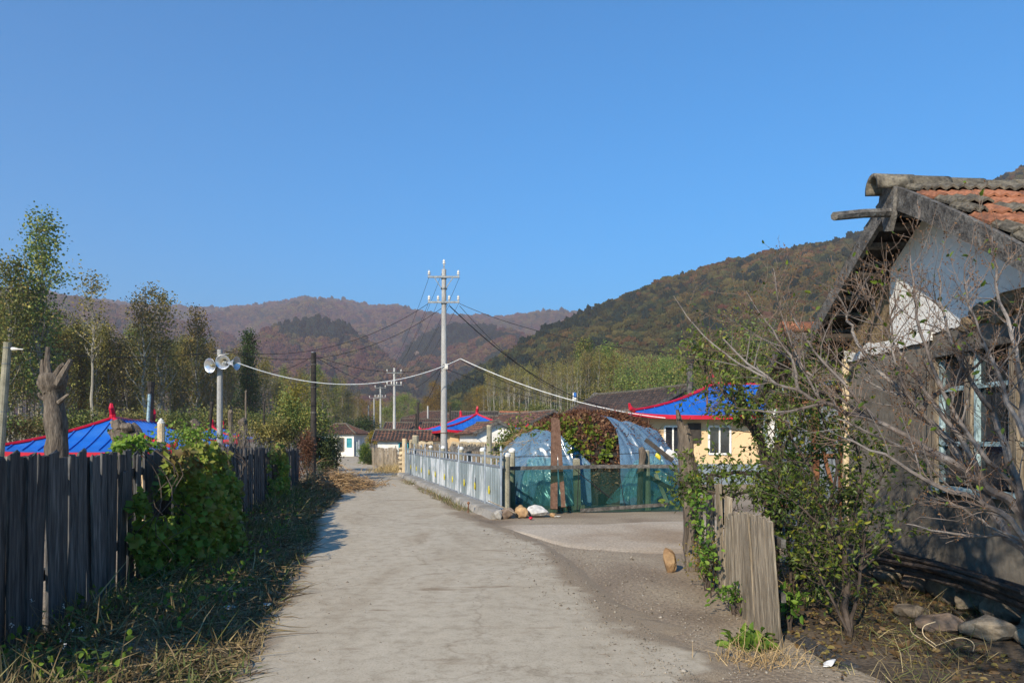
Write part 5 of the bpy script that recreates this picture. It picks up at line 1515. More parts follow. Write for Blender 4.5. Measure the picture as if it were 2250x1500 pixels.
    # leaning pole at the left edge
    lp = at(17, 752, 19.7); lb = at(-2, 1010, 19.7); o = thing('concrete_pole', 'leaning concrete pole cut by the left edge of the photo', 'pole', (lb.x, 19.7, G(lb.x, 19.7)))
    bb = lb + (lb - lp) * .55
    MB().tube([bb, lb, lp], [.125, .115, .095], 12).build('shaft', M['postconc'], o)
    for py, px in ((765, 16), (800, 13), (905, 6)): c = at(px, py, 19.7); MB().tube([c, c + Vector((0, 0, .02))], .108, 12).build('band', M['iron'], o)
    MB().lathe(at(24, 766, 19.6), (1, 0, -.05), [(0, .02), (.03, .045), (.12, .04), (.2, .015), (.32, .012), (.33, .001)], 8).build('strain_insulator', M['porcelain'], o)
    # wires
    W = wire
    W('black cable from the tall pole left crossarm towards the loudspeaker pole', at(941, 667, 29), at(492, 771, 25), .75, .010)
    W('black cable from the tall pole below the crossarm towards the loudspeaker pole', at(972, 676, 29), at(494, 772, 25), .95, .010)
    W('black cable from the left leaning pole to the loudspeaker pole', at(28, 768, 19.6), at(480, 772, 25), .20, .012)
    a = at(1012, 788, 28.6)
    W('white cable sagging from the loudspeakers to the tall pole', at(522, 797, 24.7), a, .85, .015, 'cable_white', 'white_cable', 30)
    W('white cable running down from the tall pole to the cream house', a, at(1462, 918, 27.4), .35, .015, 'cable_white', 'white_cable', 30)
    W('white tie holding the white cable out from the tall pole', at(981, 800, 28.8), a, 0.0, .015, 'cable_black', 'stay_wire', 4)
    W('thick black cable from the tall pole down to the dark barn', at(988, 672, 28.8), at(1335, 893, 38.5), .7, .020)
    W('second black cable from the tall pole down to the dark barn', at(1010, 672, 28.8), at(1350, 893, 37.5), 1.0, .010)
    W('thin wire from the tall pole right crossarm towards the right hillside', at(1010, 667, 28.9), at(1760, 790, 15), .5, .010)
    W('thin black wire under the white cable on the right', at(1014, 792, 28.7), at(1345, 890, 38), .5, .012)
    W('thin wire from tall pole junction box towards the grove', at(984, 812, 28.8), at(1330, 905, 39), .25, .010)
    m1, m2 = at(844, 818, 69), at(889, 818, 69); q1, q2 = at(845, 846, 69), at(889, 846, 69)
    W('wire from upper left arm of tall pole to second pole', at(942, 611, 28.9), m1, .8, .007)
    W('wire from upper right arm of tall pole to second pole', at(1009, 611, 28.9), m2, .8, .007)
    W('wire from top of tall pole to top of second pole', at(975.5, 588, 29), at(866, 807, 69), .8, .007)
    for k, (px, qx) in enumerate(((942, 845), (962, 860), (990, 874), (1009, 888))):
        W('%s of four wires on the lower arms between tall and second poles' % ('leftmost', 'second from left', 'third from left', 'rightmost')[k], at(px, 664, 28.9), at(qx, 845, 69), .7, .006)
    for k, (px, qx) in enumerate(((845, 823), (866, 836), (888, 850))):
        W('%s wire between the second and third poles' % ('left', 'middle', 'right')[k], at(px, 818, 69), at(qx, 852, 94), .5, .014)
    W('wire from the black wooden pole to the second power pole', at(692, 783, 27), at(845, 847, 69), .3, .012)
    W('wire from the loudspeaker pole to the black wooden pole', at(486, 815, 25), at(687, 783, 27), .35, .010)
    W('wire from the black wooden pole to the tall pole', at(692, 781, 27), at(967, 808, 28.9), .35, .010)
    W('wire from the second pole up to the tall pole junction box', at(868, 850, 69), at(969, 808, 28.9), .6, .012)
    W('wire from the tall pole junction down towards the brown roofs', at(969, 812, 28.8), at(925, 893, 60), .3, .012)
poles()

# ------------------------------------------------------------------ the heap of bean vines, its plastic sheets and the netting
HC = Vector((2.08, 20.6, 0))
def heap_pt(a, v):
    """a azimuth, v 0 foot .. 1 top of the lumpy heap"""
    rx, ry, hh = 2.42, 1.7, 2.36
    c = math.cos(v * math.pi / 2) ** .62
    lump = 1 + .10 * (float(fbm(math.cos(a) * 1.7 + 3, math.sin(a) * 1.7 + v * 2, 4, 3)) - .5) * 2
    return np.array([HC.x + rx * c * math.cos(a) * lump, HC.y + ry * c * math.sin(a) * lump, hh * math.sin(v * math.pi / 2) ** .85 * (1 + .05 * math.sin(3 * a + 1)) - .05])
def heap_normal(a, v):
    e = .02; p = heap_pt(a, v); q = heap_pt(a + e, v) - p; w_ = heap_pt(a, min(v + e, .999)) - p
    n = np.cross(q, w_); return n / (np.linalg.norm(n) + 1e-9)

def make_heap():
    r = R(500)
    root = thing('vine_heap', 'big heap of dried bean vines partly under plastic beside the side road', 'heap', tuple(HC))
    P = [[heap_pt(a, v) for v in np.linspace(0, 1, 20)] for a in np.linspace(0, 2 * math.pi, 56)]
    MB().grid(P).build('core', M['wood_black'], root)
    n = 15000
    A = r.uniform(math.pi * .85, math.pi * 2.15, n); V_ = r.uniform(.05, 1, n) ** .8
    B = np.array([heap_pt(a, v) for a, v in zip(A, V_)]); N_ = np.array([heap_normal(a, min(v, .97)) for a, v in zip(A, V_)])
    strawy = (B[:, 0] < HC.x - 1.25)
    D = unit(r.normal(size=(n, 3)) + N_ * .35)
    blades('dry_vines', B[~strawy] - N_[~strawy] * .03, D[~strawy], r.uniform(.12, .34, (~strawy).sum()), r.uniform(.014, .03, (~strawy).sum()), r.beta(1.6, 2.6, (~strawy).sum()), M['vinebrown'], root, r, bend=.8)
    k = 5200; A2 = r.uniform(math.pi * .9, math.pi * 2.1, k); V2 = r.uniform(.1, 1, k)
    B2 = np.array([heap_pt(a, v) for a, v in zip(A2, V2)]); N2 = np.array([heap_normal(a, min(v, .97)) for a, v in zip(A2, V2)])
    leaves('dry_leaves', B2 + N2 * .03, unit(r.normal(size=(k, 3)) + N2 * .3), r.uniform(.05, .12, k), r.uniform(.2, .9, k), M['vinebrown'], root, r, width=.7)
    m = strawy.sum()
    Ds = unit(r.normal(size=(m, 3)) * .4 + np.array([-.5, -.15, -.6]))
    blades('straw', B[strawy], Ds, r.uniform(.2, .5, m), r.uniform(.012, .022, m), r.uniform(.2, 1, m), M['straw'], root, r, bend=.4)
    # live bean leaves trailing over it in two streaks
    def streak(pts, cnt, spread):
        Q = []
        for _ in range(cnt):
            i = r.integers(len(pts) - 1); t = r.uniform(); px = pts[i][0] * (1 - t) + pts[i + 1][0] * t + r.normal() * spread; py = pts[i][1] * (1 - t) + pts[i + 1][1] * t + r.normal() * spread
            Q.append((px, py))
        return Q
    Q = streak([(1175, 952), (1210, 940), (1250, 932)], 150, 10) + streak([(1240, 925), (1250, 945), (1247, 970), (1262, 985)], 150, 9) + streak([(1285, 922), (1292, 945), (1305, 965)], 80, 8) + streak([(1340, 965), (1335, 985), (1322, 1010)], 90, 6) + streak([(1270, 985), (1290, 1010)], 50, 10) + streak([(1120, 960), (1160, 945)], 60, 8) + streak([(1283, 912), (1284, 915)], 12, 3)
    pts, nn = [], []
    for (px, py) in Q:                                     # follow each sight line to the face of the heap
        best = None
        for d in np.linspace(18.0, 20.6, 40):
            p = at(px, py, d); x_, y_ = (p.x - HC.x) / 2.42, (p.y - HC.y) / 1.7
            vv = math.asin(min(1, max(0, p.z) / 2.36) ** (1 / .85)) / (math.pi / 2)
            if x_ * x_ + y_ * y_ <= (math.cos(vv * math.pi / 2) ** .62) ** 2: best = p; break
        if best is None: continue
        pts.append(tuple(best + Vector((0, -.10, .03)))); nn.append(unit(r.normal(size=3) * .7 + np.array([0, -.5, -.25])))
    if pts: leaves('green_bean_leaves', np.array(pts), np.array(nn), r.uniform(.09, .16, len(pts)), r.beta(2, 2, len(pts)), M['leaf_bean'], root, r, width=.85, shape='oval')
    # dark green shrub hanging over its left shoulder
    b = thing('ivy_shrub', 'dark green shrub at the left shoulder of the vine heap', 'shrub', tuple(Vector((at(1120, 0, 21.5).x, 21.5, 0))))
    k = 1500; c = np.array(at(1122, 968, 21.3)); Pn = c + r.normal(size=(k, 3)) * np.array([.22, .25, .26]); Pn[:, 2] += (Pn[:, 0] - c[0]) * .7
    leaves('foliage', Pn, r.normal(size=(k, 3)) + np.array([0, 0, -.2]), r.uniform(.06, .11, k), r.uniform(0, .8, k), M['leaf_bush'], b, r, kind=None)
    MB().tube([c + [0, 0, -1.7], c + [.03, 0, -.6], c], [.03, .025, .01], 5).build('stem', M['twig_dark'], b)

def film(name, label, rows, mat, seed, fold=.05, freq=9.0, nu=110, nv=80, lift=0.0, parts=None):
    """a sheet through control rows (each row: points in px, py, depth), gathered into folds"""
    rows3 = [smooth_path([at(*p) for p in row], nu) for row in rows]
    grid = []
    for i in range(nu): grid.append(smooth_path([rw[i] for rw in rows3], nv))
    G_ = np.array(grid)
    du = np.gradient(G_, axis=0); dv = np.gradient(G_, axis=1); N_ = unit(np.cross(du, dv))
    U, V_ = np.meshgrid(np.linspace(0, 1, nu), np.linspace(0, 1, nv), indexing='ij')
    f = (fbm(U * freq * 1.3 + V_ * 1.2, V_ * .9, seed, 2) - .5) * 2.2 + .8 * (fbm(U * freq * 3.5 - V_ * 2, V_ * 1.3, seed + 5, 2) - .5) + .30 * np.sin(U * freq * 6 + 4 * fbm(U * 3, V_ * 2, seed + 1)) + .35 * (fbm(U * 5, V_ * 9, seed + 8, 2) - .5)
    f = f - .9 * np.abs(fbm(U * freq * 2.6 + V_ * 7.0, V_ * 2.2 - U * 2, seed + 31, 2) - .5) * 2
    f = f + .9 * np.abs(fbm(U * freq * 1.1 + V_ * 3.0, V_ * 1.2 - U, seed + 21, 2) - .5) * 2
    f = f * (.35 + .65 * np.clip(np.minimum(U, 1 - U) * 8, 0, 1)) * (.4 + .6 * np.clip((1 - V_) * 7, 0, 1))
    G_ = G_ + N_ * (f * fold)[:, :, None]
    root = thing(name, label, 'sheet', tuple(G_[nu // 2, 0]))
    MB().grid([[tuple(p) for p in row] for row in G_]).build('film', M[mat], root, True)
    return root

make_heap()
def drape(label, a0, a1, tops, mat, seed, flare=.30, fold=.07, skew=0.0, nu=120, nv=70, freq=7.0):
    """a sheet thrown over the flank of the heap between two azimuths; tops gives how high it reaches along its width"""
    P = []
    for i in range(nu):
        u = i / (nu - 1); vm = float(np.interp(u, [t[0] for t in tops], [t[1] for t in tops])) + .03 * (float(fbm(u * 9, 1.5, seed)) - .5)
        row = []
        for j in range(nv):
            t = j / (nv - 1); v = .01 + (vm - .01) * t
            a = math.radians(a0 + (a1 - a0) * u + skew * (1 - t))
            p = heap_pt(a, v); n = heap_normal(a, min(v, .96))
            if n @ np.array([math.cos(a), math.sin(a), .6]) < 0: n = -n
            c = freq * u + 1.3 * t
            f = (float(fbm(c * 1.4, t * 1.1, seed, 2)) - .5) * 2.4 - abs(float(fbm(c * 2.6 + t * 2, t * 1.7, seed + 4, 2)) - .5) * 2.0 + .5 * (float(fbm(c * 6 - t * 4, t * 3.2, seed + 9, 2)) - .5) + .5 * (float(fbm(u * 3, t * 9 + u * 4, seed + 13, 2)) - .5)
            row.append(tuple(p + n * (.12 + f * fold * (1 - .5 * t)) + np.array([math.cos(a), math.sin(a), 0]) * flare * (1 - t) ** 2))
        P.append(row)
    root = thing('plastic_sheet', label, 'sheet', P[nu // 2][0])
    MB().grid(P).build('film', M[mat], root, True)
    return root
drape('blue plastic sheet draped over the left side of the vine heap', 172, 268, [(0, .32), (.25, .52), (.5, .58), (.75, .50), (1, .26)], 'film_blue', 3, flare=.35)
film('plastic_sheet', 'shiny teal plastic sheet bundled under the left blue one behind the netting', [
    [(1135, 1115, 17.55), (1170, 1118, 17.4), (1215, 1116, 17.4), (1285, 1112, 17.7)],
    [(1140, 1080, 17.6), (1170, 1078, 17.35), (1215, 1075, 17.35), (1275, 1085, 17.8)],
    [(1150, 1040, 17.8), (1172, 1035, 17.5), (1210, 1032, 17.5), (1265, 1050, 17.9)],
    [(1160, 1008, 18.15), (1178, 1005, 17.85), (1210, 1004, 17.85), (1250, 1020, 18.1)]], 'film_teal', 9, .12, 6)
drape('blue plastic sheet hanging in a tall peak over the right side of the heap', 292, 358, [(0, .90), (.12, .93), (.3, .76), (.6, .66), (1, .50)], 'film_blue', 5, flare=.30, fold=.09, skew=-9)
film('plastic_sheet', 'teal plastic sheet spread low at the right end behind the netting', [
    [(1330, 1104, 17.35), (1380, 1100, 17.4), (1430, 1095, 17.6), (1478, 1090, 17.9)],
    [(1362, 1065, 17.75), (1395, 1060, 17.8), (1435, 1055, 18.0), (1470, 1050, 18.2)],
    [(1395, 1012, 18.2), (1412, 1005, 18.3), (1435, 1000, 18.4), (1452, 998, 18.5)]], 'film_teal', 12, .12, 5)

def netting():
    r = R(77); d = 16.9
    root = thing('net_fence', 'green shade net fence with wooden rails along the side road', 'fence', (1.8, d, 0))
    a, b = at(1108, 1027, 16.6), at(1502, 1023, 17.2)
    a.z = 1.03; b.z = 1.06
    MB().bar(a, a.lerp(b, .5) + Vector((0, 0, .015)), .05, .085).build('top_rail', M['wood_grey'], root)
    MB().bar(a.lerp(b, .5) + Vector((0, -.03, .02)), b, .05, .08).build('top_rail', M['wood_grey'], root)
    MB().bar(at(1205, 1121, 17.0), at(1285, 1113, 17.05), .06, .09).build('bottom_rail', M['wood_warm'], root)
    MB().bar(at(1275, 1121, 16.9), at(1485, 1106, 17.3), .05, .08).build('bottom_rail', M['wood_grey'], root)
    P = []
    for i in range(61):
        t = i / 60; c = a.lerp(b, t) + Vector((.1, .10, 0)); row = []
        for j in range(13):
            z = .02 + (c.z - .02) * j / 12
            row.append((c.x, c.y + .05 * (float(fbm(t * 14, j * .35, 3)) - .5) * 2 * math.sin(math.pi * j / 12), z))
        P.append(row)
    MB().grid(P).build('net', M['net'], root, True)
    for (px, yt, yb, dd, w, mt, lab, tp) in ((1269, 1008, 1112, 17.3, .16, 'postconc', 'square concrete post in the middle of the netting', 'sq'), (1423, 990, 1110, 17.6, .15, 'postconc', 'stout concrete post near the right end of the netting', 'rd')):
        t_, bt = at(px - 3, yt, dd), at(px, yb + 20, dd); bt.z = -.05
        o = thing('concrete_post', lab, 'post', tuple(bt))
        if tp == 'sq': MB().bar(bt, t_, w, w * .8, (0, 1, 0)).build('shaft', M[mt], o)
        else: MB().tube([bt, (t_ + bt) / 2, t_], [w * .62, w * .56, w * .5], 9).build('shaft', M[mt], o)
        MB().tube([t_, t_ + Vector((0, 0, .02))], [w * .42, w * .36], 6).build('head', M['concrete'], o)
    for (p0, p1, w, mt, lab) in ((at(1217, 1118, 16.5), at(1218, 918, 17.9), .16, 'wood_red', 'wide reddish board leaning upright against the netting'), (at(1238, 1114, 16.55), at(1225, 922, 17.85), .10, 'wood_red', 'narrower reddish board crossing behind the wide one'), (at(1478, 1012, 17.0), at(1418, 965, 17.2), .10, 'wood_black', 'short dark board propped diagonally above the netting rail'), (at(1466, 1104, 17.6), at(1440, 1040, 17.8), .09, 'postconc', 'grey stake leaning behind the right end of the netting'), (at(1480, 1075, 17.5), at(1400, 1035, 18.0), .10, 'wood_black', 'dark timber lying slanted behind the right netting')):
        o = thing('leaning_board', lab, 'board', tuple(p0)); MB().bar(p0, p1, w, .035, (0, 1, 0)).build('board', M[mt], o)
    s = thing('dead_stump', 'ragged dead stump poking up beside the blue sheet', 'stump', tuple(Vector((at(1408, 0, 17.4).x, 17.4, 0))))
    q = smooth_path([at(1406, 1110, 17.4), at(1408, 1040, 17.4), at(1412, 1000, 17.4), at(1408, 982, 17.4)], 9); MB().tube(q, [.07, .075, .07, .08, .075, .085, .09, .08, .05], 7).build('trunk', M['bark'], s)
    # sacks and bottles behind the rail
    for i, (px, py, w, h, mt, lab) in enumerate(((1447, 1002, .16, .22, 'yellow', 'yellow plastic bottle hung on the netting rail'), (1452, 990, .20, .24, 'sack', 'small white bag beside the yellow bottle'), (1473, 998, .34, .34, 'sack', 'white printed bag beside the netting rail'))):
        p = at(px, py, 17.25); o = link('plastic_bag' if mt == 'sack' else 'plastic_bottle', stone_mesh('bag', 600 + i, (w, w * .6, h), 2, .5), M[mt]); o.location = p; tag(o, lab, 'bag' if mt == 'sack' else 'bottle')
    # wires under tension on the net
    for i, (p0, p1) in enumerate(((at(1263, 1030, 16.9), at(1345, 1095, 16.95)), (at(1268, 1120, 16.9), at(1272, 1028, 16.8)), (at(1360, 1030, 16.9), at(1372, 1108, 17.0)), (at(1118, 1003, 17.6), at(1470, 992, 17.9)))):
        wire(('slanting wire across the netting', 'upright wire beside the square post', 'wire hanging in front of the right netting', 'taut thin wire across the plastic sheets')[i], p0, p1, .02, .009, 'cable_black', 'tie_wire', 8)
netting()

def stones():
    for i, (px, py, d, sz, mt, lab) in enumerate(((1114, 1133, 15.6, (.36, .3, .30), 'rock_red', 'reddish boulder at the near corner of the metal fence'), (1143, 1110, 16.4, (.26, .24, .26), 'rock_tan', 'tan stone behind the corner boulders'), (1146, 1130, 15.8, (.30, .28, .28), 'rock_tan', 'tan boulder between the reddish and the pale block'), (1181, 1122, 16.0, (.60, .34, .30), 'rock_white', 'large pale stone block in front of the netting'), (1215, 1127, 16.0, (.14, .12, .11), 'rock_tan', 'small ochre stone right of the pale block'), (1094, 1138, 15.5, (.22, .22, .26), 'concrete', 'broken plinth lump with white splash at the fence corner'), (1473, 1241, 9.3, (.24, .2, .36), 'rock_tan', 'upright brown stone standing beside the brown plank fence'), (881, 1046, 34, (.3, .25, .22), 'concrete', 'pale rounded stone at the far end of the plinth'))):
        o = link('boulder', stone_mesh('boulder', 400 + i, sz, 3, .35), M[mt], None, False)
        p = at(px, py, d); o.location = (p.x, d, sz[2] * .40); tag(o, lab, 'stone')
    bt = at(1166, 1133, 15.4); o = link('red_ball', stone_mesh('red_ball', 9, (.08, .08, .08), 3, .02), M['trim_red'], None, True); o.location = (bt.x, 15.4, .045); tag(o, 'small dark red ball in front of the pale block', 'ball')
    s = thing('iron_stake', 'short rusty iron stake before the plinth', 'stake', tuple(Vector((at(1052.5, 0, 16.9).x - .25, 16.9, 0))))
    b = s.location; MB().tube([b, b + Vector((.01, 0, .22))], [.014, .014], 6).build('rod', M['rust'], s); MB().lathe(b + Vector((.01, 0, .2)), (0, 0, 1), [(0, .02), (.03, .035), (.06, .02), (.065, .001)], 7).build('head', M['rust'], s)
    rod = thing('stick', 'long thin stick leaning over the corner boulder', 'stick', tuple(at(1130, 1130, 15.5)))
    MB().tube([at(1072, 1099, 16.0), at(1110, 1116, 15.6), at(1134, 1128, 15.4)], [.012, .014, .016], 5).build('stick', M['wood_warm'], rod)
    # sign on a thin post beyond the barn
    d = 60; p = at(1263, 868, d); z0 = G(p.x, d)
    sg = thing('sign_post', 'small blue and white sign on a thin post left of the barn roof', 'sign', (p.x, d, z0))
    MB().tube([(p.x, d, z0 - .1), (p.x, d, p.z + .3)], .04, 6).build('post', M['iron'], sg)
    MB().box(at(1263, 868, d - .08), (.24, .04, .42)).build('blue_face', M['sign_blue'], sg)
    MB().box(at(1259.5, 868, d - .11), (.06, .02, .42)).build('white_band', M['whitecap'], sg); MB().box(at(1262, 876, d - .10), (.32, .03, .2)).build('lower_plate', M['whitecap'], sg)
stones()

# ------------------------------------------------------------------ bushes, pollards, weeds
def bush(name, label, c, rad, n, mat, seed, leaf=.06, tint=(0, 1), stems=7, shape='oval', width=.55, grp=None, dens=.75, gap=.18, twig='twig_dark', cat='bush'):
    r = R(seed); c = np.array(c, float); rad = np.array(rad, float)
    root = thing(name, label, cat, (c[0], c[1], G(c[0], c[1])), grp)
    base = np.array([c[0], c[1], G(c[0], c[1])])
    mb = MB(); cl = []
    for k in range(stems):
        u = unit(r.normal(size=3)) * r.uniform(.4, 1); u[2] = abs(u[2]) * .9 + .1
        e = c + u * rad * .9
        s0 = base + r.normal(size=3) * np.array([.12, .12, 0]) * rad[0]
        mb.tube(smooth_path([s0, (s0 + e) / 2 + r.normal(size=3) * .08 * rad, e], 6), list(np.linspace(.012 * rad[2] + .004, .003, 6)), 4, caps=False)
        cl.append(e); cl.append((e + c) / 2)
    for k in range(14): cl.append(c + unit(r.normal(size=3)) * rad * r.uniform(.35, .95))
    mb.build('stems', M[twig], root)
    cl = np.array(cl); w = r.uniform(.4, 1.4, len(cl)); idx = r.choice(len(cl), n, p=w / w.sum())
    P = cl[idx] + r.normal(size=(n, 3)) * rad * gap
    P[:, 2] = np.maximum(P[:, 2], base[2] + .03)
    off = r.normal(size=len(cl)) * .16
    t = tint[0] + (tint[1] - tint[0]) * np.clip(r.beta(2, 2.4, n) + off[idx], 0, 1)
    leaves('foliage', P, unit(r.normal(size=(n, 3)) + (P - c) / rad * .5 + np.array([0, 0, -.25])), leaf * r.uniform(.6, 1.3, n), t, M[mat], root, r, kind=None, shape=shape, width=width)
    return root

def roadside():
    bush('bush', 'tall olive bush behind the black pole on the left roadside', at(655, 945, 31), (1.3, 1.2, 1.5), 5200, 'leaf_green', 810, .10)
    bush('bush', 'rust brown weedy bush left of the black pole', at(676, 1005, 25.6), (.38, .5, 1.0), 3000, 'leaf_rust', 811, .06, cat='bush')
    bush('bush', 'dark green bush right of the black pole', at(708, 1000, 29.5), (.75, .9, .95), 5200, 'leaf_dark', 812, .09)
    bush('bush', 'dark low bush overhanging the road beyond the black pole', at(722, 1003, 40), (.75, 1.6, .9), 4200, 'leaf_dark', 813, .10)
    bush('bush', 'yellow green bush above the far plank tops', at(648, 900, 36), (1.2, 1.2, 1.3), 3800, 'leaf_gold', 814, .10, (0, .5))
    bush('bush', 'loose brownish bush above the left fence end', at(600, 955, 30), (1.2, 1.0, .9), 3600, 'leaf_olive', 815, .09)
    bush('bush', 'grey twiggy bush behind the middle of the left fence', at(525, 965, 17), (.55, .5, .45), 260, 'leaf_olive', 816, .05, stems=90, twig='twig')
    bush('bush', 'green hedge at the right roadside before the plank gate', at(801, 1000, 53), (.5, .7, .85), 4200, 'leaf_bush', 817, .09)
    bush('bush', 'dark hedge block beside the distant plank gate', at(812, 1008, 50.5), (.42, .5, .65), 3600, 'leaf_dark', 818, .08)
    bush('bush', 'vines over the stake fence at the road bend', at(750, 982, 77.5), (.9, .4, .8), 3600, 'leaf_vine', 819, .12)
    bush('bush', 'round dark bushes below the second pole', at(795, 945, 92), (2.6, 2.0, 2.2), 4000, 'leaf_dark', 820, .2)
    bush('bush', 'golden bush left of the low white house', at(818, 962, 58), (.5, .5, .7), 1600, 'leaf_gold', 821, .1)
    bush('bush', 'olive weeds in front of the left blue roof', at(415, 968, 14.5), (.7, .6, .35), 1500, 'leaf_vine', 822, .06, (.3, .9), stems=24)
    bush('bush', 'yellow green vine tips on top of the left fence', at(300, 985, 9.6), (.32, .5, .22), 500, 'leaf_bean', 823, .075, (0, .8), stems=14)
    for k, (px, py, d, rx, rz) in enumerate(((-60, 944, 44, 3.2, 1.5), (60, 949, 46, 3.0, 1.4), (170, 944, 46, 3.0, 1.4), (270, 939, 48, 3.0, 1.4), (380, 939, 52, 3.2, 1.5), (470, 934, 56, 3.2, 1.5), (560, 939, 62, 3.2, 1.6), (640, 944, 75, 3.4, 1.9), (720, 949, 95, 4, 1.9))):
        lab = ('scrub at the left edge under the poplars', 'scrub under the tallest poplar', 'scrub under the thin poplar', 'scrub behind the left blue roof', 'scrub right of the left blue roof', 'scrub behind the loudspeaker pole', 'scrub right of the loudspeaker pole', 'scrub behind the black pole', 'scrub left of the white house at the bend')[k]
        bush('bush', 'brownish ' + lab, at(px, py, d), (rx, 2.0, rz), 3000, 'leaf_olive' if k % 2 else 'leaf_green', 830 + k, .17, (0, .7), stems=26, twig='bark_pale')
    for k, (px, py, d, rx, rz) in enumerate(((1110, 925, 88, 3, 2), (1180, 915, 86, 3, 2), (1240, 924, 84, 3.2, 1.4), (1310, 890, 86, 4, 3.4), (1390, 865, 84, 4, 4.2), (1470, 850, 80, 4, 4.5), (1560, 830, 70, 4.5, 5), (1660, 810, 60, 4.5, 5))):
        bush('bush', ('low scrub under the right grove, nearest the tall pole', 'low scrub under the right grove, second from the tall pole', 'low scrub in the right grove behind the sign', 'green thicket behind the barn ridge', 'green thicket above the barn roof', 'green thicket behind the grey flue', 'green thicket left of the old house', 'tall green thicket just left of the old house roof')[k], at(px, py, d), (rx, 2.5, rz), 3600, 'leaf_green' if k % 3 else 'leaf_olive', 850 + k, .19, (0, .9), stems=14, twig='bark')
    # hop vines hanging over the left fence
    def vine(label, y0, y1, hmax, n, seed, out=.28, lf=.085, ztop=1.62):
        r = R(seed); yc = (y0 + y1) / 2
        root = thing('fence_vine', label, 'vine', (float(fence_x(yc)) + .15, yc, 0), None)
        mb = MB()
        for k in range(16):
            y = r.uniform(y0, y1); x = float(fence_x(y)) + .08; q = [(x + r.uniform(0, .1), y, .1)]
            for j in range(5): q.append((x + r.uniform(0, out * .6), y + r.normal() * .15, .1 + (ztop - .1) * (j + 1) / 5))
            mb.tube(smooth_path(q, 14), .005, 4, caps=False)
        mb.build('stems', M['twig_dark'], root)
        y = r.uniform(y0, y1, n); u = (y - y0) / (y1 - y0); z = r.uniform(.02, 1, n) ** .9
        env = np.sin(np.pi * np.clip(u + .10 * (z - .5) + .12 * (vnoise(z * 5, y * 0, seed) - .5), .02, .98)) ** .6
        lump = fbm(y * 2.2, z * 3.2, seed, 3)
        x = fence_x(y) + .04 + out * env * (1 - .55 * z) * (.3 + 1.3 * lump) * r.uniform(.5, 1.0, n)
        z = z * ztop * (.75 + .25 * env)
        keep = lump > .30 + .22 * (1 - env) + .10 * (z > ztop * .8)
        P = np.stack([x, y, z], 1)[keep]; m = len(P)
        D = unit(r.normal(size=(m, 3)) * .6 + np.array([.6, -.5, -.5]))
        t = np.clip(.15 + .75 * lump[keep] + r.normal(size=m) * .14 - .05 + .25 * (P[:, 2] > 1.2), 0, 1)
        leaves('foliage', P, D, lf * r.uniform(.5, 1.3, m), t, M['leaf_vine'], root, r, kind=None, shape='lobed', width=.62)
    vine('big green hop vine covering the middle of the left fence', 7.7, 12.5, 1.6, 7500, 900, out=.80, lf=.10)
    vine('smaller vine draped on the far part of the left fence', 17.5, 20.5, 1.6, 1800, 901, out=.35, lf=.10)
    # climbing leaves on the brown fence to the right
    r = R(905); root = thing('fence_vine', 'leafy vine climbing the brown plank fence', 'vine', (2.15, 7.5, 0))
    n = 260; t = r.uniform(0, 1, n); P = np.stack([2.05 + r.normal(size=n) * .05 - .1 * t, 7.75 + r.normal(size=n) * .16, .25 + .85 * t + r.normal(size=n) * .06], 1)
    leaves('foliage', P, unit(r.normal(size=(n, 3)) + np.array([-.4, -.6, -.4])), r.uniform(.04, .07, n), r.uniform(.1, .6, n), M['leaf_vine'], root, r, kind=None, width=.7)
    MB().tube([(2.1, 7.8, 0), (2.06, 7.75, .5), (2.1, 7.7, 1.1)], [.008, .006, .003], 4).build('stems', M['twig_dark'], root)
roadside()

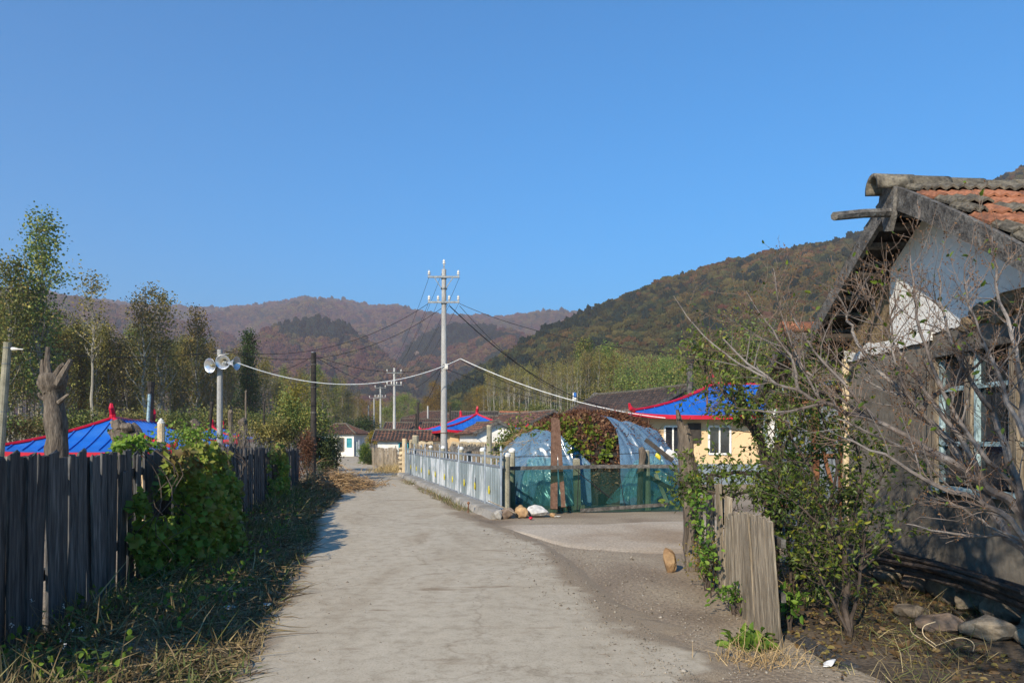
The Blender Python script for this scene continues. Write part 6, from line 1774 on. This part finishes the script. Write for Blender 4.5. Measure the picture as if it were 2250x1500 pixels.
def pollards():
    r = R(950)
    # dead pollard by the left pole
    root = thing('pollard_tree', 'dead pollarded trunk with cut stubs behind the left fence', 'tree', tuple(Vector((at(125, 0, 15).x, 15, G(at(125, 0, 15).x, 15)))))
    P = smooth_path([at(128, 1130, 15), at(126, 1000, 15), at(122, 930, 15), at(118, 880, 15), at(116, 850, 15), at(118, 820, 15)], 18)
    rad = np.interp(np.linspace(0, 1, 18), [0, .4, .7, .82, .92, 1], [.225, .20, .19, .24, .29, .24]) * (1 + r.normal(size=18) * .03)
    m = MB(); m.tube(P, list(rad), 14); o = m.build('trunk', M['bark'], root, True)
    dsp = o.modifiers.new('knots', 'DISPLACE'); tx = bpy.data.textures.new('knots', 'CLOUDS'); tx.noise_scale = .22; dsp.texture = tx; dsp.strength = .10
    for (pts, r0, r1) in (([(110, 840), (104, 800), (106, 762)], .10, .06), ([(100, 835), (95, 810), (94, 790)], .10, .07), ([(125, 845), (142, 815), (156, 790)], .11, .06), ([(120, 830), (135, 805), (142, 800)], .08, .05), ([(128, 885), (145, 870), (152, 866)], .06, .02), ([(108, 880), (90, 872), (86, 862)], .08, .04), ([(104, 862), (88, 845), (84, 836)], .09, .05)):
        q = smooth_path([at(p[0], p[1], 15 - .12) for p in pts], 6); MB().tube(q, list(np.linspace(r0 * .8, r1 * .65, 6) * (1 + r.normal(size=6) * .08)), 8).build('stub', M['bark'], root)
    # burr stump in front of the blue roof
    st = thing('burr_stump', 'lumpy burr stump in front of the left blue roof', 'stump', tuple(Vector((at(275, 0, 13).x, 13, G(at(275, 0, 13).x, 13)))))
    q = at(275, 955, 13); o = link('burr', stone_mesh('burr', 960, (.52, .45, .55), 4, .7), M['bark'], st); o.location = q - st.location
    for k in range(6):
        o = link('knot', stone_mesh('knot', 961 + k, (.26, .24, .24), 3, .7), M['bark'], st); o.location = q - st.location + Vector((r.normal() * .16, -.1 + r.normal() * .06, r.normal() * .16))
    MB().tube([st.location, q], [.16, .2], 9).build('trunk', M['bark'], st)
    p = at(354, 930, 13.4); b = Vector((p.x, 13.4, G(p.x, 13.4))); o = thing('concrete_post', 'pale concrete post with stepped cap beside the burr stump', 'post', tuple(b))
    MB().tube([b, p], [.075, .065], 10).build('shaft', M['tanconc'], o); MB().lathe(p, (0, 0, 1), [(0, .065), (.02, .07), (.03, .045), (.06, .045), (.07, .025), (.09, .02), (.095, .001)], 10).build('cap', M['whitecap'], o)
    # cut stems beyond the fence
    for k, (px, yt, d, w) in enumerate(((506, 905, 18, .06), (535, 930, 17.5, .11), (430, 930, 16, .10), (540, 860, 24, .035))):
        t_ = at(px, yt, d); b = Vector((t_.x + .03, d, G(t_.x, d)))
        o = thing('cut_stem', ('thin cut stem right of the loudspeaker pole', 'knobby cut stem right of the loudspeaker pole', 'knobby stump left of the loudspeaker pole', 'bare sapling right of the loudspeaker pole')[k], 'stem', tuple(b))
        MB().tube(smooth_path([b, (b + t_) / 2 + Vector((r.normal() * .03, 0, 0)), t_], 7), list(np.linspace(w, w * .8, 7) * (1 + r.normal(size=7) * .08)), 8).build('stem', M['bark'], o)
        oo = link('knob', stone_mesh('knob', 980 + k, (w * 2.6, w * 2.4, w * 2.4), 2, .6), M['bark'], o); oo.location = t_ - b
pollards()

def shrub_tree(name, label, stems, seed, base, sprouts, leafn, leafmat_, leafsize, twig='twig_dark', cat='shrub', up=.35, lvl=1, length=.5, tint=(0, 1), bias=(0, 0, 0), spread=.9, buds=0, t0=.15, fine='twig_dark'):
    T = Twigs(seed); root = thing(name, label, cat, tuple(base))
    for pts, r0, r1, cnt, ln in stems:
        P, rad = T.stem(pts, r0, r1, n=max(8, len(pts) * 3))
        T.sprout(P, rad, cnt, ln, lvl, up=up, bias=bias, spread=spread, t0=t0)
    T.mb.build('branches', M[twig], root)
    if T.tw.v: T.tw.build('twigs', M[fine], root)
    r = T.r
    if leafn:
        P, D = T.pick(leafn); D = unit(D * .5 + r.normal(size=D.shape) * .6 + np.array([0, 0, -.35]))
        leaves('foliage', P, D, leafsize * r.uniform(.55, 1.25, leafn), tint[0] + (tint[1] - tint[0]) * r.beta(1.8, 2.6, leafn), M[leafmat_], root, r, kind='stuff', width=.48)
    if buds:
        P, D = T.pick(buds); leaves('buds', P + r.normal(size=P.shape) * .004, unit(D + r.normal(size=D.shape)), .014 * r.uniform(.7, 1.4, buds), r.uniform(.3, 1, buds), M['leaf_rust'], root, r, kind='stuff', width=.7)
    return root

def near_shrubs():
    D = lambda *a: [at(*p) for p in a]
    # bare peach tree rooted just right of the view, limbs reaching left in front of the old house
    base = Vector((3.75, 4.9, 0))
    fork = at(2275, 1235, 5.1)
    shrub_tree('bare_tree', 'bare grey branched fruit tree reaching in from the right edge', [
        ([base, base + Vector((-.05, .02, .35)), fork], .065, .05, 5, .1),
        ([fork] + D((2242, 1126, 5.2), (2165, 1065, 5.3), (2088, 1013, 5.4), (1936, 930, 5.7), (1808, 888, 5.9), (1687, 831, 6.1), (1590, 745, 6.3)), 0.0405, .007, 28, .55),
        ([fork] + D((2193, 1145, 5.3), (2152, 1062, 5.4), (2065, 952, 5.6), (2020, 914, 5.7), (1990, 873, 5.8), (1891, 763, 6.0), (1865, 707, 6.1), (1834, 640, 6.2)), 0.0378, .006, 28, .5),
        (D((2020, 914, 5.7), (2042, 877, 5.65), (2106, 839, 5.6), (2155, 793, 5.5), (2205, 722, 5.4)), 0.0230, .005, 17, .45),
        ([fork] + D((2240, 1080, 5.2), (2200, 960, 5.3), (2180, 900, 5.4), (2110, 800, 5.5), (2080, 700, 5.6), (2060, 590, 5.7)), 0.0324, .005, 24, .5),
        ([fork] + D((2262, 1010, 5.0), (2240, 880, 5.1), (2225, 760, 5.2), (2195, 640, 5.3), (2180, 520, 5.4)), 0.0297, .005, 21, .45),
        (D((2088, 1013, 5.4), (1990, 985, 5.3), (1900, 945, 5.2), (1840, 920, 5.2)), 0.0162, .004, 7, .35),
        (D((1936, 930, 5.7), (1860, 850, 5.8), (1780, 760, 6.0), (1720, 650, 6.2)), 0.0175, .004, 19, .45),
        (D((1808, 888, 5.9), (1720, 905, 5.9), (1640, 900, 6.0), (1570, 880, 6.1)), 0.0135, .003, 9, .35),
        (D((1755, 862, 6.0), (1740, 790, 6.1), (1690, 720, 6.2), (1640, 640, 6.4)), 0.0149, .003, 15, .4),
        (D((2065, 952, 5.6), (1985, 850, 5.6), (1960, 740, 5.7), (1965, 640, 5.8)), 0.0162, .004, 17, .42),
        ([fork] + D((2230, 1150, 4.9), (2150, 1100, 4.95), (2050, 1060, 5.0), (1950, 1010, 5.1), (1850, 960, 5.3)), .026, .006, 20, .5),
        ([fork] + D((2225, 1180, 5.2), (2140, 1180, 5.3), (2060, 1165, 5.4), (1990, 1150, 5.5)), .016, .004, 9, .35),
        (D((2165, 1065, 5.3), (2100, 950, 5.4), (2010, 820, 5.6), (1930, 700, 5.8), (1900, 610, 5.9)), .022, .005, 26, .5),
        (D((2240, 1080, 5.2), (2160, 1000, 5.3), (2080, 880, 5.4), (2030, 760, 5.5), (2010, 650, 5.6), (2000, 560, 5.7)), .020, .005, 24, .5),
        (D((2250, 960, 5.0), (2190, 820, 5.1), (2140, 690, 5.2), (2120, 580, 5.3)), .018, .004, 21, .45),
        (D((1936, 930, 5.7), (1880, 900, 5.9), (1790, 830, 6.1), (1700, 760, 6.3), (1600, 700, 6.5)), .015, .004, 14, .42),
        (D((1687, 831, 6.1), (1610, 790, 6.2), (1540, 730, 6.3), (1480, 650, 6.5)), .010, .003, 7, .32),
        (D((1808, 888, 5.9), (1760, 800, 6.0), (1720, 700, 6.1), (1700, 590, 6.2)), .011, .003, 18, .45),
        (D((1990, 873, 5.8), (1930, 850, 6.0), (1850, 800, 6.2), (1790, 720, 6.4)), .012, .003, 18, .45),
        (D((2250, 1190, 5.1), (2180, 1160, 5.2), (2110, 1115, 5.3), (2060, 1090, 5.5)), 0.0135, .003, 5, .3)],
        701, base, 0, 240, 'leaf_bean', .055, twig='twig', cat='tree', up=.32, lvl=1, tint=(0, .8), bias=(-.1, 0, .12), buds=5200, fine='twig_red')
    # leafy shrub with several stems in the middle of the yard
    base = at(1866, 1400, 6.2); base.z = 0
    shrub_tree('leafy_shrub', 'leafy many stemmed shrub in front of the grey wall', [
        ([base] + D((1858, 1290, 6.3), (1850, 1200, 6.35), (1820, 1120, 6.5), (1770, 1010, 6.7), (1710, 900, 6.9)), .034, .006, 30, .55),
        ([base] + D((1880, 1330, 6.2), (1892, 1250, 6.2), (1900, 1170, 6.25), (1925, 1080, 6.3), (1960, 1000, 6.4)), .018, .005, 20, .45),
        ([base] + D((1840, 1340, 6.2), (1800, 1260, 6.3), (1770, 1190, 6.4), (1745, 1120, 6.5)), .014, .004, 16, .4),
        (D((1850, 1200, 6.35), (1880, 1120, 6.4), (1890, 1020, 6.5), (1870, 920, 6.6), (1850, 830, 6.7)), .016, .004, 22, .5),
        (D((1820, 1120, 6.5), (1840, 1010, 6.5), (1800, 900, 6.6), (1770, 800, 6.8)), .014, .004, 22, .5),
        (D((1892, 1250, 6.2), (1950, 1200, 6.2), (2000, 1120, 6.3), (2040, 1060, 6.4)), .010, .004, 14, .35),
        (D((1850, 1200, 6.35), (1790, 1140, 6.4), (1730, 1090, 6.5), (1690, 1060, 6.6)), .012, .004, 16, .4)],
        702, base, 0, 3000, 'leaf_bush', .052, lvl=1, up=.3)
    # tree leaning over the brown fence
    base = at(1690, 1240, 8.4); base.z = 0
    shrub_tree('leafy_tree', 'leafy plum tree with thick trunk behind the brown plank fence', [
        ([base] + D((1692, 1150, 8.4), (1695, 1080, 8.4), (1690, 1020, 8.4), (1660, 940, 8.5), (1620, 850, 8.6), (1590, 770, 8.7)), .10, .010, 34, .65),
        (D((1690, 1020, 8.4), (1720, 950, 8.4), (1730, 870, 8.5), (1700, 790, 8.6)), .05, .008, 28, .6),
        (D((1690, 1050, 8.4), (1620, 1040, 8.3), (1560, 1045, 8.3), (1510, 1060, 8.3)), .035, .006, 24, .42),
        (D((1690, 1000, 8.4), (1650, 940, 8.3), (1625, 900, 8.2), (1610, 860, 8.2)), .03, .006, 26, .40),
        (D((1695, 1010, 8.4), (1740, 960, 8.3), (1760, 900, 8.2), (1750, 840, 8.2)), .03, .006, 26, .42),
        (D((1650, 910, 8.5), (1600, 870, 8.5), (1560, 830, 8.6), (1530, 790, 8.7)), .03, .006, 24, .5),
        (D((1690, 1060, 8.3), (1640, 1080, 8.1), (1590, 1090, 8.0), (1540, 1070, 8.1)), .025, .005, 24, .45)],
        703, base, 0, 4700, 'leaf_bush', .060, lvl=1, up=.22, tint=(0, 1))
    base = at(1745, 1250, 7.9); base.z = 0
    shrub_tree('leafy_shrub', 'dense dark leafy shrub behind the tall brown board', [
        ([base] + D((1750, 1180, 7.8), (1765, 1090, 7.8), (1790, 990, 7.9)), .02, .005, 28, .5),
        ([base] + D((1730, 1180, 7.8), (1720, 1100, 7.8), (1735, 1010, 7.9)), .018, .005, 28, .5),
        ([base] + D((1790, 1200, 7.6), (1830, 1130, 7.6), (1860, 1060, 7.7)), .016, .005, 26, .5),
        ([base] + D((1780, 1260, 7.2), (1800, 1230, 7.1), (1830, 1190, 7.0)), .014, .005, 22, .4)],
        704, base, 0, 4200, 'leaf_bush', .06, lvl=1, up=.2, tint=(0, .75))
    # unseen tree added beside the viewer to cast dappled shade on the yard
    base = Vector((1.5, -1.6, 0))
    shrub_tree('leafy_tree', 'unseen leafy tree added beside the viewer to shade the right yard', [
        ([base, (1.45, -1.4, 1.4), (1.35, -1.0, 2.7), (1.2, -.5, 3.8)], .09, .03, 8, .7),
        ([(1.35, -1.0, 2.7), (.9, -.5, 3.4), (.4, -.2, 4.0)], .04, .01, 16, .8),
        ([(1.35, -1.0, 2.7), (1.6, -.3, 3.4), (1.7, .4, 3.9)], .04, .01, 18, .8),
        ([(1.2, -.5, 3.8), (1.0, .0, 4.4), (.8, .4, 5.0)], .03, .01, 18, .8),
        ([(1.35, -1.0, 2.7), (1.9, -.7, 3.2), (2.3, -.2, 3.6)], .03, .01, 16, .7)],
        705, base, 0, 4200, 'leaf_bush', .075, cat='tree', lvl=1, up=.2)
    # stacked poles along the foot of the wall
    r = R(71)
    for k in range(11):
        z = .26 + .075 * (k // 4) + r.uniform(0, .03); x = 4.18 + .085 * (k % 4) + r.normal() * .01
        o = thing('stacked_pole', 'dark pole in the %s layer of the stack by the grey wall, %s' % (('bottom', 'middle', 'top')[k // 4], ('outermost', 'second from outside', 'third from outside', 'nearest the wall')[k % 4]), 'pole', (x, 7.5, z), 'dark poles stacked by the wall')
        MB().tube(smooth_path([(x + r.normal() * .09, 5.4 + r.uniform(0, .5), z + r.normal() * .03), (x + r.normal() * .03, 7.2, z + r.normal() * .02), (x + .02, 9.1 + r.uniform(-.4, .4), z - .08 + r.normal() * .03)], 8), list(np.linspace(.03, .018, 8) * r.uniform(.7, 1.15)), 6).build('pole', M['twig_dark'], o)
    for i, (px, py, d, sz) in enumerate(((2070, 1350, 6.35, (.46, .34, .24)), (2180, 1375, 6.1, (.50, .4, .26)), (2262, 1385, 6.0, (.42, .36, .22)), (2000, 1310, 6.9, (.36, .3, .18)))):
        p = at(px, py, d); o = link('boulder', stone_mesh('boulder', 430 + i, sz, 3, .35), M['rock'] if i else M['rock_red'], None); o.location = (p.x, d, sz[2] * .36); tag(o, ('reddish boulder below the pole stack', 'grey boulder below the window', 'boulder at the right edge below the window', 'low boulder left of the reddish one')[i], 'stone')
    w = thing('bent_wire', 'pale bent wire lying on the leaf litter in the right yard', 'wire', tuple(at(2060, 1430, 5.9)))
    MB().tube(smooth_path(D((2000, 1368, 5.95), (2005, 1390, 5.9), (2040, 1412, 5.85), (2065, 1430, 5.8)), 14), .0035, 5).build('wire', M['tanconc'], w)
    MB().tube(smooth_path(D((2055, 1365, 6.0), (2030, 1375, 5.95), (2030, 1395, 5.9), (2055, 1415, 5.85)), 14), .0035, 5).build('wire', M['tanconc'], w)
    MB().tube(smooth_path(D((2055, 1418, 5.85), (2110, 1400, 5.9), (2140, 1415, 5.85), (2130, 1450, 5.7)), 14), .0035, 5).build('wire', M['tanconc'], w)
    pb = thing('lying_board', 'dark flat board lying in the right foreground soil', 'board', tuple(at(1800, 1440, 5.6)))
    MB().bar(at(1745, 1398, 6.2) * 1, at(1870, 1470, 5.35), .16, .03).build('board', M['wood_dark'], pb)
    # low plants at the foot of the brown boards
    for k, (px, py, d, n, mt, lab, rad, lf) in enumerate(((1650, 1425, 5.9, 260, 'leaf_bean', 'bright green weed at the foot of the tall brown board', (.20, .16, .09), .09), (1735, 1330, 6.4, 90, 'leaf_bean', 'small green seedling right of the brown boards', (.10, .1, .15), .07), (1620, 1310, 7.0, 160, 'leaf_vine', 'green creeper at the base of the brown boards', (.28, .2, .10), .06), (1560, 1235, 8.2, 700, 'leaf_gold', 'feathery yellow weed beside the upright stone', (.26, .2, .28), .03))):
        bush('weed', lab, at(px, py, d), rad, n, mt, 1000 + k, lf, (0, .6), stems=14, twig='twig_dark', cat='weed', gap=.3)
near_shrubs()

def ground_cover():
    r = R(1200)
    # left verge: dry and green grass between road and fence
    def verge(n, y0, y1, pw):
        y = y0 + (y1 - y0) * r.uniform(0, 1, n) ** pw
        a, b = fence_x(y) + .05, road_l(y) + .05
        u = r.uniform(0, 1, n); x = a + (b - a) * u
        return x, y, u
    x, y, u = verge(34000, 3.8, 27, 1.7)
    dens = fbm(x * 1.4, y * 1.4, 3, 3); keep = (r.uniform(size=len(x)) < np.clip((dens - .18) * 2.4, .1, 1)) & ((u < .93) | (r.uniform(size=len(x)) < .4))
    x, y, u, dens = x[keep], y[keep], u[keep], dens[keep]; n = len(x)
    P = np.stack([x, y, gz(x, y)], 1)
    L = (.10 + .26 * (1 - u) * dens * r.uniform(.4, 1.6, n)) * (1 + .02 * y)
    D = unit(r.normal(size=(n, 3)) * .55 + np.array([.15, -.05, .75]))
    green = fbm(x * .8, y * .8, 11, 2)
    t = np.where(green + r.normal(size=n) * .12 > .55, r.uniform(.45, .8, n), r.uniform(.0, .4, n)); t[r.uniform(size=n) < .08] = 1.0
    o = blades('verge_grass', P, D, L, .005 + .0045 * y ** .4 * r.uniform(.6, 1.4, n), t, M['grass'], None, r, bend=1.1)
    tag(o, 'dry and green grass on the left verge below the fence', 'grass')
    # matted dead stalks lying along the verge
    x, y, u = verge(9000, 3.8, 27, 1.6); n = len(x); P = np.stack([x, y, gz(x, y) + r.uniform(.01, .07, n)], 1)
    D = unit(r.normal(size=(n, 3)) * np.array([1, 1, .15])); t = r.choice([.02, .15, .24, .3, 1.0], n, p=[.16, .22, .26, .20, .16])
    o = blades('dead_stalks', P, D, r.uniform(.15, .5, n), .005 + .001 * y, t, M['grass'], None, r, bend=.3); tag(o, 'matted dead stalks on the left verge', 'stalks')
    # broad leaved weeds in the verge
    x, y, u = verge(1900, 4.5, 22, 1.5); keep = (fbm(x * 1.1, y * 1.1, 30, 2) > .54) & (u < .75); x, y = x[keep], y[keep]; n = len(x)
    P = np.stack([x, y, gz(x, y) + r.uniform(.03, .30, n)], 1)
    o = leaves('verge_weeds', P, unit(r.normal(size=(n, 3)) + np.array([.3, -.3, 0])), r.uniform(.03, .07, n), r.uniform(.05, .55, n), M['leaf_vine'], None, r, width=.7); tag(o, 'leafy green weeds scattered over the left verge', 'weeds')
    # white seed fluff on stems at lower left
    T = MB(); fl = []
    for k in range(14):
        px, py = r.uniform(0, 240), r.uniform(1300, 1470); d = r.uniform(4.7, 5.6); p = at(px, py, d)
        b = Vector((p.x + r.normal() * .1, p.y, G(p.x, p.y))); T.tube([b, (b + p) / 2 + Vector((r.normal() * .03, 0, 0)), p], [.003, .0025, .002], 3, caps=False); fl.append(tuple(p))
    o = thing('seed_weeds', 'thin weeds with white seed fluff at the lower left corner', 'weeds', (float(fence_x(5)) + .4, 5.0, 0)); T.build('stems', M['twig_dark'], o)
    fl = np.repeat(np.array(fl), 6, 0); leaves('seed_fluff', fl + r.normal(size=fl.shape) * .006, r.normal(size=fl.shape), .016, r.uniform(0, 1, len(fl)), M['flower'], o, r)
    # dried straw heap by the road
    c = np.array(at(732, 1066, 25.0)); c[2] = 0; n = 5200
    o = thing('straw_heap', 'heap of dry yellow stalks at the left road edge', 'heap', tuple(c))
    q = r.normal(size=(n, 3)) * np.array([.55, 1.2, .25]); q[:, 2] = np.abs(q[:, 2]) * np.exp(-(q[:, 0] ** 2 + (q[:, 1] / 2) ** 2) * .5) + .03
    blades('stalks', c + q, unit(r.normal(size=(n, 3)) * np.array([1, 1, .45])), r.uniform(.2, .7, n), .022, r.uniform(0, .9, n), M['straw'], o, r, bend=.5)
    for (p0, p1) in (((704, 1072), (722, 1052)), ((712, 1094), (740, 1080)), ((713, 1067), (728, 1084))): MB().tube([at(*p0, 24), at(*p1, 24)], .022, 5).build('stalk', M['wood_warm'], o)
    # dry grass at the plinth and at the far pier, weeds along the plinth
    n = 2600; s = r.uniform(0, 1, n); p = np.array(FA)[None] + np.array(FB - FA)[None] * s[:, None] + np.array(FN)[None] * r.uniform(.35, .75, n)[:, None]
    keep = fbm(s * 9, s * 0, 6, 2) > .42; p = p[keep]; n = len(p); p[:, 2] = gz(p[:, 0], p[:, 1])
    o = blades('plinth_grass', p, unit(r.normal(size=(n, 3)) * .6 + np.array([0, 0, .7])), r.uniform(.06, .26, n), .013, r.choice([.1, .3, .55, .7, 1], n), M['grass'], None, r, bend=.8); tag(o, 'weedy grass along the foot of the plinth', 'grass')
    n = 1800; p = np.array(at(862, 1030, 40)) + r.normal(size=(n, 3)) * np.array([.45, 1.6, 0]); p[:, 2] = 0
    o = blades('dry_tuft', p, unit(r.normal(size=(n, 3)) * .5 + np.array([0, 0, .8])), r.uniform(.2, .6, n), .02, r.uniform(.3, 1, n), M['straw'], None, r, bend=.7); tag(o, 'dry yellow grass tuft by the stone pier', 'grass')
    n = 260; p = np.array(at(1668, 1470, 5.5)) + r.normal(size=(n, 3)) * np.array([.16, .12, 0]); p[:, 2] = 0
    o = blades('dry_tuft', p, unit(r.normal(size=(n, 3)) * .5 + np.array([0, 0, .8])), r.uniform(.1, .35, n), .006, r.uniform(.4, 1, n), M['straw'], None, r, bend=.8); tag(o, 'pale dry grass tuft in the right foreground', 'grass')
    # leaf litter of the yard
    n = 6500; x = r.uniform(1.9, 4.5, n); y = r.uniform(4.6, 10, n); keep = (fbm(x * 1.5, y * 1.5, 9, 2) > .40) & (x > 2.0 + .05 * y); x, y = x[keep], y[keep]; n = len(x)
    o = leaves('leaf_litter', np.stack([x, y, gz(x, y) + r.uniform(.008, .03, n)], 1), unit(r.normal(size=(n, 3)) * np.array([1, 1, .25])), r.lognormal(-3.35, .4, n), r.beta(1.1, 2.2, n), M['litter'], None, r, width=.6); tag(o, 'fallen leaves on the soil of the right yard', 'leaves')
    n = 5200; x = r.uniform(2.3, 4.5, n); y = r.uniform(4.7, 10, n); keep = fbm(x * 1.2, y * 1.2, 41, 2) > .46; x, y = x[keep], y[keep]; n = len(x)
    o = blades('yard_weeds', np.stack([x, y, gz(x, y) + .005], 1), unit(r.normal(size=(n, 3)) * .7 + np.array([0, 0, .5])), r.uniform(.06, .30, n), .006, r.choice([.05, .2, .3, .55, .65, 1], n), M['grass'], None, r, bend=1.0); tag(o, 'dry weeds and thin grass in the right yard', 'weeds')
    # grit and small stones over the dirt beside the road
    n = 9000; y = 4.3 + 9 * r.uniform(0, 1, n) ** 1.5; x = road_r(y) + .25 + r.normal(size=n) * .55; x = np.where(r.uniform(size=n) < .12, road_l(y) + r.uniform(0, 1, n) * (road_r(y) - road_l(y)), x); keep = x < 2.3; x, y = x[keep], y[keep]
    x2, y2, u2 = verge(3500, 4, 18, 1.5); k2 = u2 > .8; x = np.concatenate([x, x2[k2]]); y = np.concatenate([y, y2[k2]]); n = len(x)
    z = np.where(x < road_r(y) - .05, .038, gz(x, y) + .004)
    sz = r.lognormal(-5.35, .5, n)
    octa = np.array([(1, 0, 0), (-1, 0, 0), (0, 1, 0), (0, -1, 0), (0, 0, .7), (0, 0, -.7)]); fc = np.array([(0, 2, 4), (2, 1, 4), (1, 3, 4), (3, 0, 4), (2, 0, 5), (1, 2, 5), (3, 1, 5), (0, 3, 5)])
    V = np.stack([x, y, z], 1)[:, None] + octa[None] * sz[:, None, None] * r.uniform(.6, 1.3, (n, 6, 1)); Fc = fc[None] + (np.arange(n) * 6)[:, None, None]
    o = link('grit', np_mesh('grit', V.reshape(-1, 3), Fc.reshape(-1, 3), np.repeat(r.uniform(0, 1, n), 6)), M['pebble']); tag(o, 'grit and small stones on the dirt beside the road', 'gravel', kind='stuff')
    # bits of litter
    for i, (px, py, d, lab) in enumerate(((590, 1332, 7.3, 'crumpled pale blue plastic scrap on the left verge'), (505, 1340, 7.1, 'small white paper scrap in the left verge weeds'), (909, 1066, 27, 'white scrap lying at the foot of the plinth'), (1225, 1127, 15.9, 'white scrap beside the small ochre stone'), (1822, 1460, 5.4, 'flat pale scrap in the right foreground'))):
        p = at(px, py, d); o = link('litter_scrap', stone_mesh('litter_scrap', 700 + i, (.16, .10, .035), 2, .9), M['sack'] if i else M['blue_paint'], None); o.location = (p.x, d, G(p.x, d) + .03); o.rotation_euler = (.2, .1, i); tag(o, lab, 'litter')
ground_cover()
